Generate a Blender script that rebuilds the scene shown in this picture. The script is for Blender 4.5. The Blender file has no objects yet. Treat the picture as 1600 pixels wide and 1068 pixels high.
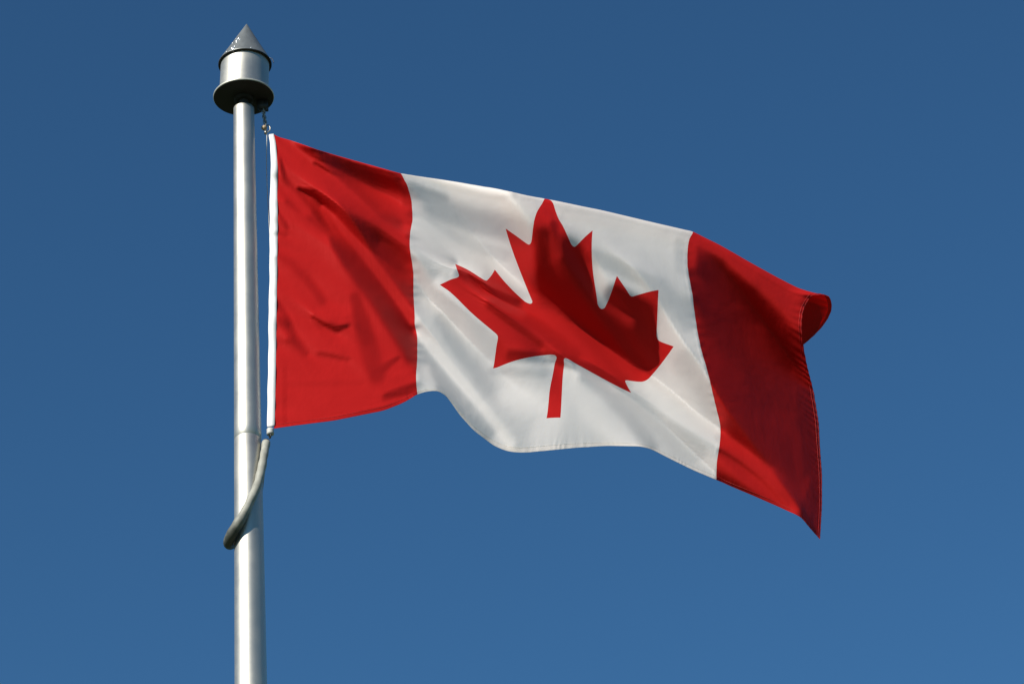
import bpy, bmesh, math, random
import numpy as np
from mathutils import Vector, Matrix
from mathutils.geometry import delaunay_2d_cdt

# ---------------------------------------------------------------- camera, sky, sun, exposure
scene = bpy.context.scene
col = scene.collection
R = math.radians
PITCH, ROLL = R(31.5), R(-3.975)
cam_data = bpy.data.cameras.new('camera')
cam_data.sensor_width = 36.0
cam_data.lens = 100.0
cam_data.clip_end = 20000
cam = bpy.data.objects.new('camera', cam_data)
col.objects.link(cam)
F = Vector((0, math.cos(PITCH), math.sin(PITCH)))
R0, U0 = Vector((1, 0, 0)), Vector((0, -math.sin(PITCH), math.cos(PITCH)))
cr, sr = math.cos(ROLL), math.sin(ROLL)
RX, UX = R0 * cr + U0 * sr, -R0 * sr + U0 * cr
M = Matrix((RX, UX, -F)).transposed().to_4x4()
M.translation = (0, 0, 1.6)
cam.matrix_world = M
scene.camera = cam

SUN_AZ, SUN_EL = R(38), R(32)           # sun to the left behind the photographer
sun_dir = Vector((-math.sin(SUN_AZ) * math.cos(SUN_EL), -math.cos(SUN_AZ) * math.cos(SUN_EL), math.sin(SUN_EL)))
world = bpy.data.worlds.new('World')
scene.world = world
world.use_nodes = True
wn = world.node_tree
sky = wn.nodes.new('ShaderNodeTexSky')
sky.sky_type = 'NISHITA'
sky.sun_disc = False
sky.sun_elevation = SUN_EL
sky.sun_rotation = math.pi + SUN_AZ
sky.altitude = 0
sky.air_density = 1.0
sky.dust_density = 0.0
sky.ozone_density = 10.0
bg = wn.nodes['Background']
bg.inputs['Strength'].default_value = 0.071
tint = wn.nodes.new('ShaderNodeMix')            # deep autumn blue
tint.data_type = 'RGBA'
tint.blend_type = 'MULTIPLY'
tint.inputs['Factor'].default_value = 1.0
tint.inputs[7].default_value = (0.83, 1.10, 1.03, 1)
wn.links.new(sky.outputs['Color'], tint.inputs[6])
wn.links.new(tint.outputs[2], bg.inputs['Color'])
sun_data = bpy.data.lights.new('sun', 'SUN')
sun_data.energy = 5.0
sun_data.angle = R(0.53)
sun_data.color = (1.0, 0.95, 0.86)
sun = bpy.data.objects.new('sun', sun_data)
sun.rotation_euler = sun_dir.to_track_quat('Z', 'Y').to_euler()
sun.location = (-6, -8, 12)
col.objects.link(sun)
scene.view_settings.view_transform = 'Standard'
scene.view_settings.look = 'None'
scene.view_settings.exposure = 0.25
scene.view_settings.gamma = 1.0

# ---------------------------------------------------------------- helpers
def material(name):
    m = bpy.data.materials.new(name)
    m.use_nodes = True
    nt = m.node_tree
    return m, nt, nt.nodes['Principled BSDF']

def add(nt, kind, **inp):
    n = nt.nodes.new(kind)
    for k, v in inp.items():
        n.inputs[k].default_value = v
    return n

def link_mesh(name, bm, mat, parent=None, smooth=True):
    me = bpy.data.meshes.new(name)
    bmesh.ops.recalc_face_normals(bm, faces=bm.faces[:])
    bm.to_mesh(me)
    bm.free()
    me.materials.append(mat)
    for p in me.polygons:
        p.use_smooth = smooth
    o = bpy.data.objects.new(name, me)
    col.objects.link(o)
    if parent:
        o.parent = parent
        o.matrix_parent_inverse = parent.matrix_world.inverted()
    return o

def tag(o, label=None, category=None, kind=None, group=None):
    for k, v in (('label', label), ('category', category), ('kind', kind), ('group', group)):
        if v:
            o[k] = v
    return o

def empty(name, loc):
    o = bpy.data.objects.new(name, None)
    o.empty_display_size = 0.1
    o.location = loc
    o.matrix_world = Matrix.Translation(loc)
    col.objects.link(o)
    return o

def lathe(bm, profile, cx, cy, seg=96):
    """profile: list of (radius, z); sharp corners are doubled by the caller"""
    rings = []
    for r, z in profile:
        if r < 1e-6:
            rings.append([bm.verts.new((cx, cy, z))])
        else:
            rings.append([bm.verts.new((cx + r * math.cos(2 * math.pi * i / seg), cy + r * math.sin(2 * math.pi * i / seg), z)) for i in range(seg)])
    for a, b in zip(rings[:-1], rings[1:]):
        if len(a) == 1 and len(b) == 1:
            continue
        for i in range(seg):
            j = (i + 1) % seg
            if len(a) == 1:
                bm.faces.new((a[0], b[i], b[j]))
            elif len(b) == 1:
                bm.faces.new((a[i], b[0], a[j]))
            else:
                bm.faces.new((a[i], b[i], b[j], a[j]))

def tube(bm, pts, radii, seg=16, squash=None):
    pts = [Vector(p) for p in pts]
    n = len(pts)
    if not hasattr(radii, '__len__'):
        radii = [radii] * n
    prev = None
    rings = []
    for i, p in enumerate(pts):
        t = (pts[min(i + 1, n - 1)] - pts[max(i - 1, 0)]).normalized()
        if prev is None:
            a = t.orthogonal().normalized()
        else:
            a = (prev - t * prev.dot(t)).normalized()
        prev = a
        b = t.cross(a)
        rings.append([bm.verts.new(p + (a * math.cos(2 * math.pi * k / seg) + b * math.sin(2 * math.pi * k / seg)) * radii[i]) for k in range(seg)])
    for r0, r1 in zip(rings[:-1], rings[1:]):
        for k in range(seg):
            bm.faces.new((r0[k], r0[(k + 1) % seg], r1[(k + 1) % seg], r1[k]))
    bm.faces.new(rings[0][::-1])
    bm.faces.new(rings[-1])

def spline(pts, n):
    P = np.array(pts, float)
    d = np.r_[0, np.cumsum(np.linalg.norm(np.diff(P, axis=0), axis=1))]
    t = np.linspace(0, d[-1], n)
    i = np.clip(np.searchsorted(d, t, side='right') - 1, 0, len(P) - 2)
    f = ((t - d[i]) / (d[i + 1] - d[i]))[:, None]
    Q = np.vstack([2 * P[0] - P[1], P, 2 * P[-1] - P[-2]])
    p0, p1, p2, p3 = Q[i], Q[i + 1], Q[i + 2], Q[i + 3]
    return .5 * (2 * p1 + (p2 - p0) * f + (2 * p0 - 5 * p1 + 4 * p2 - p3) * f ** 2 + (3 * p1 - p0 - 3 * p2 + p3) * f ** 3)

def torus(bm, c, axis, R1, r, seg=20, sub=8):
    c, axis = Vector(c), Vector(axis).normalized()
    a = axis.orthogonal().normalized()
    b = axis.cross(a)
    rings = []
    for i in range(seg):
        th = 2 * math.pi * i / seg
        d = a * math.cos(th) + b * math.sin(th)
        rings.append([bm.verts.new(c + d * (R1 + r * math.cos(2 * math.pi * k / sub)) + axis * r * math.sin(2 * math.pi * k / sub)) for k in range(sub)])
    for i in range(seg):
        for k in range(sub):
            bm.faces.new((rings[i][k], rings[(i + 1) % seg][k], rings[(i + 1) % seg][(k + 1) % sub], rings[i][(k + 1) % sub]))

# ---------------------------------------------------------------- materials
def metal(name, base, rough, metallic, streak=0.06, dirt=0.0):
    m, nt, b = material(name)
    b.inputs['Metallic'].default_value = metallic
    tc = nt.nodes.new('ShaderNodeTexCoord')
    mp = add(nt, 'ShaderNodeMapping')
    mp.inputs['Scale'].default_value = (60, 60, 1.2)
    no = add(nt, 'ShaderNodeTexNoise', Scale=1.0, Detail=6.0, Roughness=0.6)
    nt.links.new(tc.outputs['Object'], mp.inputs['Vector'])
    nt.links.new(mp.outputs['Vector'], no.inputs['Vector'])
    n2 = add(nt, 'ShaderNodeTexNoise', Scale=9.0, Detail=8.0, Roughness=0.65)
    nt.links.new(tc.outputs['Object'], n2.inputs['Vector'])
    mixn = nt.nodes.new('ShaderNodeMath'); mixn.operation = 'ADD'
    nt.links.new(no.outputs['Fac'], mixn.inputs[0]); nt.links.new(n2.outputs['Fac'], mixn.inputs[1])
    cr_ = nt.nodes.new('ShaderNodeValToRGB')
    cr_.color_ramp.elements[0].position = 0.35
    cr_.color_ramp.elements[0].color = tuple(c * (1 - streak * 2) for c in base) + (1,)
    cr_.color_ramp.elements[1].position = 0.65
    cr_.color_ramp.elements[1].color = tuple(base) + (1,)
    hm = nt.nodes.new('ShaderNodeMath'); hm.operation = 'MULTIPLY'; hm.inputs[1].default_value = 0.5
    nt.links.new(mixn.outputs[0], hm.inputs[0]); nt.links.new(hm.outputs[0], cr_.inputs['Fac'])
    nt.links.new(cr_.outputs['Color'], b.inputs['Base Color'])
    mr = add(nt, 'ShaderNodeMapRange')
    mr.inputs['From Min'].default_value = .3; mr.inputs['From Max'].default_value = .7
    mr.inputs['To Min'].default_value = rough - .05; mr.inputs['To Max'].default_value = rough + .05
    nt.links.new(n2.outputs['Fac'], mr.inputs['Value'])
    nt.links.new(mr.outputs['Result'], b.inputs['Roughness'])
    return m

def plain(name, base, rough, var=0.15, scale=40.0, metallic=0.0):
    m, nt, b = material(name)
    tc = nt.nodes.new('ShaderNodeTexCoord')
    no = add(nt, 'ShaderNodeTexNoise', Scale=scale, Detail=6.0, Roughness=0.6)
    nt.links.new(tc.outputs['Object'], no.inputs['Vector'])
    cr_ = nt.nodes.new('ShaderNodeValToRGB')
    cr_.color_ramp.elements[0].position = 0.3
    cr_.color_ramp.elements[0].color = tuple(c * (1 - var) for c in base) + (1,)
    cr_.color_ramp.elements[1].position = 0.7
    cr_.color_ramp.elements[1].color = tuple(min(1, c * (1 + var * .5)) for c in base) + (1,)
    nt.links.new(no.outputs['Fac'], cr_.inputs['Fac'])
    nt.links.new(cr_.outputs['Color'], b.inputs['Base Color'])
    b.inputs['Roughness'].default_value = rough
    b.inputs['Metallic'].default_value = metallic
    return m

def cloth(name, base, through, trans, rough=0.5, spec=0.35):
    """thin nylon: reflects on the lit side, lets light through"""
    m, nt, b = material(name)
    b.inputs['Base Color'].default_value = tuple(base) + (1,)
    b.inputs['Roughness'].default_value = rough
    b.inputs['Specular IOR Level'].default_value = spec
    tr = nt.nodes.new('ShaderNodeBsdfTranslucent')
    tr.inputs['Color'].default_value = tuple(through) + (1,)
    mx = nt.nodes.new('ShaderNodeMixShader')
    mx.inputs['Fac'].default_value = trans
    nt.links.new(b.outputs['BSDF'], mx.inputs[1])
    nt.links.new(tr.outputs['BSDF'], mx.inputs[2])
    nt.links.new(mx.outputs['Shader'], nt.nodes['Material Output'].inputs['Surface'])
    # light crinkle of the fabric and weave
    uv = nt.nodes.new('ShaderNodeUVMap'); uv.uv_map = 'cloth'
    n1 = add(nt, 'ShaderNodeTexNoise', Scale=6.0, Detail=4.0, Roughness=0.5, Distortion=0.25)
    nt.links.new(uv.outputs['UV'], n1.inputs['Vector'])
    n2 = add(nt, 'ShaderNodeTexNoise', Scale=260.0, Detail=2.0)
    nt.links.new(uv.outputs['UV'], n2.inputs['Vector'])
    b1 = nt.nodes.new('ShaderNodeBump'); b1.inputs['Strength'].default_value = 1.0; b1.inputs['Distance'].default_value = CRINKLE
    nt.links.new(n1.outputs['Fac'], b1.inputs['Height'])
    b2 = nt.nodes.new('ShaderNodeBump'); b2.inputs['Strength'].default_value = 1.0; b2.inputs['Distance'].default_value = 0.00015
    nt.links.new(n2.outputs['Fac'], b2.inputs['Height'])
    nt.links.new(b1.outputs['Normal'], b2.inputs['Normal'])
    for sh in (b, tr):
        nt.links.new(b2.outputs['Normal'], sh.inputs['Normal'])
    return m
CRINKLE = 0.0042

M_POLE = metal('satin_aluminium', (.59, .565, .50), .51, .93, .07)
M_DRUM = metal('drum_aluminium', (.57, .55, .485), .51, .93, .08)
M_CONE = metal('galvanised_sheet', (.35, .365, .345), .42, .7, .16)
M_RIM = metal('rim_metal', (.62, .61, .53), .5, .5, .12)
M_BLACK = plain('matte_black', (.012, .012, .011), .8)  # plain black for the disc's underside and the cone's overhang
M_DARK = plain('dark_casting', (.035, .035, .033), .5, .3)
M_STEEL = metal('chain_steel', (.45, .43, .38), .4, .9, .2)
M_BALL = plain('worn_resin', (.50, .36, .22), .5, .35, 60)
M_HOSE = plain('weathered_hose', (.34, .335, .285), .6, .3, 26)
nt = M_HOSE.node_tree                                    # grime gathered at the low bend
hb = nt.nodes['Principled BSDF']
old = hb.inputs['Base Color'].links[0].from_socket
geo = nt.nodes.new('ShaderNodeNewGeometry')
sep = nt.nodes.new('ShaderNodeSeparateXYZ'); nt.links.new(geo.outputs['Position'], sep.inputs['Vector'])
gn_ = add(nt, 'ShaderNodeTexNoise', Scale=28.0, Detail=4.0); nt.links.new(geo.outputs['Position'], gn_.inputs['Vector'])
ma = nt.nodes.new('ShaderNodeMath'); ma.operation = 'MULTIPLY_ADD'; ma.inputs[1].default_value = .09
nt.links.new(gn_.outputs['Fac'], ma.inputs[0]); nt.links.new(sep.outputs['Z'], ma.inputs[2])
mr_ = add(nt, 'ShaderNodeMapRange'); mr_.inputs['From Min'].default_value = 5.965; mr_.inputs['From Max'].default_value = 6.03
nt.links.new(ma.outputs[0], mr_.inputs['Value'])
mx_ = nt.nodes.new('ShaderNodeMix'); mx_.data_type = 'RGBA'; mx_.inputs[6].default_value = (.045, .05, .04, 1)
nt.links.new(mr_.outputs['Result'], mx_.inputs['Factor']); nt.links.new(old, mx_.inputs[7]); nt.links.new(mx_.outputs[2], hb.inputs['Base Color'])
M_ROPE = plain('pale_rope', (.55, .54, .50), .8, .2, 200)
M_TAPE = plain('white_tape', (.50, .50, .47), .6, .1, 60)
M_RED = cloth('red_nylon', (.56, .016, .015), (.85, .001, .001), .24, .5, .08)
M_LEAF = M_RED
M_WHITE = cloth('white_nylon', (.87, .805, .765), (.92, .87, .80), .36, .6, .2)
M_HEAD = plain('header_canvas', (.80, .80, .79), .8, .04, 80)
M_THREADR = plain('red_thread', (.5, .03, .03), .6, .1, 200)
M_THREADW = plain('white_thread', (.85, .84, .80), .6, .05, 200)
gm, gnt, gb = material('grass_ground')
gn = add(gnt, 'ShaderNodeTexNoise', Scale=0.6, Detail=8.0)
gr = gnt.nodes.new('ShaderNodeValToRGB')
gr.color_ramp.elements[0].color = (.035, .055, .018, 1)
gr.color_ramp.elements[1].color = (.08, .10, .04, 1)
gnt.links.new(gn.outputs['Fac'], gr.inputs['Fac'])
gnt.links.new(gr.outputs['Color'], gb.inputs['Base Color'])
gb.inputs['Roughness'].default_value = .95

# ---------------------------------------------------------------- ground
bm = bmesh.new()
bmesh.ops.create_grid(bm, x_segments=8, y_segments=8, size=4000)
tag(link_mesh('ground', bm, gm), kind='structure')

# ---------------------------------------------------------------- flagpole
PX, PY = -0.8945, 8.1638
POLE_TOP = 7.652
def pole_r(z):
    return 0.0367 + (POLE_TOP - z) * 0.0064
pole = empty('flagpole', (PX, PY, 0))
tag(pole, 'tapered satin aluminium flagpole with a drum and cone cap on top', 'flagpole')
bm = bmesh.new()
prof = [(0, 0.0), (pole_r(0), 0.0)]
for z in np.linspace(0.1, 6.292, 24):
    prof.append((pole_r(z), z))
prof += [(pole_r(6.295) - .0012, 6.2945), (pole_r(6.295) - .0012, 6.2975), (pole_r(6.3) + .0004, 6.2995)]
for z in np.linspace(6.33, POLE_TOP - .012, 12):
    prof.append((pole_r(z), z))
prof += [(.0367, POLE_TOP - .0025), (.0358, POLE_TOP - .0006), (.0342, POLE_TOP), (0, POLE_TOP)]
lathe(bm, prof, PX, PY)
link_mesh('shaft', bm, M_POLE, pole)
bm = bmesh.new()
lathe(bm, [(0.017, POLE_TOP - .003), (.017, 7.6935)], PX, PY, 32)
link_mesh('spindle', bm, M_DARK, pole)
DZ = 7.698
bm = bmesh.new()
lathe(bm, [(0, DZ - .001), (.104, DZ - .001), (.1068, DZ - .0002), (.1068, DZ + .0012)], PX, PY, 128)
lathe(bm, [(.034, DZ - .0016), (.034, DZ - .012), (.030, DZ - .015), (0.017, DZ - .015)], PX, PY, 48)
link_mesh('underplate', bm, M_BLACK, pole)
bm = bmesh.new()
lathe(bm, [(.1068, DZ + .001), (.1085, DZ + .0022), (.1087, DZ + .006), (.1070, DZ + .0085), (.088, DZ + .0105), (.0, DZ + .0105)], PX, PY, 128)
link_mesh('disc_rim', bm, M_RIM, pole)
bm = bmesh.new()
CZ = 7.846
lathe(bm, [(.0885, DZ + .0107), (.0885, DZ + .016), (.0872, DZ + .0172), (.0868, DZ + .020), (.0868, CZ - .012), (.0868, CZ + .001)], PX, PY, 128)
link_mesh('drum', bm, M_DRUM, pole)
APEX = 8.032
cone = None
bm = bmesh.new()
lathe(bm, [(.0956, CZ + .0008), (.0958, CZ + .0016), (.0945, CZ + .0042), (.060, CZ + (.0956 - .060) / .0956 * (APEX - CZ)), (.03, CZ + (.0956 - .03) / .0956 * (APEX - CZ)), (.003, APEX - .006), (0, APEX - .002)], PX, PY, 128)
cone = link_mesh('cone_cap', bm, M_CONE, pole)
bm = bmesh.new()
lathe(bm, [(.0952, CZ + .0006), (.0958, CZ - .0022), (.0945, CZ - .0034), (.0900, CZ - .0022), (.0872, CZ + .0010)], PX, PY, 128)
link_mesh('cap_underside', bm, M_BLACK, pole)  # underside of the cone's overhang, its shade put in as black colour
# small pale beads in runs on the cone, rivets at its rim, a bent wire on the right
def cone_pt(px_off, h, out=.0):
    """surface point of the cone at sideways offset px_off and height fraction h, camera side"""
    r = .0956 * (1 - h)
    x = max(-r * .98, min(r * .98, px_off))
    y = -math.sqrt(max(0, r * r - x * x))
    k = (r + out) / r
    return Vector((PX + x * k, PY + y * k, CZ + h * (APEX - CZ)))
rng = random.Random(4)
runs = [(-.018, .43, .0028), (-.0205, .40, .0032), (-.024, .36, .0026), (-.0255, .33, .0028), (-.027, .30, .0022), (-.0285, .12, .0030), (-.030, .07, .0036), (-.031, .03, .0040),
        (-.040, .10, .0022), (-.042, .34, .0018), (-.030, .46, .0016), (-.014, .38, .0018), (-.060, .08, .0016)]
M_PALE = plain('pale_metal', (.82, .82, .80), .25, .05, 90, .6)
for x, h, s in runs:
    bm = bmesh.new()
    mat = Matrix.Translation(cone_pt(x, h)) @ Matrix.Rotation(rng.random() * 3, 4, 'Z') @ Matrix.Diagonal((s * 1.35, s * .9, s * (1.6 + rng.random()), 1))
    bmesh.ops.create_icosphere(bm, subdivisions=2, radius=1, matrix=mat)
    link_mesh('pale_bead', bm, M_PALE, cone)
for ang in (R(-12), R(-70), R(-128), R(170), R(110), R(50)):
    bm = bmesh.new()
    bmesh.ops.create_icosphere(bm, subdivisions=2, radius=.0028, matrix=Matrix.Translation((PX + .0935 * math.cos(ang), PY + .0935 * math.sin(ang), CZ + .006)))
    link_mesh('rivet', bm, M_PALE, cone)
bm = bmesh.new()
tube(bm, spline([(PX + .090, PY - .02, CZ + .006), (PX + .099, PY - .024, CZ + .001), (PX + .104, PY - .026, CZ - .010), (PX + .1075, PY - .028, CZ - .022)], 14), .0011, 8)
link_mesh('bent_wire', bm, M_DARK, cone)
# halyard truck under the disc
bm = bmesh.new()
TX, TY = PX + .062, PY + .028
for s in (-1, 1):
    bmesh.ops.create_cube(bm, size=1, matrix=Matrix.Translation((TX + .002, TY + s * .010, DZ - .020)) @ Matrix.Diagonal((.040, .004, .038, 1)))
bmesh.ops.bevel(bm, geom=bm.edges[:], offset=.0012, segments=2, affect='EDGES')
link_mesh('pulley_bracket', bm, M_DARK, pole)
bm = bmesh.new()
torus(bm, (TX + .002, TY, DZ - .027), (0, 1, 0), .013, .005, 24, 10)
link_mesh('pulley_wheel', bm, M_DARK, pole)

# the head leans a little towards the flag
for o in list(pole.children) + list(cone.children):
    if o.name.split('.')[0] in ('disc_rim', 'underplate', 'drum', 'cone_cap', 'cap_underside', 'pale_bead', 'rivet', 'bent_wire'):
        for v in o.data.vertices:
            v.co.x += max(0, v.co.z - 7.70) * .042

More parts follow.
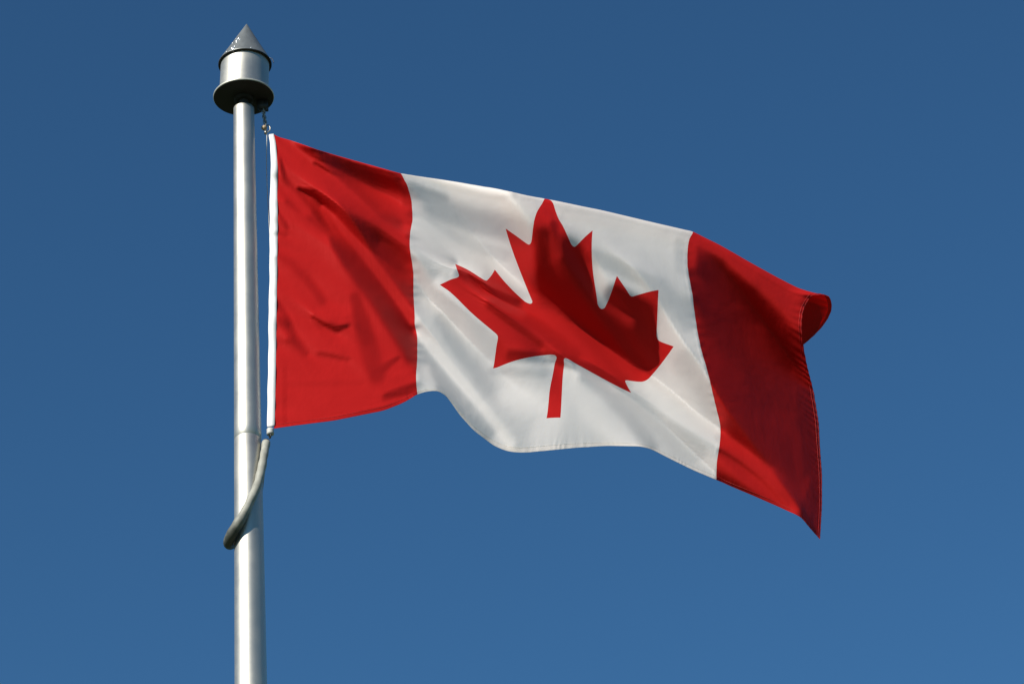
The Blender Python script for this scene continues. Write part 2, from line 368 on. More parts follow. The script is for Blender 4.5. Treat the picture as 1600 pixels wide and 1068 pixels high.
NET = [
-3977,109,110,111,113,115,112,106,102,102,102,103,105,105,104,104,104,106,112,117,122,125,127,129,135,140,148,155,162,165,159,138,111,94,87,94,98,90,80,87,107,121,124,
124,121,121,123,127,128,130,131,131,130,127,126,123,121,118,119,121,125,107,110,113,113,112,114,117,121,126,133,141,148,148,141,127,116,102,74,64,63,1,0,0,-1,1,0,0,0,1,1,
1,2,1,0,2,1,1,0,-1,-3,-3,-4,-2,0,-2,-1,-2,-3,-4,-5,-4,-1,4,7,7,6,4,6,9,8,6,4,3,3,2,3,2,1,2,0,1,1,0,3,2,3,3,5,5,3,2,2,-2,-2,-2,-1,1,5,5,6,7,7,6,7,9,13,16,19,25,24,19,1,0,
-1,1,0,0,0,0,1,0,2,1,1,1,1,2,3,2,0,-1,-2,-3,-4,-3,-3,-2,-3,-4,-5,-4,-4,0,4,6,8,5,4,7,8,8,6,4,3,2,3,2,3,2,0,2,0,0,2,1,3,3,4,4,5,4,1,1,0,-3,-3,0,0,1,3,3,3,2,1,3,5,8,11,16,
22,21,19,1,-1,1,-1,0,1,0,0,0,1,1,1,0,2,2,2,2,3,2,0,-1,0,0,-2,-3,-5,-6,-6,-8,-8,-5,-1,5,8,9,6,5,6,8,9,5,5,3,3,3,3,2,2,2,1,1,1,1,2,2,4,4,5,4,3,2,2,-1,-3,-2,-3,-3,-3,-3,-3,
-5,-5,-5,-6,-2,1,4,10,17,19,18,0,1,-1,1,0,-1,0,0,1,1,0,0,2,1,1,2,2,3,2,2,0,1,1,0,0,-3,-5,-8,-10,-12,-11,-3,5,10,12,11,11,12,15,12,4,0,1,0,2,2,2,1,0,-1,-1,-1,-1,0,0,0,2,1,
0,1,-1,3,2,2,1,-2,-4,-7,-10,-13,-15,-19,-20,-20,-19,-15,-11,-5,2,8,11,1,0,0,-1,0,0,0,1,-1,0,1,1,0,0,1,1,3,2,2,1,1,2,1,0,0,-1,-1,-4,-5,-7,-5,-4,1,4,6,7,7,8,9,5,0,-5,-5,-3,
0,-1,-1,-2,-1,-2,-2,-2,-1,-3,-1,-2,-3,-3,-3,-2,-1,1,2,3,2,0,-2,-8,-11,-13,-18,-20,-24,-26,-26,-27,-28,-29,-26,-20,-12,30,-9,-5,-4,-6,-5,0,3,2,1,-1,0,2,2,3,3,3,4,4,5,3,2,
-1,-1,-3,-2,-5,-3,-3,-3,-3,-3,-4,-2,-1,-1,2,3,4,-2,-9,-11,-6,0,-2,0,-1,-1,-2,0,0,-1,-1,-1,-3,-3,-4,-5,-8,-12,-12,11,12,8,6,5,2,2,1,0,-1,-2,-2,-2,-5,-4,-5,-9,-10,-13,-16,
12,3,-2,-2,-2,-3,-4,0,4,1,0,0,0,2,2,4,3,4,4,5,7,-3,-1,-2,-1,-3,-3,-3,-3,-2,-4,-3,-3,-3,-2,1,-1,1,2,0,-6,-7,-3,-2,0,-2,-3,-2,0,-1,-1,-1,-1,-1,-2,-2,-3,-4,-3,-1,2,-4,3,6,4,
4,3,0,-1,-1,0,-1,-2,-4,-3,-4,-5,-7,-8,-9,-7,11,-1,1,-1,-1,-2,-1,-2,0,3,2,0,-1,1,1,2,2,3,5,3,0,4,0,0,-2,-2,-1,-3,-2,-3,-3,-3,-2,-3,-2,-2,-1,-2,-4,-1,4,3,-1,-2,-3,-3,-3,-3,
-1,-2,-1,0,-2,-1,-1,-2,-1,-1,-1,1,2,0,-1,2,3,3,2,2,0,-2,-3,-2,-3,-2,-3,-4,-5,-5,-6,-7,-9,9,-2,-1,2,0,1,-1,-1,-1,0,2,2,0,-1,0,0,2,2,2,4,3,2,1,-1,0,-1,-1,-1,-3,-2,-1,-2,-3,
-2,-2,-1,-2,-4,-4,1,5,5,2,-1,-4,-4,-3,-3,-4,-2,-2,-1,0,-1,-1,0,-2,0,1,1,1,-1,1,-1,2,1,3,2,1,0,-1,-2,-3,-3,-3,-4,-3,-4,-5,-3,-4,-3,3,2,1,2,2,1,0,-1,0,0,2,2,-1,-1,-1,0,1,1,
2,4,0,2,2,0,1,-1,-1,-1,-1,-2,-1,0,-1,-1,-1,-1,-2,-1,0,2,3,2,0,-3,-4,-5,-3,-4,-3,-2,-1,-1,0,-1,0,1,1,0,0,-2,3,0,0,-1,0,0,2,3,1,1,-2,-1,-1,-3,-3,-3,-3,-1,-2,-1,-10,5,2,1,2,
2,4,2,1,-2,0,0,1,2,-1,-2,-1,-2,0,-1,-2,6,3,4,2,2,0,0,0,-1,0,0,0,1,0,-1,-1,0,0,-1,0,2,0,-2,-1,-2,-3,-4,-4,-3,-2,-2,-1,0,0,0,1,1,2,1,2,-1,-1,-2,-2,-1,0,0,1,2,2,1,0,-2,0,0,
-1,-1,-1,2,7,-6,1,2,0,-1,0,1,4,5,2,-1,-2,-1,1,1,-1,-3,-2,-2,1,2,1,3,4,4,2,2,0,-1,0,0,1,1,2,1,0,0,0,0,-1,1,-1,-1,-1,0,-2,-2,-4,-2,-3,-3,-2,-1,-1,0,0,1,1,2,3,1,-1,-2,-3,-2,
-2,-1,-1,0,2,2,2,2,1,0,1,0,1,2,1,-1,0,0,0,1,-2,-3,-3,0,2,8,4,-1,-2,-2,-1,0,-2,-4,-2,-1,4,0,4,4,6,3,1,0,1,-1,1,2,1,2,2,1,1,0,0,0,0,-1,0,-1,-1,0,-2,-2,-4,-2,0,-2,-3,-3,-1,
0,0,2,2,1,1,0,-3,-2,-3,-1,-2,0,-1,0,1,3,3,3,1,1,2,2,0,0,-2,4,0,-1,-1,2,-1,-4,-5,-2,0,6,5,-1,-2,-2,-1,-1,-3,-6,-5,-3,7,9,7,5,4,2,0,-2,0,0,2,3,2,3,2,1,2,0,0,0,0,-1,-1,1,0,
0,-3,-2,-2,1,0,-4,-4,-4,-2,0,1,1,2,1,-2,-2,-2,-1,-2,-1,-1,0,-1,1,1,3,3,4,2,2,1,2,1,0,2,0,1,1,-1,1,1,-3,-5,-4,0,4,3,-1,-1,-2,-3,-2,-3,-4,-2,5,7,8,6,3,0,-2,-3,-1,1,2,4,3,3,
4,2,1,1,1,-1,1,0,0,1,1,0,1,0,0,-1,-2,-4,-7,-4,-4,-1,0,0,0,0,-2,-1,-1,-1,-1,0,-1,0,0,0,1,0,4,4,5,2,3,2,2,3,1,-1,1,1,1,1,0,-1,-2,-4,-4,0,4,1,-2,-2,-1,-1,-1,-1,0,2,4,6,5,4,
-1,-4,-4,-4,-1,4,4,5,6,3,3,2,1,0,1,0,1,1,1,2,2,2,2,2,-3,-6,-5,-5,-6,-3,-2,-2,-1,-2,-3,1,0,0,0,0,0,0,0,0,0,0,1,1,3,5,6,3,2,2,0,-4,1,1,1,3,1,2,1,-2,-3,-4,-3,1,3,-1,-1,-2,0,
-1,0,1,1,3,4,5,2,-3,-6,-5,-5,-1,2,7,8,5,5,3,2,1,1,0,2,1,2,0,3,3,2,1,0,-2,-6,-6,-3,-3,-4,-2,-2,-2,-2,-2,-1,0,1,-1,1,-1,1,0,1,-1,1,1,1,1,3,4,6,4,2,2,-5,1,0,2,1,3,2,3,1,-3,
-3,-3,-3,2,2,-1,-1,-1,0,0,-2,2,0,1,1,3,-5,-3,-4,-3,-3,5,6,7,6,5,2,1,1,1,2,1,1,2,2,2,1,2,0,-3,-4,-2,-2,-1,-1,-3,-3,-2,-2,-1,-1,-2,-1,-1,1,0,1,0,0,0,2,0,0,1,1,1,4,4,6,4,3,
-6,2,1,0,1,1,3,4,3,1,-4,-4,-1,-1,2,1,0,0,0,0,2,-5,-4,-6,-4,-5,4,3,2,2,2,0,2,3,4,4,1,1,1,2,2,1,3,1,2,1,2,0,0,-2,-4,-1,1,-1,0,-1,-3,-1,-2,-3,0,-2,0,-1,0,0,1,0,1,0,0,1,1,-1,
2,0,1,3,4,7,5,-3,0,1,0,0,1,0,3,4,3,0,-2,-3,-1,2,2,1,0,0,1,-3,-5,-9,-8,-7,-4,3,6,6,6,4,-1,-2,0,1,0,3,2,3,2,2,3,1,2,1,0,2,2,0,-2,-1,-1,0,1,1,1,-2,-3,-2,-2,-3,0,-1,0,0,1,-1,
1,0,1,0,0,1,1,-1,1,0,1,2,5,7,0,-2,0,1,0,0,1,0,2,4,3,0,-2,-1,0,2,2,1,1,-2,-3,-8,-10,-11,-8,-2,4,6,7,5,4,0,-1,-3,-2,1,2,3,2,3,3,2,2,2,2,2,1,2,1,0,0,0,1,0,1,4,-1,-4,-4,-4,
-4,1,0,1,0,0,1,-1,1,0,1,0,-1,1,0,0,-1,-1,1,0,3,-4,3,0,0,0,0,1,0,1,4,4,0,0,-2,1,2,2,0,0,-1,-4,-10,-12,-11,-9,-1,5,7,4,6,2,1,-2,-1,-1,-1,2,2,3,2,2,3,3,3,2,2,3,2,3,2,0,2,1,
3,2,2,-2,-6,-5,-3,-1,-2,0,0,0,0,-1,1,0,0,0,0,0,0,0,-1,0,-1,-1,-1,-1,-5,3,1,0,1,0,1,0,1,0,4,4,0,-1,-1,1,2,1,-2,-3,-5,-9,-11,-12,-8,-2,6,5,5,3,3,1,0,-2,0,0,1,3,2,2,1,3,3,2,
4,3,4,3,3,3,3,2,5,4,2,-2,-3,-6,-6,-3,-3,0,0,0,0,0,0,-1,0,0,-1,0,1,-2,0,-1,0,0,-1,0,-1,-3,-1,3,1,0,0,1,1,-1,2,2,3,2,0,-2,-1,2,0,-2,-5,-8,-7,-8,-9,-10,-3,2,6,5,4,4,0,1,0,
-1,1,1,2,2,1,1,1,2,4,4,6,4,5,4,3,3,2,4,4,0,-4,-3,-2,-4,-4,-1,-1,0,0,0,-1,0,0,-1,0,-1,0,-1,0,-1,0,-2,0,-1,-1,0,-4,1,0,2,1,1,-1,1,2,-1,1,4,3,0,-2,-2,-1,1,-1,-5,-5,-7,-5,-5,
-6,-6,-2,0,4,4,2,2,0,0,1,0,2,1,1,2,1,-1,1,3,5,6,7,7,4,4,1,1,1,4,0,-3,-1,0,-2,-3,0,-1,-1,-1,0,-1,-1,0,-1,-1,0,-1,-1,-1,-1,-1,0,-2,0,0,0,-5,2,1,1,2,0,0,0,1,1,0,1,3,2,0,-3,
-2,-1,-1,-2,-5,-2,-4,-1,1,-3,-9,-5,0,0,1,1,0,1,1,2,1,1,1,0,-1,0,0,1,3,7,9,9,8,4,0,-3,0,0,1,2,1,0,0,-1,-2,-1,-1,0,-2,0,-1,-1,-1,0,-1,-1,-1,-1,-1,-1,-2,-1,-1,-1,0,-4,0,1,1,
1,2,0,0,0,1,2,0,1,3,0,-1,-5,-1,0,-1,-1,-2,0,0,0,-4,-7,-4,-4,-2,-1,-1,0,1,1,2,2,2,0,-2,-1,-2,-1,1,3,5,8,10,11,7,1,-3,-1,-1,1,0,1,2,1,0,0,-2,-1,-3,0,-1,0,-2,0,-2,-1,-1,0,
-1,-2,-2,-1,-1,-3,-3,-5,-3,-1,1,2,1,1,1,0,-1,1,0,0,1,2,2,-1,-2,-4,0,2,1,1,0,-2,-1,-3,-4,-6,-4,-2,-4,-2,0,0,2,2,2,1,0,-2,-4,-4,-1,0,2,5,7,11,13,10,2,3,-2,-4,-2,1,1,1,2,-1,
-3,0,-1,0,-1,-1,-1,0,-2,0,-1,-1,-2,-2,-1,-1,-2,-3,-2,-4,-3,-1,-2,0,0,2,2,1,0,0,0,-1,1,0,1,2,0,-1,-3,-1,1,3,1,1,2,-3,-4,-4,-3,-3,-4,-3,-3,-4,0,1,4,3,2,0,-4,-6,-5,-4,-1,3,
2,4,7,13,13,2,3,2,1,-1,0,1,2,0,1,-2,-2,0,0,-1,0,-1,-1,-1,-1,-1,-2,-1,-1,-1,-3,-1,-2,-3,-2,-4,-2,1,-2,0,0,3,2,2,0,-2,0,0,-1,0,2,1,-1,-1,-4,1,3,2,3,1,1,-3,-3,-3,-3,-3,-4,
-5,-4,-1,2,1,4,3,0,-3,-8,-9,-5,1,1,1,-1,-2,2,7,15,10,5,5,4,1,2,1,2,0,-1,-1,-1,-1,0,-1,-1,-1,-1,-1,-1,-1,-2,-1,-2,-1,-3,-2,-1,-3,-2,-6,4,0,-1,0,-1,3,2,2,0,0,-2,0,-1,1,2,1,
-2,-3,-3,1,4,3,4,1,0,-3,-3,-2,-2,-2,-4,-5,-3,0,0,1,3,3,-2,-8,-10,-4,3,3,-1,-4,-6,-5,4,13,12,8,6,6,4,3,2,2,1,-1,-3,0,1,-1,-2,0,-2,0,-2,-2,0,-2,-1,-1,-2,-2,-2,-2,-1,-1,-6,
3,2,-1,0,0,-2,1,2,2,0,1,-1,-1,0,2,1,0,-2,-3,-4,6,5,2,2,1,-1,-2,-2,-1,-1,0,-1,-5,-8,-5,-5,0,6,0,1,-4,-1,5,0,-2,-4,-4,-6,-3,6,9,8,5,7,7,3,3,2,1,1,-1,-2,-1,-1,-1,-2,-1,-2,
-1,0,-2,-1,-1,-2,-1,-1,-2,-2,-1,-2,-5,0,3,0,0,0,0,-1,-1,1,2,1,1,0,-2,2,2,1,2,-1,1,0,2,1,0,0,1,-1,-1,-1,0,1,-2,-7,-9,-11,-9,-9,-9,-6,44,44,-13,-12,-8,-6,-4,-5,-6,-4,2,6,5,
5,3,8,5,3,4,3,2,-2,-3,-3,-1,-1,-2,-1,-1,-2,-1,-1,-1,-2,-1,-1,-2,-1,-1,-2,0,-4,-1,1,2,0,0,2,0,-1,0,0,1,0,0,0,0,3,3,2,4,4,-4,-4,-1,0,1,-1,0,-1,0,0,0,-3,-8,-10,-11,-11,-13,
-12,6,36,39,10,-11,-9,-7,-4,-4,-5,-4,0,2,3,3,3,3,8,6,3,5,1,1,-5,-4,-3,-2,-1,-1,-2,0,-2,-1,0,-1,-2,-2,-1,-1,-2,-1,-1,-3,0,-1,2,-1,0,1,1,1,0,-1,0,1,-1,0,0,1,3,2,1,0,-1,0,0,
0,0,-1,0,-1,-3,-2,-3,-4,-5,-7,-8,-8,-7,3,21,-7,-4,28,9,-2,-2,-3,-1,-2,-2,-2,-1,2,1,2,2,4,7,6,4,4,-1,-2,-6,-5,-2,-2,-2,0,-1,0,-1,-1,-1,-1,-1,-2,-2,-2,-2,-3,-3,0,0,0,2,-1,
-1,1,1,1,0,0,-1,1,-1,-1,0,2,1,-1,-3,2,1,1,1,-1,0,-2,-2,-3,-4,-6,-3,-3,-4,-4,-5,0,2,7,-3,0,13,10,4,1,0,-1,1,-1,-2,-1,-1,0,1,0,1,5,7,8,7,-2,-4,-4,-5,-5,-1,-1,0,-1,-1,0,0,
-1,-1,-2,-1,-3,-2,-3,-3,-3,0,1,0,1,0,-1,-1,0,0,2,0,1,0,-1,-1,-1,-1,2,0,1,-1,0,1,0,0,-1,-2,-3,-4,-5,-4,-4,-2,-3,-1,0,-1,2,-2,2,5,5,6,5,3,1,1,0,1,0,0,-2,-1,-2,0,0,-1,2,4,4,
4,2,1,-2,-4,-4,0,-2,1,0,0,-1,0,-1,-1,-3,-2,-3,-3,-3,-4,1,0,1,0,1,1,-1,0,0,-1,1,0,0,0,-2,-1,-1,0,2,1,1,-1,-1,0,-1,-2,-2,-4,-3,-4,-5,-4,-1,0,0,1,4,2,1,-2,-2,2,5,5,3,3,2,2,
-1,1,0,0,-2,-2,-3,-2,-2,-2,-2,0,6,6,4,4,1,-2,-4,0,-2,1,0,0,-1,0,-2,-2,-2,-3,-2,-3,-4,0,1,0,1,1,0,1,0,-1,0,-1,1,0,0,-1,-2,-2,-1,1,1,1,3,0,-1,-2,-2,-5,-3,-5,-4,-4,-2,-2,0,
1,5,5,6,5,-9,-9,1,4,5,4,3,3,2,1,-1,-1,2,0,-2,-3,-4,-4,-4,-3,-1,2,4,5,4,5,2,1,-3,0,-1,0,0,1,-2,-1,-2,-3,-2,-3,-2,-4,1,-1,1,0,1,1,1,0,0,0,0,-1,1,-1,-1,-2,-2,-2,-1,1,3,4,2,
-1,-3,-4,-4,-6,-4,-5,-3,-3,-1,0,2,4,6,7,2,-5,-9,-1,2,4,5,4,2,2,3,0,-1,-2,0,-1,-2,-3,-4,-4,-4,-3,2,3,3,4,3,4,2,1,-1,-1,0,1,0,1,-2,-2,-3,-3,-3,-3,-4,0,1,0,0,1,0,1,1,1,-1,0,
1,0,0,0,-2,-2,-3,-3,1,5,5,3,-1,-3,-5,-7,-5,-7,-5,-4,-2,-2,-1,2,2,5,6,5,-5,-5,-2,2,4,5,4,4,2,2,0,-1,-3,-2,0,-1,-2,-2,-3,-4,-1,0,3,3,3,2,1,2,2,0,0,-1,0,1,0,-1,-3,-2,-4,-4,
-3,-5,2,0,0,0,0,2,1,1,0,1,0,0,0,2,0,-1,-2,-4,-3,0,7,7,3,-1,-5,-8,-6,-7,-6,-6,-5,-5,-3,-1,0,1,4,3,3,1,-1,1,2,4,3,6,4,3,2,1,-2,-3,-5,-3,0,0,0,-1,-1,-3,1,0,2,2,4,3,1,0,2,1,
0,-1,-1,0,-2,-2,-5,-4,-3,-4,-4,1,0,0,0,0,1,3,0,0,1,0,1,1,2,2,0,-3,-3,-2,1,9,8,3,-5,-8,-8,-9,-8,-6,-6,-6,-4,-4,-3,-3,-1,1,2,1,7,6,1,1,4,6,5,6,4,1,1,-2,-5,-4,-4,-3,-1,1,4,
4,4,-5,-4,-1,1,2,3,2,2,2,2,3,1,-1,-4,-2,-5,-4,-5,-4,-3,-5,3,0,-1,-1,0,3,2,1,0,0,1,1,2,2,2,0,1,-1,-6,-1,14,14,0,-8,-12,-11,-9,-8,-7,-5,-6,-5,-5,-6,-5,-2,0,4,5,5,7,2,2,4,6,
6,6,4,4,1,-4,-6,-4,-3,-3,-4,-1,4,6,7,0,-4,-3,2,0,0,1,0,4,6,1,1,3,0,-6,-7,-7,-4,-4,-2,-5,5,-3,-1,0,-3,5,5,-2,-1,0,2,1,2,4,5,-1,2,2,-8,-8,24,17,-2,-14,-16,-12,-10,-7,-6,-4,
-8,-2,-7,-6,-6,-5,-1,8,5,6,8,0,0,8,6,6,7,3,7,3,-10,-7,-5,-2,-1,-7,0,1,3,10,0,2,0,4,-2,0,1,-5,4,5,5,-2,8,4,-9,-11,-6,-4,-5,-2,40996,27,21,5,-37,-53,-17,55,98,100,85,66,51,
47,42,30,16,10,28,68,100,112,106,87,69,50,24,-1,-13,-23,-33,-38,-46,-54,-61,-25,47,52,64,77,77,70,68,65,63,64,68,71,73,74,73,72,70,67,64,62,60,61,65,69,77,86,80,86,85,84,
82,87,91,91,93,93,91,90,83,77,76,73,61,68,81,-4,1,0,1,2,0,1,0,-1,-2,-1,-1,0,-2,-3,-3,-4,-3,-4,-3,-1,3,1,-3,-6,-8,-9,-7,-7,-5,-3,-7,-7,-5,1,11,19,19,10,-2,-7,-6,-2,2,3,5,
3,2,1,-1,-1,-1,-2,0,0,1,3,4,4,3,1,-3,-6,-10,-10,-10,-8,-5,-5,-4,-4,-6,-3,-3,0,1,-1,-3,-1,-2,-1,-2,0,0,2,0,2,0,-1,-1,-1,-1,1,-1,-1,-1,-2,-2,-5,-4,-6,-4,-5,0,0,-4,-6,-7,-7,
-6,-5,-5,-5,-8,-5,2,11,17,20,10,-3,-6,-6,-2,1,5,3,4,2,0,-1,-1,-1,-1,-1,1,2,3,3,4,4,0,-3,-7,-9,-11,-10,-7,-7,-6,-6,-8,-7,-6,-3,-3,-1,-2,-4,-4,-3,-2,-2,0,1,0,3,0,0,0,-1,-1,
1,-1,1,0,-1,0,-2,-1,-5,-6,-7,-9,-7,-5,-6,-6,-5,-5,-4,-2,-4,-6,-6,-6,0,10,19,20,9,0,-7,-5,-3,1,2,4,2,1,-1,-2,-2,-4,-1,-2,-2,0,1,2,1,1,0,-2,-4,-8,-8,-8,-7,-7,-6,-7,-8,-8,
-8,-6,-4,-4,-6,-7,-4,-5,-3,-1,0,1,1,0,1,1,0,-1,0,-1,2,1,1,1,0,1,-2,-3,-6,-6,-9,-8,-7,-5,-3,-3,-2,-1,-2,-2,-3,-7,-11,-16,-13,-3,3,7,0,-4,-5,-3,-1,0,1,0,-2,-1,-1,-3,-1,-2,
-2,0,-1,0,0,0,-1,-1,-4,-5,-6,-6,-7,-8,-9,-10,-11,-12,-11,-10,-8,-6,-6,-6,-6,-6,-6,-5,-1,0,1,1,2,0,0,-1,1,-1,1,2,1,2,2,2,1,1,-1,-4,-6,-6,-5,-3,2,2,5,5,4,3,5,3,1,-7,-17,
-25,-26,-19,-7,1,1,3,1,-2,-2,-3,-2,0,-1,0,0,1,0,1,0,-1,-2,-3,-3,-2,-1,-3,-1,2,3,1,-4,-5,-9,-9,-9,-11,-10,-10,-12,-11,-9,-7,-8,-7,-8,-5,0,5,16,47,47,-1,-44,-32,-1,10,11,
11,2,2,4,3,-1,-8,-13,-24,-21,-7,4,10,18,20,10,4,5,3,4,3,2,-6,-45,-57,-14,2,7,4,4,1,-4,-7,-5,-3,-1,1,2,2,2,1,1,0,-1,-5,-6,-9,-9,-8,2,15,15,11,9,5,-1,0,1,2,2,2,-4,-2,-2,-1,
1,4,-1,-8,-19,4,3,7,15,29,29,2,-31,-17,8,16,13,8,3,5,6,1,-7,-12,-16,-6,-5,-2,3,9,13,11,6,3,5,4,5,1,-4,-23,-61,-37,-14,-4,1,8,10,5,2,-5,-6,-2,-1,0,3,0,2,1,0,-1,0,-4,-3,1,
-2,-2,17,25,22,12,2,-11,-12,-7,-3,2,-2,-3,-3,-2,-1,1,1,0,0,-35,10,3,1,4,12,24,25,-4,-35,-15,16,26,22,11,7,9,6,-2,-12,-8,-9,-4,3,4,5,9,13,8,5,5,8,7,6,0,-15,-48,-65,-34,
-10,2,13,3,6,5,-1,-6,-7,-2,0,0,2,1,0,1,1,-1,1,0,3,6,4,12,21,22,21,16,5,-11,-15,-13,-10,-8,-7,-7,-6,-4,-3,0,-2,-5,-19,3,0,-9,-6,0,5,10,19,0,-33,-20,16,34,33,21,15,12,4,-4,
-6,-12,-10,-1,4,6,11,19,15,7,6,9,13,13,10,1,-25,-65,-58,-14,7,5,2,2,-7,-10,-10,-11,-9,-4,-1,1,2,3,0,0,0,0,1,1,5,9,10,12,13,18,25,27,15,-2,-10,-14,-14,-14,-13,-14,-11,-7,
-4,-2,-7,19,-16,6,-11,-19,-18,-7,0,7,13,-2,-31,-23,13,30,31,28,26,17,4,-1,-7,-10,-2,3,5,9,19,21,12,6,7,14,19,19,16,4,-27,-47,-32,-16,-18,9,14,-14,-32,-21,-12,-15,-14,-4,
0,3,2,3,1,1,0,-1,-2,3,15,10,5,7,8,13,24,32,21,5,-4,-7,-9,-11,-12,-17,-18,-12,-4,2,40,-16,-4,9,-5,-23,-34,-25,-8,10,17,1,-30,-30,12,25,20,24,30,21,11,6,-3,-5,0,2,5,10,23,
21,7,5,7,15,21,19,10,-4,-15,-26,-32,-22,-6,4,6,-19,-29,-13,-13,-19,-20,-6,1,3,5,4,3,1,0,-2,5,18,4,-3,1,5,6,11,21,32,25,10,1,-1,-3,-4,-7,-13,-18,-12,1,3,17,-5,15,31,16,
-10,-47,-65,-34,8,22,8,-26,-34,9,28,20,20,23,23,17,3,-7,-7,-3,-1,3,13,28,21,5,4,9,14,11,4,7,15,-7,-26,-27,-15,-5,10,6,-23,-18,-4,-9,-27,-30,-10,3,4,5,6,5,3,-2,-1,12,5,-1,
0,2,5,4,8,18,31,29,14,5,2,2,1,-1,-7,-13,-21,-42,15,13,5,19,48,42,17,-37,-88,-67,2,22,11,-22,-35,3,30,27,18,10,10,14,6,-1,-4,-3,-1,3,15,36,22,6,6,6,4,4,17,18,-2,-12,-20,
-27,-14,5,10,-8,-22,-3,4,0,-29,-39,-13,-1,5,6,6,4,0,0,3,7,2,-2,1,2,4,4,7,15,29,32,20,7,3,4,4,2,-10,-21,-38,-10,6,13,-7,4,51,63,45,-12,-87,-76,-8,12,7,-18,-31,-3,28,25,-2,
6,11,13,8,5,0,-1,-1,3,16,38,23,4,5,11,11,18,11,-2,-2,-15,-28,-22,-1,7,-4,-21,-10,9,14,5,-27,-35,-13,-6,3,5,1,0,1,0,2,3,1,0,1,2,3,3,6,12,26,34,26,11,5,4,3,-1,-8,-10,-5,
-20,-8,5,-11,3,43,58,61,5,-75,-58,-9,-3,-4,-20,-33,-17,4,9,24,19,13,10,0,-3,-5,-4,0,5,18,39,31,16,18,22,19,1,-3,-2,-6,-22,-26,-9,6,0,-13,-19,-3,13,19,4,-29,-23,-7,-5,-1,
0,-1,-3,-4,-1,0,3,1,1,2,2,2,2,2,9,23,37,30,15,7,5,4,4,-3,4,-7,-21,-15,1,-8,10,40,48,60,1,-63,-29,-1,-8,-17,-30,-42,-32,9,19,19,18,17,9,-9,-12,-11,-7,4,13,21,34,36,29,33,
22,1,-6,-1,-3,-13,-23,-17,4,10,6,-8,-16,-12,5,18,-2,-29,-15,-6,-2,2,1,-4,-13,-6,0,1,1,2,2,2,1,0,1,2,8,22,36,34,18,9,4,1,18,-9,1,-11,-17,-17,-16,-10,27,40,48,52,-16,-50,
-4,9,-3,-19,-31,-26,-21,-17,-2,13,20,23,-2,-15,-17,-16,-4,15,24,25,27,31,33,30,10,-3,-3,2,-5,-19,-20,-1,24,21,-1,-13,-14,-12,1,10,-14,-29,-13,-4,1,4,-4,-13,-9,-5,-1,2,1,
2,2,2,0,2,1,2,6,18,34,37,21,6,0,9,1,3,0,-11,-20,-30,-35,-7,47,51,48,39,-30,-29,10,15,4,-14,-27,-30,-32,-21,-10,7,18,1,-4,-8,-13,-4,9,22,30,26,19,19,24,21,10,2,3,0,-10,
-19,-6,21,24,8,-6,-3,-2,-3,2,-8,-40,-28,-11,-3,3,1,-9,-10,-5,-3,-1,1,1,3,1,2,1,1,1,1,6,16,32,35,21,7,14,-1,-3,3,3,-8,-23,-40,-49,8,54,53,43,22,-32,-9,13,18,11,-11,-32,
-35,-29,-38,-34,-26,7,29,12,4,5,8,12,27,32,14,9,13,23,22,11,7,5,-3,-13,-10,5,14,16,6,-2,5,7,3,-7,-38,-45,-15,-6,-3,1,-2,-6,-6,-4,-1,0,1,0,2,1,1,2,0,0,2,5,10,29,41,23,-13,
11,5,5,6,5,-2,-18,-41,-43,11,48,45,31,1,-20,1,18,20,9,-17,-33,-22,-29,-52,-46,12,39,33,10,-3,-3,0,8,20,8,8,7,17,27,22,14,10,4,-7,-9,0,1,3,6,5,10,10,6,-8,-24,-48,-26,-5,
-4,-4,3,-1,-4,-4,-3,-1,0,2,1,1,1,1,0,-2,-1,-2,2,11,32,51,-34,13,13,9,5,6,8,3,-17,-50,-26,16,49,32,9,-8,-1,10,21,19,1,-26,-29,-10,-16,-25,-10,9,27,18,-8,-13,-6,-6,5,6,4,3,
7,23,32,24,17,10,0,-8,-2,8,3,-3,0,2,6,5,-7,-16,-33,-42,-8,-6,-3,8,3,-2,-2,-3,-2,0,-1,1,1,0,0,0,-1,-4,-3,-1,2,12,33,-7,-16,6,12,7,4,6,9,4,-33,-45,-7,26,48,15,-15,0,13,16,
22,11,-9,-28,-17,-7,-11,-22,-10,14,29,4,-16,-13,-10,-6,9,8,4,-1,6,26,36,27,19,8,-3,-6,6,13,6,-6,-11,-4,-2,-11,-10,-14,-42,-23,-5,0,10,6,1,-1,-3,-2,-2,0,0,0,1,0,-1,-2,-3,
-3,-1,2,1,4,10,-13,-15,6,12,3,3,7,10,-4,-44,-30,3,37,42,-6,-28,9,22,23,28,6,-22,-26,-9,-7,-23,-22,-9,12,18,-9,-15,-14,-12,11,22,12,2,-3,1,25,43,33,20,7,-5,-4,11,15,1,-13,
-14,-15,-14,-4,-4,-23,-36,-7,-1,5,8,4,0,0,-2,-2,-1,0,-1,0,0,-1,-1,-3,-2,0,0,1,0,-2,5,-9,-13,11,13,-1,1,9,9,-20,-43,-16,13,49,26,-28,-28,14,28,36,28,-4,-26,-22,-5,-7,-37,
-37,-32,-18,-5,7,1,-8,14,36,33,14,-1,-7,-5,20,46,44,23,5,-5,-1,14,10,-6,-19,-22,-12,0,3,-7,-40,-17,-2,0,5,6,3,0,-1,-2,-1,-2,0,0,-1,0,-2,-1,-1,-1,-1,-1,-2,-5,3,2,-9,-12,
17,12,-3,0,9,1,-33,-33,-4,27,50,4,-41,-20,19,34,46,23,-11,-28,-22,-1,-10,-31,-38,-40,-31,-5,7,3,5,24,32,29,13,-2,-11,-11,11,40,50,33,8,-2,4,13,1,-19,-23,-5,6,5,-3,-29,
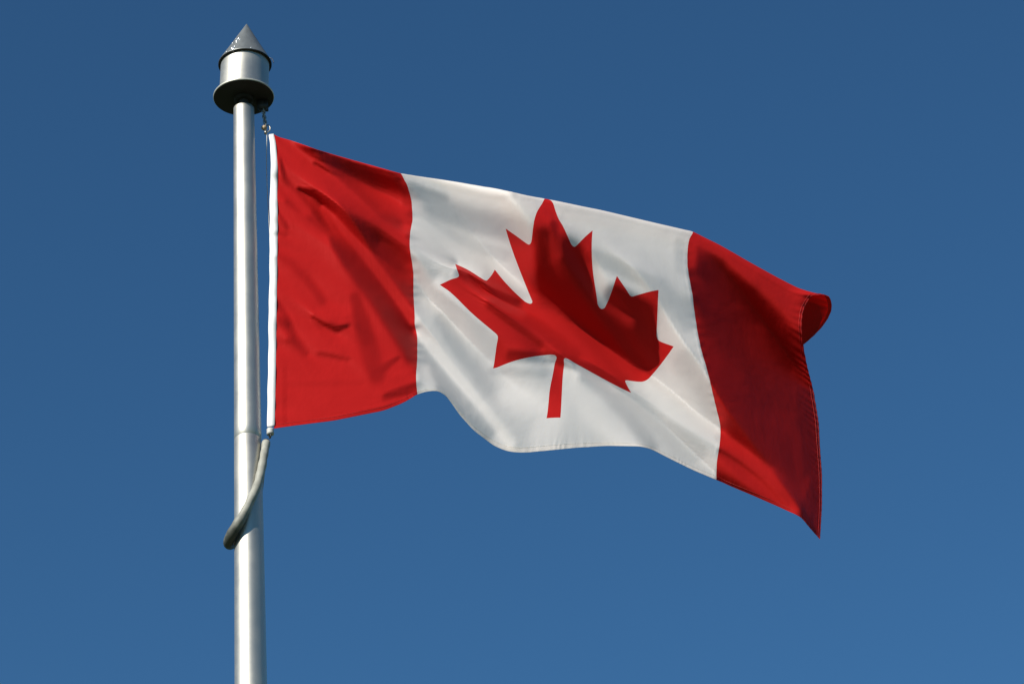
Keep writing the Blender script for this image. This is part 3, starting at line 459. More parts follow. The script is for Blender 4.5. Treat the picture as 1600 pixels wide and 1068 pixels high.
-34,-5,0,2,3,4,2,0,-2,-2,-1,0,-2,0,-1,0,-1,-2,-1,-1,-2,0,0,-5,1,1,-11,-7,21,8,-3,0,6,-11,-37,-20,6,43,39,-19,-41,-4,23,39,45,11,-11,-29,-24,-5,2,2,-1,-23,-56,-35,-3,2,1,
14,25,24,10,-3,-11,-12,1,24,41,39,21,6,9,4,-13,-12,0,7,4,-2,-13,-40,-15,-2,0,3,3,2,0,-1,-2,0,-1,0,-1,0,-2,-1,-1,-2,-2,-2,-1,-1,3,-7,-3,2,-12,2,20,4,-4,-1,2,-21,-35,-10,
20,53,17,-37,-32,7,21,43,45,10,-5,-29,-31,-10,4,14,19,-15,-48,-37,-13,-14,-7,9,20,19,10,-2,-10,-11,0,11,19,24,21,13,22,8,-1,3,8,5,0,-5,-29,-26,-7,-3,0,1,1,1,1,0,-2,0,1,
-1,-1,-2,-1,-1,-1,-3,-4,-6,-22,24,3,-10,-7,-1,-8,12,13,4,-3,4,-5,-39,-27,3,36,48,-9,-47,-25,2,18,55,55,19,-3,-26,-33,-17,-1,9,14,-1,-26,-31,-29,-20,-8,4,14,16,10,-1,-8,
-6,6,9,0,-6,1,30,51,14,7,7,8,4,1,-16,-35,-14,-5,-1,-1,1,2,1,-1,1,1,-1,0,-3,-1,-2,-1,-1,-2,-3,-4,-25,14,19,1,-16,-13,-4,-4,14,13,6,3,7,-23,-42,-14,14,50,29,-31,-48,-21,-2,
15,60,71,24,-4,-21,-29,-23,-9,0,13,7,-10,-27,-35,-23,-6,1,6,13,7,-4,-5,2,14,10,-3,-13,-5,41,50,11,7,9,9,4,-6,-34,-24,-6,-4,0,0,0,0,1,0,1,0,-2,-1,-1,-2,-1,-2,-1,-2,-3,-18,
-4,21,13,4,-24,-26,-9,4,15,14,9,10,2,-36,-31,-2,28,51,6,-41,-36,-14,-6,15,57,69,24,-5,-15,-20,-26,-18,-7,7,14,5,-24,-40,-23,-6,-1,4,5,0,-3,-2,10,18,6,0,-14,-1,54,36,8,9,
9,7,4,-26,-33,-10,-4,-3,-2,0,0,0,0,-1,-1,0,0,-1,-1,-3,-1,-1,-1,0,14,-29,4,13,11,16,-18,-35,-14,2,13,11,12,14,-16,-40,-13,9,43,37,-11,-36,-22,-11,-6,6,45,66,28,-2,-8,-14,
-27,-25,-15,-3,21,18,-29,-47,-21,-2,7,20,19,-4,-20,-13,12,13,6,-3,-18,14,60,22,6,11,7,5,-11,-40,-13,-5,-4,-1,-3,0,-1,-2,-1,0,0,0,0,-2,-3,-2,-1,-2,0,22,-21,-17,14,2,11,27,
2,-32,-21,-3,1,6,15,3,-33,-28,1,28,48,15,-15,-29,-16,-16,-11,4,37,62,36,5,-1,-7,-28,-35,-26,-9,29,19,-29,-42,-13,9,23,22,10,-10,-25,-17,6,8,2,-9,-17,37,53,11,8,11,7,-1,
-34,-26,-6,-4,-5,-2,-3,-1,-1,-2,-1,0,0,-1,-1,-1,-1,-2,-1,-2,17,-2,-27,4,9,-5,2,25,22,-10,-23,-19,-6,11,13,-17,-38,-10,16,51,40,-2,-22,-26,-19,-19,-9,5,28,52,45,18,3,-10,
-21,-29,-32,-16,30,19,-18,-20,-7,-3,9,13,4,-12,-24,-13,6,5,-3,-15,-7,55,37,9,12,11,8,-21,-42,-13,-6,-4,-4,-2,-3,-2,0,-1,-1,-1,-1,-1,-1,0,-1,-1,-1,-1,17,-4,-19,11,-3,-9,
-7,10,14,-3,-9,-8,3,14,-2,-32,-28,1,34,48,15,2,-17,-21,-20,-17,-9,5,20,38,43,26,4,-8,-17,-29,-36,-8,36,25,-21,-31,-16,-2,12,17,5,-9,-15,-9,1,0,-7,-17,10,59,27,11,12,10,
-4,-36,-32,-10,-6,-4,-3,-3,-1,-2,-1,0,-1,-1,-1,-1,-2,-1,0,-1,-10,8,9,-8,2,10,-10,-10,-9,2,10,2,-8,0,11,9,-20,-38,-17,1,42,47,14,2,-14,-18,-20,-16,-9,4,13,26,40,32,2,-15,
-21,-27,-22,10,31,-2,-37,-27,-11,2,17,23,15,3,-8,-11,-4,-4,-11,-15,25,54,28,15,8,10,-11,-44,-31,-11,-5,-4,-2,-3,-1,0,-1,-1,0,-2,-2,-2,-2,-2,0,-11,1,4,-1,-5,15,13,-5,-13,
-11,0,3,-4,-4,7,13,-3,-33,-31,-10,16,51,33,7,-1,-13,-17,-19,-16,-9,1,11,19,36,34,7,-9,-16,-22,-18,-1,16,-3,-27,-22,-11,2,13,21,26,12,-5,-16,-10,-7,-12,-9,27,50,37,23,17,
6,-25,-50,-34,-14,-6,-4,-2,-2,-1,0,0,-1,-1,-2,-3,-3,-4,-5,-7,-3,2,-2,-9,-2,16,18,7,-7,-14,-10,-7,-5,1,12,8,-16,-37,-19,-2,28,46,26,4,-4,-15,-19,-19,-15,-8,2,10,13,26,33,
13,-4,-13,-21,-11,6,11,-12,-26,-17,-3,5,7,19,30,19,-4,-21,-15,-9,-11,-6,17,44,54,35,12,2,-23,-49,-40,-19,-7,-4,-3,-1,-1,0,0,-1,-2,-6,-4,-2,-2,-5,-2,-1,-1,-3,-7,-1,5,12,
11,3,-10,-15,-9,-2,4,10,3,-30,-32,-8,1,27,46,25,5,-3,-14,-20,-23,-18,-10,2,8,9,22,31,17,-2,-13,-13,-1,4,0,-18,-24,-10,4,8,6,17,36,25,-3,-21,-19,-15,-12,-8,5,29,39,34,25,
17,-8,-39,-41,-24,-12,-6,-4,-2,0,-1,-1,-4,-4,-2,-2,-2,0,-3,-2,-1,-2,-4,-5,-2,3,7,9,7,-10,-15,-4,3,10,5,-17,-37,-17,-6,0,27,42,28,7,0,-10,-20,-28,-25,-15,2,11,10,18,27,18,
-2,-12,-5,5,2,-4,-18,-26,-6,10,9,3,18,43,30,0,-15,-19,-19,-16,-13,-5,12,18,20,23,23,10,-17,-32,-27,-16,-6,-2,-2,-1,-2,-3,-1,-2,-2,-3,-3,2,-1,0,-1,-1,-4,-4,-3,1,6,9,4,-12,
-9,2,0,-6,-4,-27,-30,-11,-9,11,29,33,28,15,5,-4,-15,-29,-31,-15,3,11,11,14,20,15,-4,-9,5,5,0,-6,-22,-25,-1,15,8,-1,17,48,35,3,-5,-11,-15,-16,-12,-6,-2,0,4,9,12,6,-11,-26,
-25,-11,1,2,1,-1,-1,1,-3,-4,0,-3,0,0,-2,-1,0,-1,-2,-2,-1,1,6,8,-4,-11,-9,-6,-1,-1,-12,-31,-18,-7,0,10,14,19,21,20,17,10,-4,-23,-29,-16,0,8,10,12,12,8,-3,-2,7,2,-3,-8,-26,
-23,8,18,3,-4,14,46,42,11,0,-6,-14,-16,-7,1,3,-3,-6,-6,-2,-2,-9,-23,-29,-14,2,5,2,3,-1,-3,-4,-5,-3,0,0,-1,-1,-2,-1,-1,-3,-3,-1,2,5,3,-13,-10,-1,4,2,-3,-16,-18,-8,-10,-2,
-3,-2,5,11,19,25,26,15,-9,-28,-22,-2,9,8,6,7,7,2,2,4,-3,-7,-13,-27,-12,15,13,-4,-7,8,37,47,25,5,-6,-16,-26,-14,2,12,13,5,-5,-7,-8,-8,-23,-36,-23,-2,6,5,-1,-4,-3,-4,-2,0,
-1,0,-1,-2,0,-2,-2,-2,-3,-2,1,4,-4,-7,4,6,6,2,-5,-15,-12,-8,-14,-13,-8,-5,2,6,10,20,30,31,7,-28,-29,-4,7,5,7,8,7,6,5,0,-10,-11,-19,-25,3,15,3,-7,-7,0,21,43,39,18,0,-11,
-23,-21,-8,3,14,17,9,-1,-10,-9,-19,-38,-30,-1,2,-3,-3,-5,-5,-1,-1,-1,0,-1,0,-1,0,-2,-2,-2,-3,-1,-1,5,4,6,7,6,6,1,-14,-13,-4,-18,-17,-8,-2,1,-1,2,2,10,23,29,13,-23,-33,-4,
7,6,8,7,8,11,8,-7,-18,-18,-24,-9,9,3,-4,-5,-4,-4,7,28,48,45,28,-5,-22,-23,-17,-9,1,10,17,9,-10,-15,-21,-26,-16,-12,-7,-7,-6,-6,2,-4,-1,0,0,-1,3,3,0,-1,-1,0,0,1,-1,-9,-10,
2,6,7,12,6,-3,0,-11,-8,0,-1,-7,-9,-10,-13,0,4,10,29,33,-18,-29,-8,2,6,5,5,12,15,8,-16,-25,-30,-16,-4,-1,2,0,-2,-6,-3,7,23,56,71,39,-4,-17,-18,-17,-14,-12,0,10,8,-20,-16,
-1,-18,-26,-15,-8,-8,-24,37787,-54,-38,-50,-82,-94,-70,-18,20,21,11,0,-11,-14,-16,-26,-38,-46,-41,-22,-2,3,2,0,-5,-13,-27,-46,-60,-70,-79,-82,-79,-105,-148,-135,-75,-44,
-9,1,-8,9,8,3,4,6,8,10,5,2,1,0,-1,-1,-1,0,0,4,8,7,5,-43,-58,-56,-51,-58,-63,-64,-64,-65,-63,-64,-69,-71,-73,-76,-68,-47,-34,-15,4,-4,0,0,-1,0,0,1,0,-2,-1,0,-1,-1,-1,-1,1,
1,2,5,6,8,13,9,4,1,0,-2,-3,-1,-1,1,0,-3,6,17,22,22,15,7,3,2,-2,-2,1,1,1,1,-1,1,0,-1,1,0,-1,0,-1,0,-2,-1,-1,-1,6,7,6,5,3,3,1,0,-1,-2,-3,-2,0,2,4,6,3,3,1,3,-4,0,-1,1,0,-1,
1,-1,-1,-1,-1,-1,-2,-1,-1,-1,0,1,2,5,6,11,11,9,5,1,-1,-2,-2,1,-1,0,-1,5,16,24,20,15,8,3,2,-2,-1,0,0,1,1,1,-1,0,1,-1,0,0,-1,0,-1,0,-3,-1,1,5,6,7,5,4,3,2,2,1,-1,-1,0,1,4,4,
3,3,0,0,-2,-4,0,0,-1,0,1,-1,1,-2,-1,-2,-1,-1,-2,-2,-1,-1,0,0,1,3,6,8,5,1,0,-1,0,2,2,5,2,2,7,19,24,25,16,7,4,3,-3,-2,0,1,0,0,-1,0,-1,-1,-1,-2,-1,-2,-2,-1,-3,-2,-2,-1,6,8,
6,5,6,5,6,5,5,5,3,4,6,5,5,2,-1,-2,-5,-4,-5,0,0,0,1,0,0,0,-1,-2,-1,-2,-1,-1,-2,-2,-1,-1,-2,-1,-1,0,1,-2,-2,-6,-7,-6,-5,-2,-2,-1,-3,2,14,25,29,26,12,2,-2,-9,-6,-2,-1,0,-1,
-1,-3,-2,-4,-3,-3,-4,-2,-3,-2,0,-1,-1,-2,3,0,0,-3,-1,2,6,6,8,6,9,10,11,12,11,7,5,4,2,-2,-4,-1,0,1,-1,1,1,-1,-2,-1,-1,-1,-1,-2,-1,-1,-1,-1,-3,-4,-4,-4,-5,-4,-6,-6,-6,-6,
-5,-5,-3,-4,-6,-5,-6,0,7,10,4,-6,-7,-6,-3,-1,1,2,1,-1,0,-2,-1,-2,-1,-1,-1,0,1,1,2,2,0,-6,-7,-9,-9,-7,-4,-2,1,0,1,2,4,4,5,4,2,3,7,5,4,-176,14,7,15,39,38,2,-27,-19,1,10,12,
11,5,4,6,4,0,-2,-8,-19,-23,-14,-8,-1,6,8,4,1,2,3,4,6,4,4,-20,-22,8,10,-10,-37,-40,-7,16,13,9,9,7,4,4,4,2,2,2,0,0,-4,-5,-6,-6,-9,2,8,7,6,6,4,0,0,1,3,3,3,1,0,4,9,5,5,9,9,
-174,9,3,8,16,23,26,4,-18,-9,8,14,13,9,5,4,6,3,-3,-7,-8,-17,-14,-9,-6,-1,4,4,2,0,3,4,4,3,2,-9,-27,-7,4,-10,-23,-16,5,4,1,5,6,4,3,4,2,3,3,1,2,-1,-1,-4,-5,-4,-8,2,13,18,13,
9,1,-6,-7,-3,0,1,2,0,0,3,4,2,1,-2,-5,-185,12,6,4,6,12,21,21,0,-22,-8,14,22,18,9,7,7,5,-2,-9,-11,-10,-9,-7,-3,-2,2,5,3,2,1,4,3,1,-3,-9,-28,-28,-9,-9,9,28,2,-27,-10,2,5,2,
3,3,5,4,3,3,0,0,-1,-3,-4,-3,0,4,10,15,16,15,12,4,-5,-9,-8,-4,-4,-2,-3,-3,-2,-2,-5,-9,-11,-172,7,3,-4,0,4,6,11,16,3,-20,-11,12,26,25,16,10,7,1,-7,-10,-11,-11,-5,-3,0,3,11,
7,2,1,2,4,2,-2,-12,-27,-46,-27,2,25,16,-8,-12,-4,0,2,2,3,5,5,6,4,4,1,0,-3,-3,-4,-3,3,3,9,10,12,14,17,19,11,1,-6,-8,-8,-8,-8,-8,-9,-10,-10,-12,-18,-145,-7,7,-3,-11,-9,-2,
4,7,12,1,-19,-14,11,22,21,20,15,9,-1,-4,-9,-11,-5,-1,-1,3,9,12,6,1,0,0,3,-1,-8,-23,-43,-33,11,16,2,1,10,4,-11,-9,1,1,0,5,6,6,3,4,0,-2,-4,-7,-8,-3,13,12,8,7,8,12,17,21,14,
5,-2,-4,-6,-7,-10,-13,-16,-17,-17,-17,-129,-9,2,9,0,-13,-20,-16,-1,9,14,3,-19,-19,9,18,12,15,16,11,3,0,-4,-6,-4,-1,1,5,13,11,1,-3,-2,-1,1,-3,-11,-21,-17,-4,-1,2,10,21,7,
-12,-18,-3,0,-5,-7,1,6,6,4,3,0,-3,-4,-8,-2,15,7,3,6,5,6,9,14,22,16,7,0,-1,-2,-4,-9,-13,-18,-17,-12,-155,16,0,14,23,15,-5,-29,-43,-20,9,16,8,-17,-23,7,18,12,11,10,12,9,0,
-8,-7,-5,-3,0,7,17,11,-1,-3,-2,0,-1,-2,-1,-7,-7,-7,-4,7,13,11,2,-14,-10,1,0,-11,-15,-2,5,5,4,4,1,-1,-2,0,6,5,1,2,4,5,4,7,11,21,18,9,2,-1,-1,-1,-4,-8,-11,-13,-186,14,12,6,
18,35,33,14,-23,-59,-44,4,17,9,-14,-24,3,20,17,11,1,6,5,0,-5,-5,-4,-3,1,10,22,12,-2,-3,-2,-1,0,5,2,-6,-3,-3,-6,3,8,6,-7,-14,1,6,3,-14,-21,-5,3,5,4,5,1,-1,-1,5,4,3,1,2,2,
4,3,5,10,17,20,11,4,1,0,0,-1,-5,-6,-182,-4,7,12,-3,6,38,47,33,-5,-58,-50,-4,10,6,-10,-20,-1,20,17,0,-3,2,4,0,-1,-1,-1,-1,2,10,23,10,-3,-2,4,4,8,2,-5,0,-3,-9,-8,3,5,-4,
-14,-7,7,12,5,-15,-18,-4,0,4,4,4,3,5,-2,0,1,0,1,2,2,3,2,3,8,15,20,14,5,1,1,0,-1,-6,-163,0,-11,-2,7,-6,4,32,43,43,6,-49,-37,-5,1,-3,-12,-20,-9,7,10,10,5,2,2,-3,-4,-3,-2,
-1,4,12,20,15,6,8,12,10,-2,-4,-1,0,-10,-13,-4,3,-2,-10,-14,-2,8,14,5,-16,-10,1,-1,1,4,6,3,-4,-1,0,2,1,1,1,1,2,1,1,5,14,21,17,7,1,1,-2,-9,-157,5,-1,-13,-7,4,-3,9,29,35,44,
3,-42,-18,1,-3,-10,-18,-25,-21,3,15,11,8,7,3,-5,-7,-8,-6,0,7,9,18,20,17,19,13,-1,-4,-1,-1,-6,-14,-11,0,4,0,-9,-12,-9,3,10,2,-15,-4,0,3,6,4,-1,-1,-1,1,2,2,1,2,1,1,0,0,0,4,
12,20,19,9,2,-1,-1,-142,-4,3,-4,-9,-9,-9,-5,21,29,34,37,-8,-32,-2,8,1,-11,-20,-14,-9,-13,-1,8,12,14,1,-8,-12,-17,-9,3,16,14,15,17,21,18,6,-2,-2,0,-5,-12,-15,-4,10,8,-6,
-12,-12,-11,0,6,-7,-17,0,6,9,9,3,-4,-2,1,0,2,2,1,2,0,0,0,0,1,3,9,19,20,10,1,-1,-148,4,4,3,-5,-12,-17,-22,-4,34,36,34,29,-19,-18,8,12,5,-6,-18,-20,-13,-7,-2,7,12,9,1,-10,
-16,-13,1,12,16,12,9,12,16,13,3,-1,-1,-2,-10,-16,-9,6,8,-1,-11,-7,-4,-4,0,-3,-21,-8,4,7,10,9,-1,-2,-1,0,0,1,1,1,1,0,1,1,-2,0,3,9,17,20,10,0,-144,2,1,4,4,-2,-14,-25,-30,6,
38,37,29,17,-19,-5,10,14,9,-1,-15,-16,-11,-13,-10,-3,6,17,4,-4,-5,-4,1,12,15,3,6,7,12,10,3,0,-3,-8,-15,-13,-5,1,2,-3,-6,-2,2,2,-3,-17,-19,1,7,9,8,4,1,-2,0,-1,0,1,1,1,0,0,
0,0,-1,0,2,6,16,25,16,-161,9,5,7,6,5,1,-10,-26,-26,8,33,32,21,2,-12,2,13,18,11,-3,-15,-3,-3,-15,-13,14,26,17,1,-10,-12,-8,0,10,3,-2,-1,5,11,7,2,-2,-5,-15,-14,-8,-7,-5,-3,
-3,2,4,2,-2,-7,-20,-5,8,6,5,8,3,0,-2,0,-1,0,0,0,0,0,0,0,-1,-1,-2,1,8,20,31,-176,12,12,7,6,6,7,4,-9,-33,-16,13,32,24,6,-4,0,8,14,15,6,-4,-4,11,9,3,6,9,14,4,-11,-17,-11,-6,
1,3,-4,-7,-4,6,12,5,2,-4,-10,-16,-9,-4,-6,-7,-5,-1,2,2,-2,-1,-11,-15,4,8,9,6,1,1,-1,-2,0,-1,-1,1,0,0,-1,-1,-2,-3,-2,1,2,8,20,-156,-8,6,11,6,5,5,8,4,-19,-29,-4,18,32,11,
-9,0,9,12,16,14,2,-5,4,15,12,4,0,4,12,-3,-14,-10,-8,-4,3,-1,-5,-10,-5,6,13,7,0,-5,-12,-14,-5,1,-2,-7,-8,-1,1,-2,-1,-2,-19,-6,2,5,10,7,2,0,-1,-2,-1,0,-1,0,-1,0,-1,-1,-2,
-3,-1,0,2,4,-143,-4,-9,5,9,3,4,6,9,-2,-27,-19,4,25,29,-4,-18,7,14,15,17,15,-4,-6,5,12,7,-8,-9,7,11,-4,-9,-8,-6,5,10,1,-6,-11,-8,5,16,10,1,-8,-13,-11,0,3,-1,-6,-5,-1,-4,
-1,0,-11,-18,-1,0,9,8,4,2,0,-1,-2,-1,-1,0,-1,0,-1,-2,-2,-1,-2,-1,-3,-4,-139,-2,-6,-8,8,10,2,2,7,8,-12,-26,-10,9,33,18,-16,-18,10,19,26,21,3,-15,-14,0,0,-14,-13,-11,-3,5,
11,5,-2,9,21,15,2,-7,-13,-12,2,17,16,4,-8,-13,-8,4,5,-2,-5,-5,-2,0,3,-2,-23,-9,-2,4,6,5,2,0,-1,-1,-1,-1,-1,0,-2,-1,-1,-1,-2,-2,-2,-3,-3,-153,5,3,-5,-5,13,8,0,2,8,3,-22,
-19,-1,19,34,4,-25,-10,16,29,26,12,-10,-22,-21,-8,-1,-2,-8,-11,-8,8,12,6,5,14,18,14,1,-8,-14,-16,-2,14,19,10,-5,-10,-3,5,3,-6,-6,1,6,5,-1,-14,-18,1,-2,0,0,2,1,0,-1,-2,-1,
-1,-1,0,-1,-1,-2,-2,-1,-2,-3,-2,-150,-1,3,3,-6,-3,16,7,-1,2,6,-5,-23,-11,5,30,27,-9,-25,0,14,27,26,5,-11,-27,-27,-3,12,17,17,0,-23,-12,3,5,2,7,13,12,1,-7,-14,-16,-9,6,14,
13,3,-2,1,3,-5,-4,6,9,4,1,-7,-20,-5,-5,-3,0,1,1,0,-1,-1,-1,-1,0,-1,0,-2,-1,-1,-1,-2,-2,-3,-150,4,-3,1,2,-6,3,15,5,-1,1,4,-12,-21,-4,15,36,13,-21,-19,2,14,26,25,1,-12,-26,
-24,-1,16,25,28,4,-20,-15,-5,-7,-3,5,11,10,2,-5,-13,-14,-9,-3,1,6,4,6,11,7,1,5,7,5,0,-4,-19,-18,-3,-1,1,0,1,0,0,0,-1,0,0,-1,-1,-1,-1,-1,-1,-2,0,2,-163,17,4,-6,-1,1,-3,9,
10,4,0,5,0,-23,-16,4,26,32,-3,-28,-12,-4,7,29,30,4,-9,-17,-18,-3,13,21,22,9,-10,-14,-16,-10,-3,5,9,9,3,-4,-10,-11,-4,-3,-10,-10,0,20,28,6,2,5,3,2,-2,-13,-23,-8,-3,0,0,0,
1,1,-1,1,1,-1,0,-2,0,-2,0,-2,-1,-3,-5,-164,10,14,3,-9,-7,-1,0,10,11,6,4,6,-12,-24,-7,11,34,20,-20,-33,-14,-4,5,32,38,10,-5,-10,-12,-6,5,13,17,10,-2,-12,-17,-8,0,5,6,8,1,
-5,-7,-2,3,-3,-9,-7,-5,22,24,2,0,3,1,-1,-7,-24,-15,-2,-2,-1,0,0,0,1,0,0,0,0,0,-2,0,-1,-1,-2,-2,-3,-159,-1,15,9,4,-13,-15,-5,5,12,11,8,9,4,-21,-17,0,20,33,3,-27,-24,-13,
-7,2,30,37,12,-3,-8,-8,-6,1,4,8,14,10,-7,-18,-4,3,4,4,3,-2,-1,-2,8,11,1,-8,-15,-10,25,15,-1,0,0,0,-3,-20,-19,-7,-3,-1,-2,0,0,-1,0,0,1,-1,0,1,-1,-1,-1,0,-2,-3,-139,-16,3,
10,9,11,-9,-21,-7,3,10,10,9,12,-8,-22,-6,7,28,24,-9,-24,-17,-12,-10,-4,22,35,12,-4,-7,-5,-6,-6,-4,7,25,22,-6,-18,-2,4,7,13,13,-2,-8,-4,12,7,-5,-12,-20,-2,27,5,-2,2,1,1,
-7,-29,-12,-6,-4,-2,-2,-1,1,-1,0,-1,1,1,0,0,-2,1,0,2,5,-133,-13,-9,11,2,9,17,5,-19,-12,1,2,7,11,6,-19,-16,4,20,33,12,-16,-23,-17,-17,-14,-6,15,30,12,-6,-8,-7,-7,-1,2,10,
33,26,-2,-14,-3,7,14,16,9,-2,-11,-6,6,0,-8,-15,-19,12,23,-1,-1,2,2,-1,-25,-21,-7,-5,-3,-2,-1,-1,0,-1,1,1,0,0,0,1,0,1,2,3,-136,1,-16,2,7,-2,4,16,16,-4,-13,-10,-1,9,10,-8,
-20,-5,13,34,24,-3,-19,-21,-18,-19,-13,-7,6,19,13,-4,-4,6,8,5,0,9,36,31,-6,-19,-2,5,9,14,6,-2,-10,-6,1,-3,-10,-17,-14,24,13,-1,1,1,-2,-14,-25,-10,-5,-3,-3,-1,-1,0,0,0,0,
1,0,0,0,1,0,-2,-2,-146,10,-1,-10,7,0,-5,-3,7,10,1,-3,-4,5,12,2,-18,-16,1,21,31,8,-1,-14,-18,-19,-18,-14,-7,0,7,10,11,15,12,6,-2,-6,12,32,15,-12,-12,-2,7,13,17,7,0,-7,-8,
-3,-6,-13,-18,-3,27,7,1,1,1,-5,-23,-21,-6,-4,-2,-2,0,-1,1,0,1,0,1,0,0,-1,0,0,-3,-152,6,7,-5,3,6,-5,-5,-4,3,7,3,-2,2,9,8,-10,-20,-11,-1,23,32,10,-1,-12,-15,-18,-17,-13,-6,
2,10,20,18,5,-1,-3,-8,-10,3,26,16,-14,-7,3,9,16,20,11,4,-4,-10,-7,-9,-14,-17,6,24,8,5,3,-1,-10,-25,-19,-6,-2,-1,-1,0,0,1,0,1,0,1,0,0,-1,-1,-1,-152,3,2,1,-3,10,8,-2,-7,-6,
1,4,-1,0,7,11,1,-18,-16,-4,10,32,20,2,-3,-12,-15,-15,-14,-7,0,9,8,11,16,3,-4,-10,-14,-13,8,24,11,-6,-4,2,8,12,16,17,8,-5,-13,-11,-11,-15,-14,7,20,14,8,8,2,-14,-26,-18,-7,
-2,-1,0,0,1,1,0,1,0,-1,-1,-1,2,4,-146,-1,1,-2,-6,-1,10,11,5,-3,-7,-5,-2,-1,3,10,9,-6,-19,-6,6,13,26,15,0,-5,-12,-14,-13,-9,-4,2,2,-1,7,14,4,-4,-11,-13,-1,16,18,3,-8,-1,4,
8,9,13,18,10,-6,-16,-15,-12,-14,-13,0,13,21,22,12,4,-11,-27,-21,-9,-3,-1,0,0,0,2,1,0,0,-3,-1,-2,-2,-135,-8,-3,-1,-3,-5,0,3,8,8,3,-5,-8,-4,1,6,10,6,-13,-16,-4,6,17,27,14,
2,-4,-9,-13,-14,-10,-6,-5,-3,-3,5,14,7,-2,-6,-2,5,11,7,-2,-9,1,8,8,7,11,21,12,-7,-16,-18,-15,-13,-13,-4,10,21,20,15,10,-3,-20,-22,-13,-5,-3,0,0,0,1,0,-1,-2,-1,-1,-2,-144,
1,-2,-1,-2,-2,-4,-1,2,4,6,6,-5,-7,0,5,10,7,-6,-19,-6,1,3,17,26,15,4,-1,-6,-12,-18,-18,-13,-7,-2,-1,5,13,12,4,-5,1,6,7,3,-4,-9,1,11,8,3,10,24,14,-5,-12,-17,-16,-13,-11,-3,
2,6,10,13,14,5,-9,-16,-15,-7,-3,0,1,-1,0,-1,0,0,-2,-2,-145,1,1,-2,0,-2,-2,-3,-2,1,4,6,4,-7,-3,4,3,2,3,-10,-13,-1,-1,8,17,19,16,7,3,-4,-10,-22,-23,-16,-7,-2,1,6,13,12,2,
-3,5,6,5,3,-7,-8,4,12,7,0,8,25,17,-2,-7,-10,-11,-11,-11,-5,-4,-2,1,3,7,4,-6,-12,-13,-5,2,1,2,0,0,1,-1,-1,-1,-144,-1,0,-1,-1,-1,-1,-2,-1,-1,1,3,5,0,-5,-4,1,5,6,3,-7,-8,-2,
1,5,7,10,11,10,9,2,-6,-20,-25,-19,-8,-2,2,8,11,7,1,1,7,7,4,2,-8,-7,9,13,2,-4,7,23,20,5,-3,-5,-8,-7,-10,-3,-2,-4,-4,-4,-2,0,-5,-12,-14,-7,3,3,1,2,2,-1,0,4,-144,0,-1,-1,-1,
-2,-2,-1,-3,-1,-1,1,4,1,-7,-3,3,8,9,6,0,0,0,-4,-4,-4,-4,2,5,8,12,10,2,-15,-26,-22,-10,0,2,3,7,7,6,8,9,6,5,0,-9,-1,11,8,-3,-6,2,19,24,13,2,-7,-14,-13,-9,-1,4,5,2,-2,-5,-3,
-4,-12,-17,-12,0,4,3,-1,-1,-1,-5,-143,0,-1,-1,-2,-1,-2,-2,-1,-3,-1,-1,0,2,-2,-3,6,8,11,10,8,5,2,-5,-12,-12,-7,-5,0,1,2,7,10,8,-8,-29,-27,-11,-1,1,6,9,12,13,12,10,3,2,-3,
-7,6,9,0,-7,-5,-1,10,23,20,11,-1,-8,-16,-14,-8,0,6,8,6,-1,-4,-4,-9,-18,-16,-1,2,-1,-1,-4,-4,-142,0,-1,-1,-2,-2,-2,-1,-2,0,-2,-2,-1,-1,1,4,8,8,9,14,15,12,4,-8,-19,-15,-7,
-3,-2,-1,-5,-4,0,2,2,-6,-26,-27,-8,3,4,10,13,14,16,15,7,-1,0,-5,-1,4,-1,-4,-5,-4,-2,2,16,26,25,12,-5,-15,-15,-11,-6,0,7,8,4,-3,-6,-10,-13,-10,-6,-3,-2,-2,-7,-140,0,-3,-2,
-1,-1,1,-1,-2,1,0,0,-1,-1,-4,-3,-2,4,13,15,33,23,9,-14,-19,-8,-4,-3,-4,-6,-16,-8,-7,-7,-13,4,2,-18,-23,-2,3,8,11,14,15,21,16,-3,-4,-2,-7,-3,-6,-1,-1,-3,-2,-4,2,9,24,42,
23,-2,-14,-10,-10,-9,-4,-1,5,4,-5,-7,0,-14,-13,-6,-1,3,-12,
]
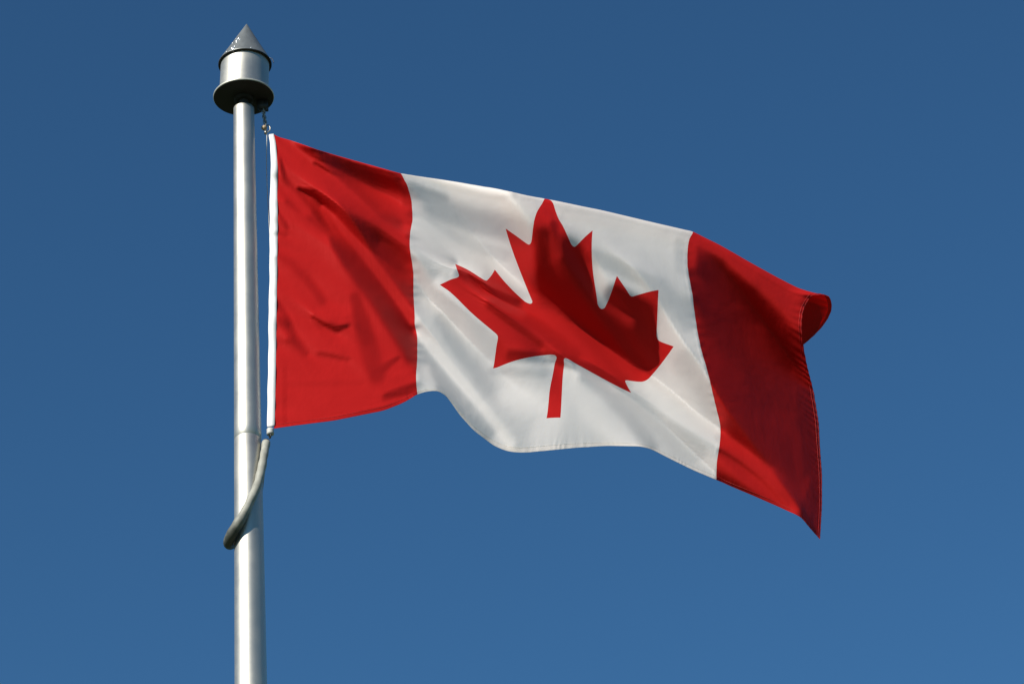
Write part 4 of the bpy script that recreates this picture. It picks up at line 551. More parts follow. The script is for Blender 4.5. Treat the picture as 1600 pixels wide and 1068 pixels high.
RELIEF = [
0,0,0,0,0,0,0,0,0,0,0,0,0,0,0,0,0,0,0,0,0,0,0,0,0,0,0,0,0,0,0,0,0,0,0,0,0,0,0,0,0,0,0,0,0,0,0,0,0,0,0,0,0,0,0,0,0,0,0,0,0,0,0,0,0,0,0,0,0,0,0,0,0,0,0,0,0,0,0,0,0,0,0,0,0,
0,0,0,0,0,0,0,0,0,0,0,0,0,0,0,0,0,0,0,0,0,0,0,0,0,0,0,0,0,0,0,0,0,0,0,0,0,0,0,0,0,0,0,0,0,0,0,0,0,0,0,0,0,0,0,0,0,0,0,0,0,0,0,0,0,0,0,0,0,0,0,0,0,0,0,0,0,0,0,0,0,0,0,0,0,
0,0,0,0,0,0,0,0,0,0,0,0,0,0,0,0,0,0,0,0,0,0,0,0,0,0,0,0,0,0,0,0,0,0,0,0,0,0,0,0,0,0,0,0,0,0,0,0,0,0,0,0,0,0,0,0,0,0,0,0,0,0,0,0,0,0,0,0,0,0,0,-1,-1,0,1,0,0,0,1,0,1,2,1,0,
0,0,-1,-2,-2,-2,-1,-1,1,1,0,1,1,0,0,0,1,0,0,0,0,0,0,0,0,0,0,0,0,0,1,0,0,0,-1,0,0,0,0,-1,0,0,-1,1,0,0,0,0,-1,-1,0,1,0,1,1,0,0,0,0,1,0,0,0,1,0,-1,0,0,0,0,0,0,0,0,0,0,0,0,0,
0,0,0,0,0,0,0,0,0,1,-2,-2,-3,-1,2,2,1,1,0,0,1,0,1,0,0,0,0,0,-1,0,-1,0,0,0,-1,0,0,0,0,0,0,0,0,1,0,0,0,0,0,0,0,0,0,0,0,0,0,0,1,0,-1,0,0,0,1,0,0,0,-1,0,0,0,0,0,0,0,0,0,0,0,
0,0,0,0,0,0,-1,0,1,1,0,-1,0,0,0,0,0,0,0,0,0,0,0,0,0,0,0,0,0,1,0,0,0,0,0,0,0,0,0,0,0,0,0,1,0,0,0,0,0,0,0,0,0,0,0,0,0,0,0,0,0,1,0,-1,0,0,1,0,0,-1,-1,1,0,1,0,0,0,1,2,2,3,3,
4,1,-2,-3,-4,-6,-5,-3,-1,1,2,2,2,0,1,1,-1,0,1,1,0,0,0,-1,0,0,0,0,0,1,-1,0,0,0,1,-1,0,-1,-1,0,-1,-1,0,0,1,2,0,-3,-3,-2,1,1,2,0,1,1,1,1,0,0,1,1,1,0,0,0,-1,0,-1,-1,0,0,0,0,
0,1,0,0,0,0,0,0,1,0,0,0,-1,1,-1,-1,-4,-2,-5,-3,5,5,3,0,1,1,1,1,3,0,-1,-1,0,-1,-2,1,-2,-1,0,1,0,-1,0,0,0,0,0,0,0,0,0,1,0,0,0,1,0,0,0,0,0,0,0,-1,0,1,0,0,0,-1,0,0,0,1,0,0,0,
0,-1,0,0,0,0,0,-1,0,0,0,0,0,0,0,-1,1,2,0,-1,0,0,0,-1,0,0,-1,0,0,0,0,0,0,0,0,1,1,-1,1,0,0,1,0,0,0,0,0,0,0,0,0,-1,0,1,0,-1,0,0,0,0,0,0,-1,0,0,0,1,0,1,-1,0,1,-1,1,0,0,1,3,1,
0,-1,0,-1,1,-1,0,-2,-1,-2,0,2,4,5,4,1,-3,-5,-3,-5,-4,2,4,2,1,0,0,1,0,0,0,0,0,-1,0,-1,0,-1,0,0,0,1,0,0,1,-1,0,-1,0,-1,-2,-1,-1,0,0,3,3,1,-4,-3,1,2,1,-2,0,0,0,0,-1,1,0,0,0,
1,2,1,1,0,-1,-1,-1,0,0,0,-1,1,-1,0,1,0,0,0,0,0,-1,0,0,0,0,0,-1,-1,-1,-5,-9,2,9,5,1,1,2,1,1,2,1,-1,-1,-2,-1,-2,-1,-1,-2,0,3,2,0,0,0,0,0,0,0,-1,0,1,-1,1,0,0,0,0,0,0,0,0,0,
0,0,0,-1,0,0,0,0,0,0,0,0,1,-1,0,0,0,1,0,0,-1,0,0,-1,-1,0,0,1,0,0,-2,-1,2,0,-1,-2,1,0,1,-1,-2,1,-1,-1,0,0,-1,1,0,1,0,0,2,0,0,1,0,0,0,0,0,0,0,0,0,0,0,0,0,0,1,0,0,0,-1,0,0,
1,0,0,-1,-1,0,0,0,-1,-1,1,0,-1,1,0,3,-2,0,1,-1,1,-1,0,0,-1,-2,-1,-1,-1,0,2,5,7,3,2,3,-6,-7,-5,1,1,2,2,1,-2,0,0,-1,0,0,0,-1,0,0,0,-1,-1,1,0,1,1,0,0,-1,0,0,-1,-1,0,-1,-2,1,
3,1,-3,-3,1,3,2,0,-2,-2,-2,-1,-2,-1,-1,-1,0,0,1,2,4,3,1,0,-2,0,-1,0,-1,1,0,0,1,-1,1,0,0,1,-2,1,0,0,0,0,1,-1,2,1,-3,-9,-9,8,5,2,3,2,0,3,3,2,-2,-2,-1,-3,-3,-3,-2,-2,1,4,3,
1,0,0,0,-1,0,0,0,1,-1,1,0,0,0,0,1,0,0,-1,0,0,0,0,-1,1,0,0,0,0,0,0,1,0,-1,1,0,-1,1,-1,0,0,1,-1,0,-1,-1,-2,0,1,1,1,-2,-3,-2,0,-3,-1,2,3,1,-1,0,-1,0,0,-1,-1,1,0,1,-1,-1,0,0,
1,3,1,1,2,1,1,0,0,0,-1,0,0,0,0,0,1,1,0,0,0,1,0,0,0,1,0,1,0,-1,-1,0,0,0,0,0,-1,-1,-1,0,1,0,-1,1,0,0,1,-1,0,-1,-1,0,-2,-2,0,0,-3,-1,-3,7,7,4,0,-2,0,1,1,0,-2,-1,-2,-1,-1,0,
1,1,0,0,-1,-1,1,-1,0,1,0,1,0,0,0,0,-1,1,-1,0,-1,-1,1,0,-2,1,2,2,1,0,1,0,-1,-1,-2,0,-1,0,-1,-1,0,0,1,1,2,-1,0,-2,1,-1,1,0,0,1,-1,0,0,1,0,-1,1,-1,0,0,0,0,0,1,1,2,0,0,-9,-6,
5,4,3,1,0,1,2,1,-1,-1,-1,-2,-2,-2,-2,-1,2,2,3,2,0,0,-1,0,-1,-1,1,-1,1,1,-1,0,0,0,-1,1,0,1,-1,0,-1,0,1,1,0,-1,0,0,0,0,-1,0,0,1,0,1,0,0,0,0,-1,1,0,0,-1,0,2,-1,1,1,0,-3,-2,
0,-2,-1,4,3,1,1,0,1,-1,1,0,0,-1,0,-2,-3,-4,-1,-2,0,0,2,1,1,2,1,1,1,-1,0,-1,0,0,0,0,1,-1,1,0,-1,1,0,0,0,0,1,0,1,1,0,0,0,0,0,-1,2,0,1,1,-1,0,-1,-1,1,1,-1,0,1,0,0,0,-1,-1,
-1,-1,0,-4,3,-2,-5,-2,-1,-1,3,5,7,5,3,1,1,-2,-1,0,-1,0,0,-1,-1,0,-2,0,-1,0,1,-1,1,0,0,1,0,0,1,-2,0,0,-1,-1,0,3,2,-1,0,0,1,2,2,0,1,-1,1,0,-1,-1,-1,-1,-2,-1,-1,-1,0,0,-1,0,
-1,1,0,-1,0,0,0,0,1,0,-1,1,-1,0,0,0,-1,1,1,1,3,3,-2,-13,-4,5,4,2,1,0,0,-2,0,-1,0,-1,-2,-1,3,5,0,1,0,0,1,-1,0,0,0,0,-1,0,0,0,1,-1,0,0,0,0,0,0,0,0,0,0,0,0,0,1,-1,0,0,0,0,0,
0,-1,1,0,1,-1,0,0,1,1,0,0,0,1,0,1,-1,2,2,0,-1,0,0,-1,0,3,2,1,1,1,2,0,1,0,0,-2,-1,-2,-3,-4,-3,-4,-3,-2,-1,-1,0,1,2,1,2,1,0,0,1,0,0,-1,1,-1,0,1,0,0,0,0,0,0,0,0,1,1,0,1,-1,
-1,0,0,3,4,3,0,-2,0,-1,0,-1,0,1,-1,0,1,-1,-1,0,1,1,4,8,19,0,-6,-15,-15,-19,-11,2,10,10,10,9,5,2,-1,-2,-3,-2,-1,-1,0,-2,0,-2,0,-1,1,1,0,1,0,-1,1,0,0,0,-1,-1,0,0,1,2,-1,0,
-1,2,1,1,1,0,1,1,0,-1,0,1,0,-2,-2,-2,-2,1,-1,0,0,0,0,-1,0,0,0,0,0,-1,0,0,1,-1,0,0,0,-1,0,0,1,2,2,4,2,-11,-11,4,6,3,1,-1,-1,-1,-1,1,0,-2,-4,-1,8,7,1,-4,0,0,1,1,0,-1,0,0,
-1,0,0,-1,0,1,0,-1,1,-1,0,-1,1,0,0,0,0,-1,1,-1,1,-1,0,1,0,0,0,0,-1,1,-1,1,0,0,1,-1,1,0,1,0,0,0,1,0,0,2,1,-2,0,-1,0,1,1,0,2,1,1,1,1,0,0,0,-1,-2,0,-2,-2,-3,-3,-3,-4,-1,-1,
0,0,1,2,2,2,2,0,0,0,0,-1,1,0,1,-1,1,0,0,0,-1,1,0,-1,0,1,0,1,0,-2,-1,0,5,1,-2,0,1,-2,0,0,1,-1,1,1,-1,0,0,0,-1,1,3,8,1,4,15,11,-2,-17,-24,-15,-11,-1,6,10,9,6,5,2,0,-2,-2,
-2,-2,0,0,0,-2,0,0,0,1,0,0,0,0,1,0,0,-1,1,-1,0,1,-1,0,-1,-1,-1,1,1,1,1,0,0,0,0,1,-1,0,1,-1,-1,0,0,1,0,0,-1,0,0,-1,0,0,1,-1,1,0,0,0,0,1,-1,-1,-1,0,0,1,0,2,4,2,-4,-12,-4,6,
4,1,0,-2,-1,-1,1,-1,-2,-2,5,11,5,-4,-4,-5,1,-1,1,1,1,0,0,0,-1,0,0,0,1,0,0,-2,0,0,1,0,0,0,0,0,0,-1,1,0,0,1,-1,1,0,-1,0,0,-1,0,1,0,0,0,0,0,0,1,0,-1,0,0,0,0,0,1,0,-1,-2,-1,
1,0,1,0,0,0,1,1,1,1,0,1,1,0,0,-1,0,1,-1,0,-3,-3,-2,-2,0,0,0,3,1,1,1,-1,0,0,-1,1,-1,1,0,1,0,0,0,-1,0,0,0,0,0,1,0,0,-3,-2,0,-13,-3,8,10,-4,-1,-1,-1,2,0,0,1,0,0,-2,-1,-4,-3,
-2,-6,1,9,22,19,18,2,-19,-23,-16,-9,-6,0,7,8,7,5,5,3,0,-1,-2,-2,-2,-1,-2,-1,-1,0,1,1,0,0,-1,0,0,1,-2,-1,0,0,1,-1,-1,-1,0,0,1,0,1,0,1,-1,1,-1,1,0,0,0,0,1,1,0,1,0,0,-1,0,0,
0,0,0,0,0,0,1,0,1,-1,0,0,0,-1,0,-1,-1,0,2,2,-1,-7,-11,-1,3,3,2,-1,-2,0,-1,0,0,6,13,4,-1,-4,-8,-5,-3,-1,1,1,3,2,1,1,0,-1,0,1,0,0,-1,1,0,0,0,0,0,1,0,0,0,0,0,0,1,-1,0,0,-1,
1,0,0,0,-1,0,0,1,-1,0,0,1,-1,0,0,1,0,-1,0,1,2,-1,0,-3,-1,1,0,-1,0,0,1,-1,0,2,2,3,1,4,3,1,-1,0,-1,0,-1,0,0,-3,-3,-3,-3,-1,-2,1,0,0,1,-1,0,0,-1,1,0,0,0,1,0,1,0,0,0,0,-1,0,
1,1,-1,1,-4,-3,-17,-4,14,14,-4,-5,-1,0,0,1,1,0,0,0,0,-2,-1,-2,-1,-4,-3,-4,0,11,18,21,8,-9,-16,-10,-8,-4,-4,1,3,5,5,5,5,4,1,-4,-5,-4,-1,-2,0,-1,-1,0,1,1,1,1,0,-1,-1,-3,-1,
1,0,2,-1,-1,-1,1,0,1,0,1,0,0,0,0,0,-1,-1,0,2,2,1,0,0,-1,0,0,0,0,0,0,-1,1,0,0,0,0,0,1,0,0,0,-1,0,0,-1,0,0,0,1,-3,-8,-10,1,5,4,1,-1,0,0,-2,3,13,5,-3,-1,-3,-6,-5,-4,-1,0,2,
2,4,2,1,1,-1,0,-2,0,0,1,1,0,0,0,1,0,0,0,0,0,0,0,0,0,0,0,-1,1,0,0,-1,0,1,-1,1,-1,1,0,0,0,0,-1,0,0,0,1,-1,2,1,0,-1,0,-1,-1,0,1,0,0,-1,0,0,0,1,1,4,3,3,1,1,0,-1,-3,-1,0,-2,0,
0,-2,-2,-2,-2,-2,-1,0,0,0,1,0,0,-1,0,0,1,1,0,0,2,-1,1,0,0,0,-1,0,2,-1,0,-1,5,-7,-6,7,8,-7,-2,-1,1,1,0,1,1,-1,0,0,0,0,0,-1,-3,-2,-6,-5,-1,6,14,13,-1,-10,-6,-3,2,0,-4,-2,1,
2,3,4,6,5,0,-2,-6,-3,-1,1,1,0,-1,0,1,1,0,0,-2,-1,-1,0,3,0,0,-1,-1,-1,0,-1,0,0,1,1,0,0,-1,0,0,0,1,1,0,1,1,0,-1,-1,0,0,0,0,0,0,-1,0,1,0,0,1,0,1,0,0,0,0,0,2,0,1,0,2,-4,-12,
-7,3,4,2,1,2,0,0,5,5,-4,-3,0,-2,-1,-2,-1,0,-1,0,2,0,2,2,1,0,-1,0,-1,0,1,-1,1,0,1,-1,0,1,0,1,0,0,0,0,0,0,-1,-1,0,1,0,0,0,0,0,0,0,0,0,0,0,0,0,-1,0,0,0,0,2,1,-1,-1,-1,0,0,1,
0,0,0,-1,0,-1,-1,0,0,-1,2,3,3,2,0,0,-1,-1,0,0,-1,1,0,0,0,0,-2,-2,-1,-1,1,-1,0,1,0,-1,1,-1,-1,1,1,-1,2,0,-1,1,0,0,0,0,2,1,-2,8,-5,-10,6,10,-5,-6,-2,-2,0,0,1,1,1,1,1,1,0,0,
0,0,-3,-4,-5,-2,1,3,5,10,2,-12,-11,0,1,5,0,-2,-2,0,2,4,5,9,6,4,-1,-4,-4,-1,0,1,0,-1,-1,1,-1,0,-2,1,1,0,1,0,-2,-3,-1,-1,-1,0,0,1,0,1,0,0,0,-2,0,1,1,1,2,0,0,-1,1,-1,0,-1,0,
0,0,0,0,0,0,1,0,1,0,1,1,0,0,1,1,2,1,2,3,0,-9,-15,-6,-1,0,2,4,7,5,3,-5,-3,-2,-3,2,3,3,2,1,-1,-3,-4,-1,1,1,2,1,0,-1,0,-1,-1,1,0,1,0,1,1,0,0,0,0,0,0,1,-1,0,0,0,0,0,0,1,-1,
-1,1,-1,1,-1,0,0,0,0,0,-1,0,1,0,0,1,1,-1,-1,0,1,0,0,0,0,-1,0,-1,0,-1,-2,-1,0,1,2,3,3,3,1,1,0,-1,0,0,0,0,1,0,-1,-1,1,-1,-1,-2,0,-1,-1,-1,1,-2,-1,-1,-2,-1,1,0,1,1,0,1,0,0,
0,1,1,-2,0,2,-6,1,11,0,-8,-4,-3,-2,0,1,1,3,2,2,1,0,1,0,-1,-1,-2,-2,-1,-1,1,3,5,6,-2,-12,-15,-2,2,9,7,0,-4,-1,-1,2,3,7,8,6,4,-1,-3,-4,-4,-2,0,0,-1,0,-2,1,1,0,1,1,-1,-2,-3,
-1,-1,-1,-1,1,0,1,0,1,0,-1,1,-1,0,0,1,2,2,-1,0,-1,0,-1,0,0,0,-1,1,0,-1,1,0,0,1,1,0,0,1,0,0,0,1,2,1,4,2,-4,-10,-11,-7,-2,2,8,9,8,0,-5,-5,-5,-3,3,7,5,4,1,-1,-3,-6,-5,-2,2,
3,2,1,1,-2,0,-2,0,0,0,1,1,1,-1,1,0,0,0,0,-1,1,0,0,1,0,-1,0,-1,1,0,-1,1,-1,0,0,-1,1,0,0,0,1,-1,0,1,1,-1,-1,-1,1,1,-1,1,0,-1,0,0,0,-1,0,0,-1,-1,0,0,2,5,3,2,1,0,-1,-1,-1,-1,
1,-1,0,0,1,-1,0,0,0,-2,-1,-1,0,-1,0,-1,-2,-1,-1,-2,0,1,2,1,0,1,1,0,-1,-1,-1,-5,2,-3,-1,11,7,-3,-2,-3,-5,-4,-2,0,2,2,3,1,2,0,1,0,0,0,0,-2,-2,-1,2,2,4,6,1,-8,-16,-6,3,6,7,
3,-1,-3,-4,-3,0,2,4,4,5,4,2,-1,-3,-4,-3,0,0,1,-1,0,0,2,0,-1,-2,-1,-2,1,1,0,0,0,0,0,0,1,1,-1,0,-2,-1,1,2,1,1,-1,0,0,-1,0,0,0,0,-1,0,1,-1,1,0,-1,1,0,1,0,0,0,0,1,-1,2,3,3,
-1,-3,-3,-1,0,3,2,2,2,-1,-4,-4,-4,-4,2,8,5,1,1,2,0,-4,-5,-5,-3,0,4,2,1,1,-2,0,-2,-1,1,1,1,-1,0,0,0,0,0,0,0,-1,0,1,0,0,0,0,0,0,1,0,-1,0,0,0,0,-1,1,0,1,-1,0,-1,-2,-1,-2,1,
1,4,0,0,-1,0,1,0,0,-1,1,0,-1,0,0,-2,-1,0,0,3,2,2,1,0,-1,-1,0,-1,0,0,0,-1,1,0,1,1,1,0,-1,-1,-1,0,0,1,0,-2,-1,-1,-1,-1,1,2,0,0,0,0,-2,-1,3,-4,-7,-8,10,13,5,0,1,-2,-4,-7,-8,
-5,-1,0,2,1,3,2,3,3,1,1,1,-1,-2,0,2,2,5,8,3,-9,-18,-11,-1,3,7,8,3,-4,-5,-4,-4,-2,-1,3,3,6,7,6,4,-2,-5,-3,-1,1,-1,0,-1,-1,0,-1,0,1,0,1,0,1,0,0,0,1,0,-1,0,0,0,-1,-1,1,3,2,
1,-1,-1,-1,0,-1,0,0,1,0,-1,1,-1,1,1,0,1,1,1,0,0,1,0,1,1,2,2,0,-2,2,4,0,-4,-3,-2,0,-2,0,0,-4,-4,3,4,3,1,1,3,1,1,-3,-6,-9,-5,1,4,2,1,1,0,-1,-2,-2,0,0,1,1,1,0,1,0,0,0,0,1,0,
1,-1,0,-1,1,0,0,0,0,-1,0,0,0,0,0,0,-1,-1,-1,-2,-3,-5,0,5,6,4,0,-2,-1,1,-1,1,-1,1,0,0,0,-1,-1,-1,-1,-2,0,0,2,3,4,2,0,0,-1,-1,-1,0,0,0,-1,1,1,0,1,1,1,0,-1,-1,0,0,1,0,0,-2,
-4,-2,-2,-1,1,0,1,-1,1,2,8,-2,-9,-15,-2,13,11,3,2,2,1,-1,-7,-11,-8,-5,0,3,5,4,5,3,4,1,1,-1,-1,-2,-1,0,3,4,5,3,-7,-16,-15,-3,6,9,9,5,0,-5,-6,-6,-3,-1,1,1,3,7,7,7,3,-2,-7,
-1,-1,-1,-2,0,0,1,0,0,1,-1,1,0,-1,0,0,1,0,1,0,0,-1,-1,0,0,2,2,1,1,-2,0,-1,1,0,0,-1,0,0,1,1,0,0,2,1,0,1,1,0,1,1,1,1,2,1,-2,-3,-1,1,-1,-2,-3,-3,-2,1,3,0,-2,-1,1,3,1,-1,2,0,
3,1,1,-3,-8,-10,-2,3,3,2,2,2,-1,-1,-2,-2,-1,1,2,2,1,0,1,0,-1,1,0,0,0,0,0,0,0,0,0,-1,0,1,0,-1,0,0,0,-1,0,0,-2,-4,-3,-3,6,7,6,1,-3,-4,-1,0,1,-1,2,0,-1,0,0,-1,0,-1,-1,-1,-1,
0,1,3,4,2,2,0,-1,-1,-1,-1,-1,0,0,0,0,1,0,1,0,1,1,-1,-1,-1,-1,1,0,-1,0,-3,-3,-2,-2,0,1,1,3,5,7,8,-4,-17,-16,5,14,5,-4,0,5,7,5,-1,-9,-11,-10,-3,1,4,4,5,3,3,1,2,-1,0,-2,-2,
0,3,3,4,6,-2,-13,-16,-5,5,6,9,8,2,-4,-5,-3,-3,-2,-2,-2,-1,2,5,7,8,0,-2,-3,-3,-2,-1,1,1,1,1,-1,0,0,0,0,0,0,-1,1,0,0,0,-1,0,-1,0,0,1,3,1,0,-2,-1,1,0,0,0,0,0,-1,0,0,0,0,1,1,
0,1,0,0,1,1,1,1,-1,-3,-3,-1,1,2,0,-2,-3,-3,0,3,2,0,-1,1,-1,0,0,-1,2,0,3,4,2,-5,-7,-4,2,2,1,1,1,2,0,-1,-3,-3,-1,2,1,2,1,0,1,0,0,-1,1,-1,1,-1,1,-1,0,0,1,0,-1,0,1,0,0,-1,0,
0,0,-1,-1,-2,6,6,0,-1,0,-4,-2,-1,-1,1,1,-1,0,0,0,0,1,0,0,-2,-1,-1,-1,-1,1,1,2,3,2,1,-2,-1,-1,0,-1,0,0,-1,0,1,0,1,0,0,1,0,0,0,-1,0,1,0,0,0,-3,-2,-1,0,3,2,1,8,13,8,-9,-22,
-9,8,10,-2,-7,-4,3,7,9,6,-3,-12,-15,-13,-7,-2,2,4,7,6,5,5,3,1,0,0,1,2,5,6,6,-2,-14,-16,-11,-1,5,11,12,4,0,-2,-3,-4,-4,-3,-3,-3,-2,3,6,7,2,-1,0,1,1,0,-1,1,0,-1,0,1,-1,0,0,
0,0,0,0,0,0,0,0,0,-1,-2,1,4,3,0,-2,-1,-1,-1,-2,-1,-1,-1,0,0,-1,0,-1,0,0,1,1,1,0,1,0,1,-1,-1,-2,0,3,3,1,1,0,-2,-4,-4,0,2,2,1,0,0,-1,-1,1,0,2,2,4,3,1,-3,-5,-3,2,0,1,0,1,1,
0,-2,-4,-4,-3,0,1,2,3,2,1,0,1,-1,1,0,0,-1,1,0,-1,0,0,1,1,0,0,0,0,0,0,1,0,-2,2,2,2,-2,0,1,-1,-3,-2,0,0,-1,0,1,0,0,0,0,0,0,0,0,-2,-1,-1,-2,0,1,2,5,2,2,0,-1,-1,-1,-1,0,-1,
-1,0,0,0,1,1,0,1,1,0,1,-1,0,0,0,0,-1,-1,0,0,1,0,0,6,8,11,0,-11,-12,-3,5,9,-6,-18,-9,-3,0,7,10,11,1,-9,-16,-15,-10,0,9,12,10,8,6,4,0,0,-1,0,2,4,3,2,1,-13,-19,-11,2,7,11,
11,6,0,-4,-4,-4,-1,-3,-3,-1,-2,1,5,1,-2,3,6,4,-1,-1,-2,-1,-1,-1,0,1,1,1,0,0,1,0,0,0,1,-1,0,-1,-2,0,2,5,3,-2,-3,-3,-3,-1,0,0,-1,-1,-1,-1,-1,0,0,0,1,1,0,1,0,1,-1,0,-2,1,2,
4,2,1,1,1,0,-3,-4,-4,0,2,1,1,-1,0,0,0,1,1,3,2,2,1,1,-4,-6,-1,3,2,1,-1,0,1,0,-2,-5,-6,-4,0,4,5,2,2,1,0,1,-1,0,0,1,-1,0,1,0,-1,0,-1,1,0,0,0,0,2,1,0,0,-3,1,1,-1,1,0,0,0,-2,
0,-1,-1,0,0,0,1,0,0,0,-1,1,-1,0,-1,-2,0,-2,0,3,3,3,3,2,-1,-2,-1,-1,-1,-1,0,-1,0,1,0,0,1,1,0,1,0,1,-1,0,-1,0,1,0,-1,0,-2,0,0,-2,1,6,5,3,-5,-10,-6,8,10,8,0,-7,-6,-2,1,3,10,
12,4,-12,-27,-18,-8,3,6,10,9,5,1,0,1,-2,0,1,2,4,7,3,-11,-17,-8,1,2,7,10,8,0,-4,-1,-2,-1,-1,-2,-1,-2,0,-3,-3,5,7,3,2,-1,-2,-3,-3,-1,-1,1,0,0,1,1,-1,0,1,0,-1,0,0,-1,-1,-2,
0,1,5,6,-1,-4,-3,-1,0,-1,0,0,-1,0,1,-1,0,0,2,0,0,0,0,-1,0,-2,-1,1,5,4,-1,-1,0,1,2,0,-3,-5,-3,0,4,2,-1,0,0,1,0,-1,1,3,1,2,2,-1,-7,-5,3,3,2,0,0,1,1,2,1,-3,-7,-7,0,2,4,2,2,
1,-1,0,0,0,0,1,0,0,0,0,-1,0,0,0,0,1,1,1,-1,0,-1,-2,0,0,0,1,1,0,-1,1,-1,-1,0,0,-1,1,0,1,0,-1,1,0,1,0,-1,0,-1,-2,0,-1,0,2,2,3,2,-1,-1,0,-2,0,-1,0,0,0,0,0,0,0,1,0,0,0,1,-1,
2,0,0,1,0,-2,-1,-2,1,-5,0,2,5,4,0,-6,-9,0,17,28,11,9,-2,-9,-9,-5,-4,-2,7,12,8,-18,-39,-26,-15,5,9,9,8,8,3,2,0,2,1,5,7,8,1,-9,-17,-13,-6,0,8,10,9,5,0,-1,-1,-2,-1,-2,-2,-1,
-3,0,3,3,1,1,4,2,-1,-3,-4,-2,-3,-1,-1,0,-1,-1,0,-1,0,0,0,-1,0,-1,-1,-3,-2,1,10,10,-1,-3,-2,-1,-1,0,0,0,1,-1,2,0,0,-1,0,0,-1,0,0,-2,-2,0,3,5,2,-2,-1,0,0,1,0,1,-3,-3,1,4,
-2,-1,-1,0,1,0,0,2,0,2,3,4,0,-5,-8,-1,4,2,1,2,1,2,2,4,3,-5,-11,-11,-4,1,4,4,2,1,1,0,1,1,0,1,0,-1,0,0,0,0,0,1,0,1,-1,0,-2,0,-2,-1,0,1,1,1,1,1,-1,0,0,0,-1,0,0,0,0,0,0,0,1,
0,1,0,0,-2,-1,-2,-1,-1,-1,3,3,3,3,2,-1,-1,-1,-1,-1,-1,-1,0,0,0,0,0,0,1,1,0,2,0,1,2,-1,0,-1,-2,-1,-1,0,-1,1,3,3,-1,-4,-5,-8,-1,5,17,13,13,7,0,-6,-9,-4,-3,0,2,11,9,-32,-40,
-26,3,10,18,15,9,1,2,0,1,2,4,5,5,1,-10,-19,-13,-1,2,6,10,11,6,-2,-3,-1,-3,-2,-1,0,0,2,1,-2,-1,1,3,4,3,0,-1,-4,-3,-3,-3,-2,-1,0,-1,0,0,-1,1,0,-1,0,-1,-1,-2,-1,3,10,8,-1,
-4,-2,-2,-1,1,1,-1,1,0,1,1,-2,-1,-1,1,-1,-1,-1,-2,0,4,6,0,-2,-1,-1,-1,0,1,2,2,0,0,-4,-1,-1,-1,1,-1,1,1,0,2,1,3,3,2,-3,-7,-3,2,1,1,1,1,1,2,2,3,3,-1,-12,-15,-6,4,6,5,2,0,2,
1,0,1,-1,0,1,0,1,-1,-1,0,0,1,0,0,-2,-1,0,-1,-3,1,2,1,2,0,0,0,0,0,-1,1,0,-1,0,0,0,1,0,0,0,0,0,0,-1,0,-1,-2,-2,0,0,3,3,5,2,1,-1,-2,-2,-2,0,0,0,-1,0,0,1,0,0,1,1,0,1,1,0,1,
-1,0,-1,-2,-1,0,-1,0,2,2,1,0,-1,-5,-11,-14,-4,13,13,3,8,7,1,-4,-2,-1,2,1,9,17,8,-44,-33,-13,11,19,10,5,0,1,-1,0,1,3,5,7,4,-8,-15,-9,-2,-1,2,6,8,4,1,-1,0,-1,-1,0,1,0,-1,
-3,-4,-1,1,3,3,4,2,1,-1,-2,-1,-2,-1,-1,0,0,0,0,0,0,0,0,0,-1,-1,-2,-2,0,9,7,-1,-4,-3,-2,0,1,0,0,1,1,-1,-1,-1,1,0,1,-1,-2,-2,0,3,4,0,-2,-1,-1,-1,-1,1,2,3,1,-3,-2,-1,-1,-1,
0,1,0,1,1,0,0,0,2,3,-1,-3,-4,0,1,0,0,2,0,1,1,0,4,8,4,-10,-17,-5,4,3,3,2,1,0,0,0,0,0,1,1,-1,1,-1,1,-1,-1,1,-1,0,0,-1,-1,0,2,0,1,0,0,0,0,0,0,0,0,0,0,0,-1,0,1,0,0,0,0,0,0,1,
-1,-1,0,-1,-1,-1,-1,1,2,4,2,0,0,-1,-1,-2,0,0,0,0,0,0,0,0,0,0,0,1,-1,0,1,1,0,0,0,-4,-11,-1,1,2,4,5,3,2,-1,-6,-13,-19,-9,5,14,7,7,12,11,4,2,2,2,1,6,13,25,-32,-50,-35,7,12,
10,8,4,1,0,1,1,6,9,8,4,-6,-13,-13,-7,-3,0,3,7,7,5,2,1,0,-2,-1,0,-3,-4,-2,0,-1,-1,2,2,4,4,2,2,1,0,-1,0,-1,0,-1,1,-1,0,0,0,-1,0,-2,-1,-3,-5,0,14,9,-3,-4,-3,-2,-1,-1,0,1,-1,
-1,-2,1,1,0,-1,0,-2,-3,0,4,3,0,-1,-1,0,0,0,1,2,1,-1,-1,-1,-2,-2,0,0,1,1,-1,1,1,0,0,0,1,1,0,-3,-1,1,0,1,0,0,1,0,1,3,5,9,4,-8,-17,-9,1,1,3,0,0,0,0,0,1,1,1,2,0,1,-1,0,0,0,0,
1,-1,2,0,1,-2,0,-1,1,0,0,1,-1,0,1,0,0,0,-2,1,0,-1,1,-1,1,-1,0,1,-1,0,1,-1,0,-2,0,-2,-1,0,2,3,5,2,1,-1,-1,-2,-1,0,-1,0,-1,0,0,-1,0,1,0,0,0,0,1,0,1,0,-2,-16,0,1,0,3,7,7,3,
0,-1,-4,-9,-17,-9,8,16,9,2,6,13,9,5,-2,-5,-4,1,7,13,2,-54,-48,8,16,15,8,3,2,1,1,2,5,7,6,4,-6,-14,-14,-5,1,0,2,6,6,5,4,0,-2,-4,-2,-3,-2,0,0,0,1,-1,2,1,1,3,2,2,2,1,0,0,-1,
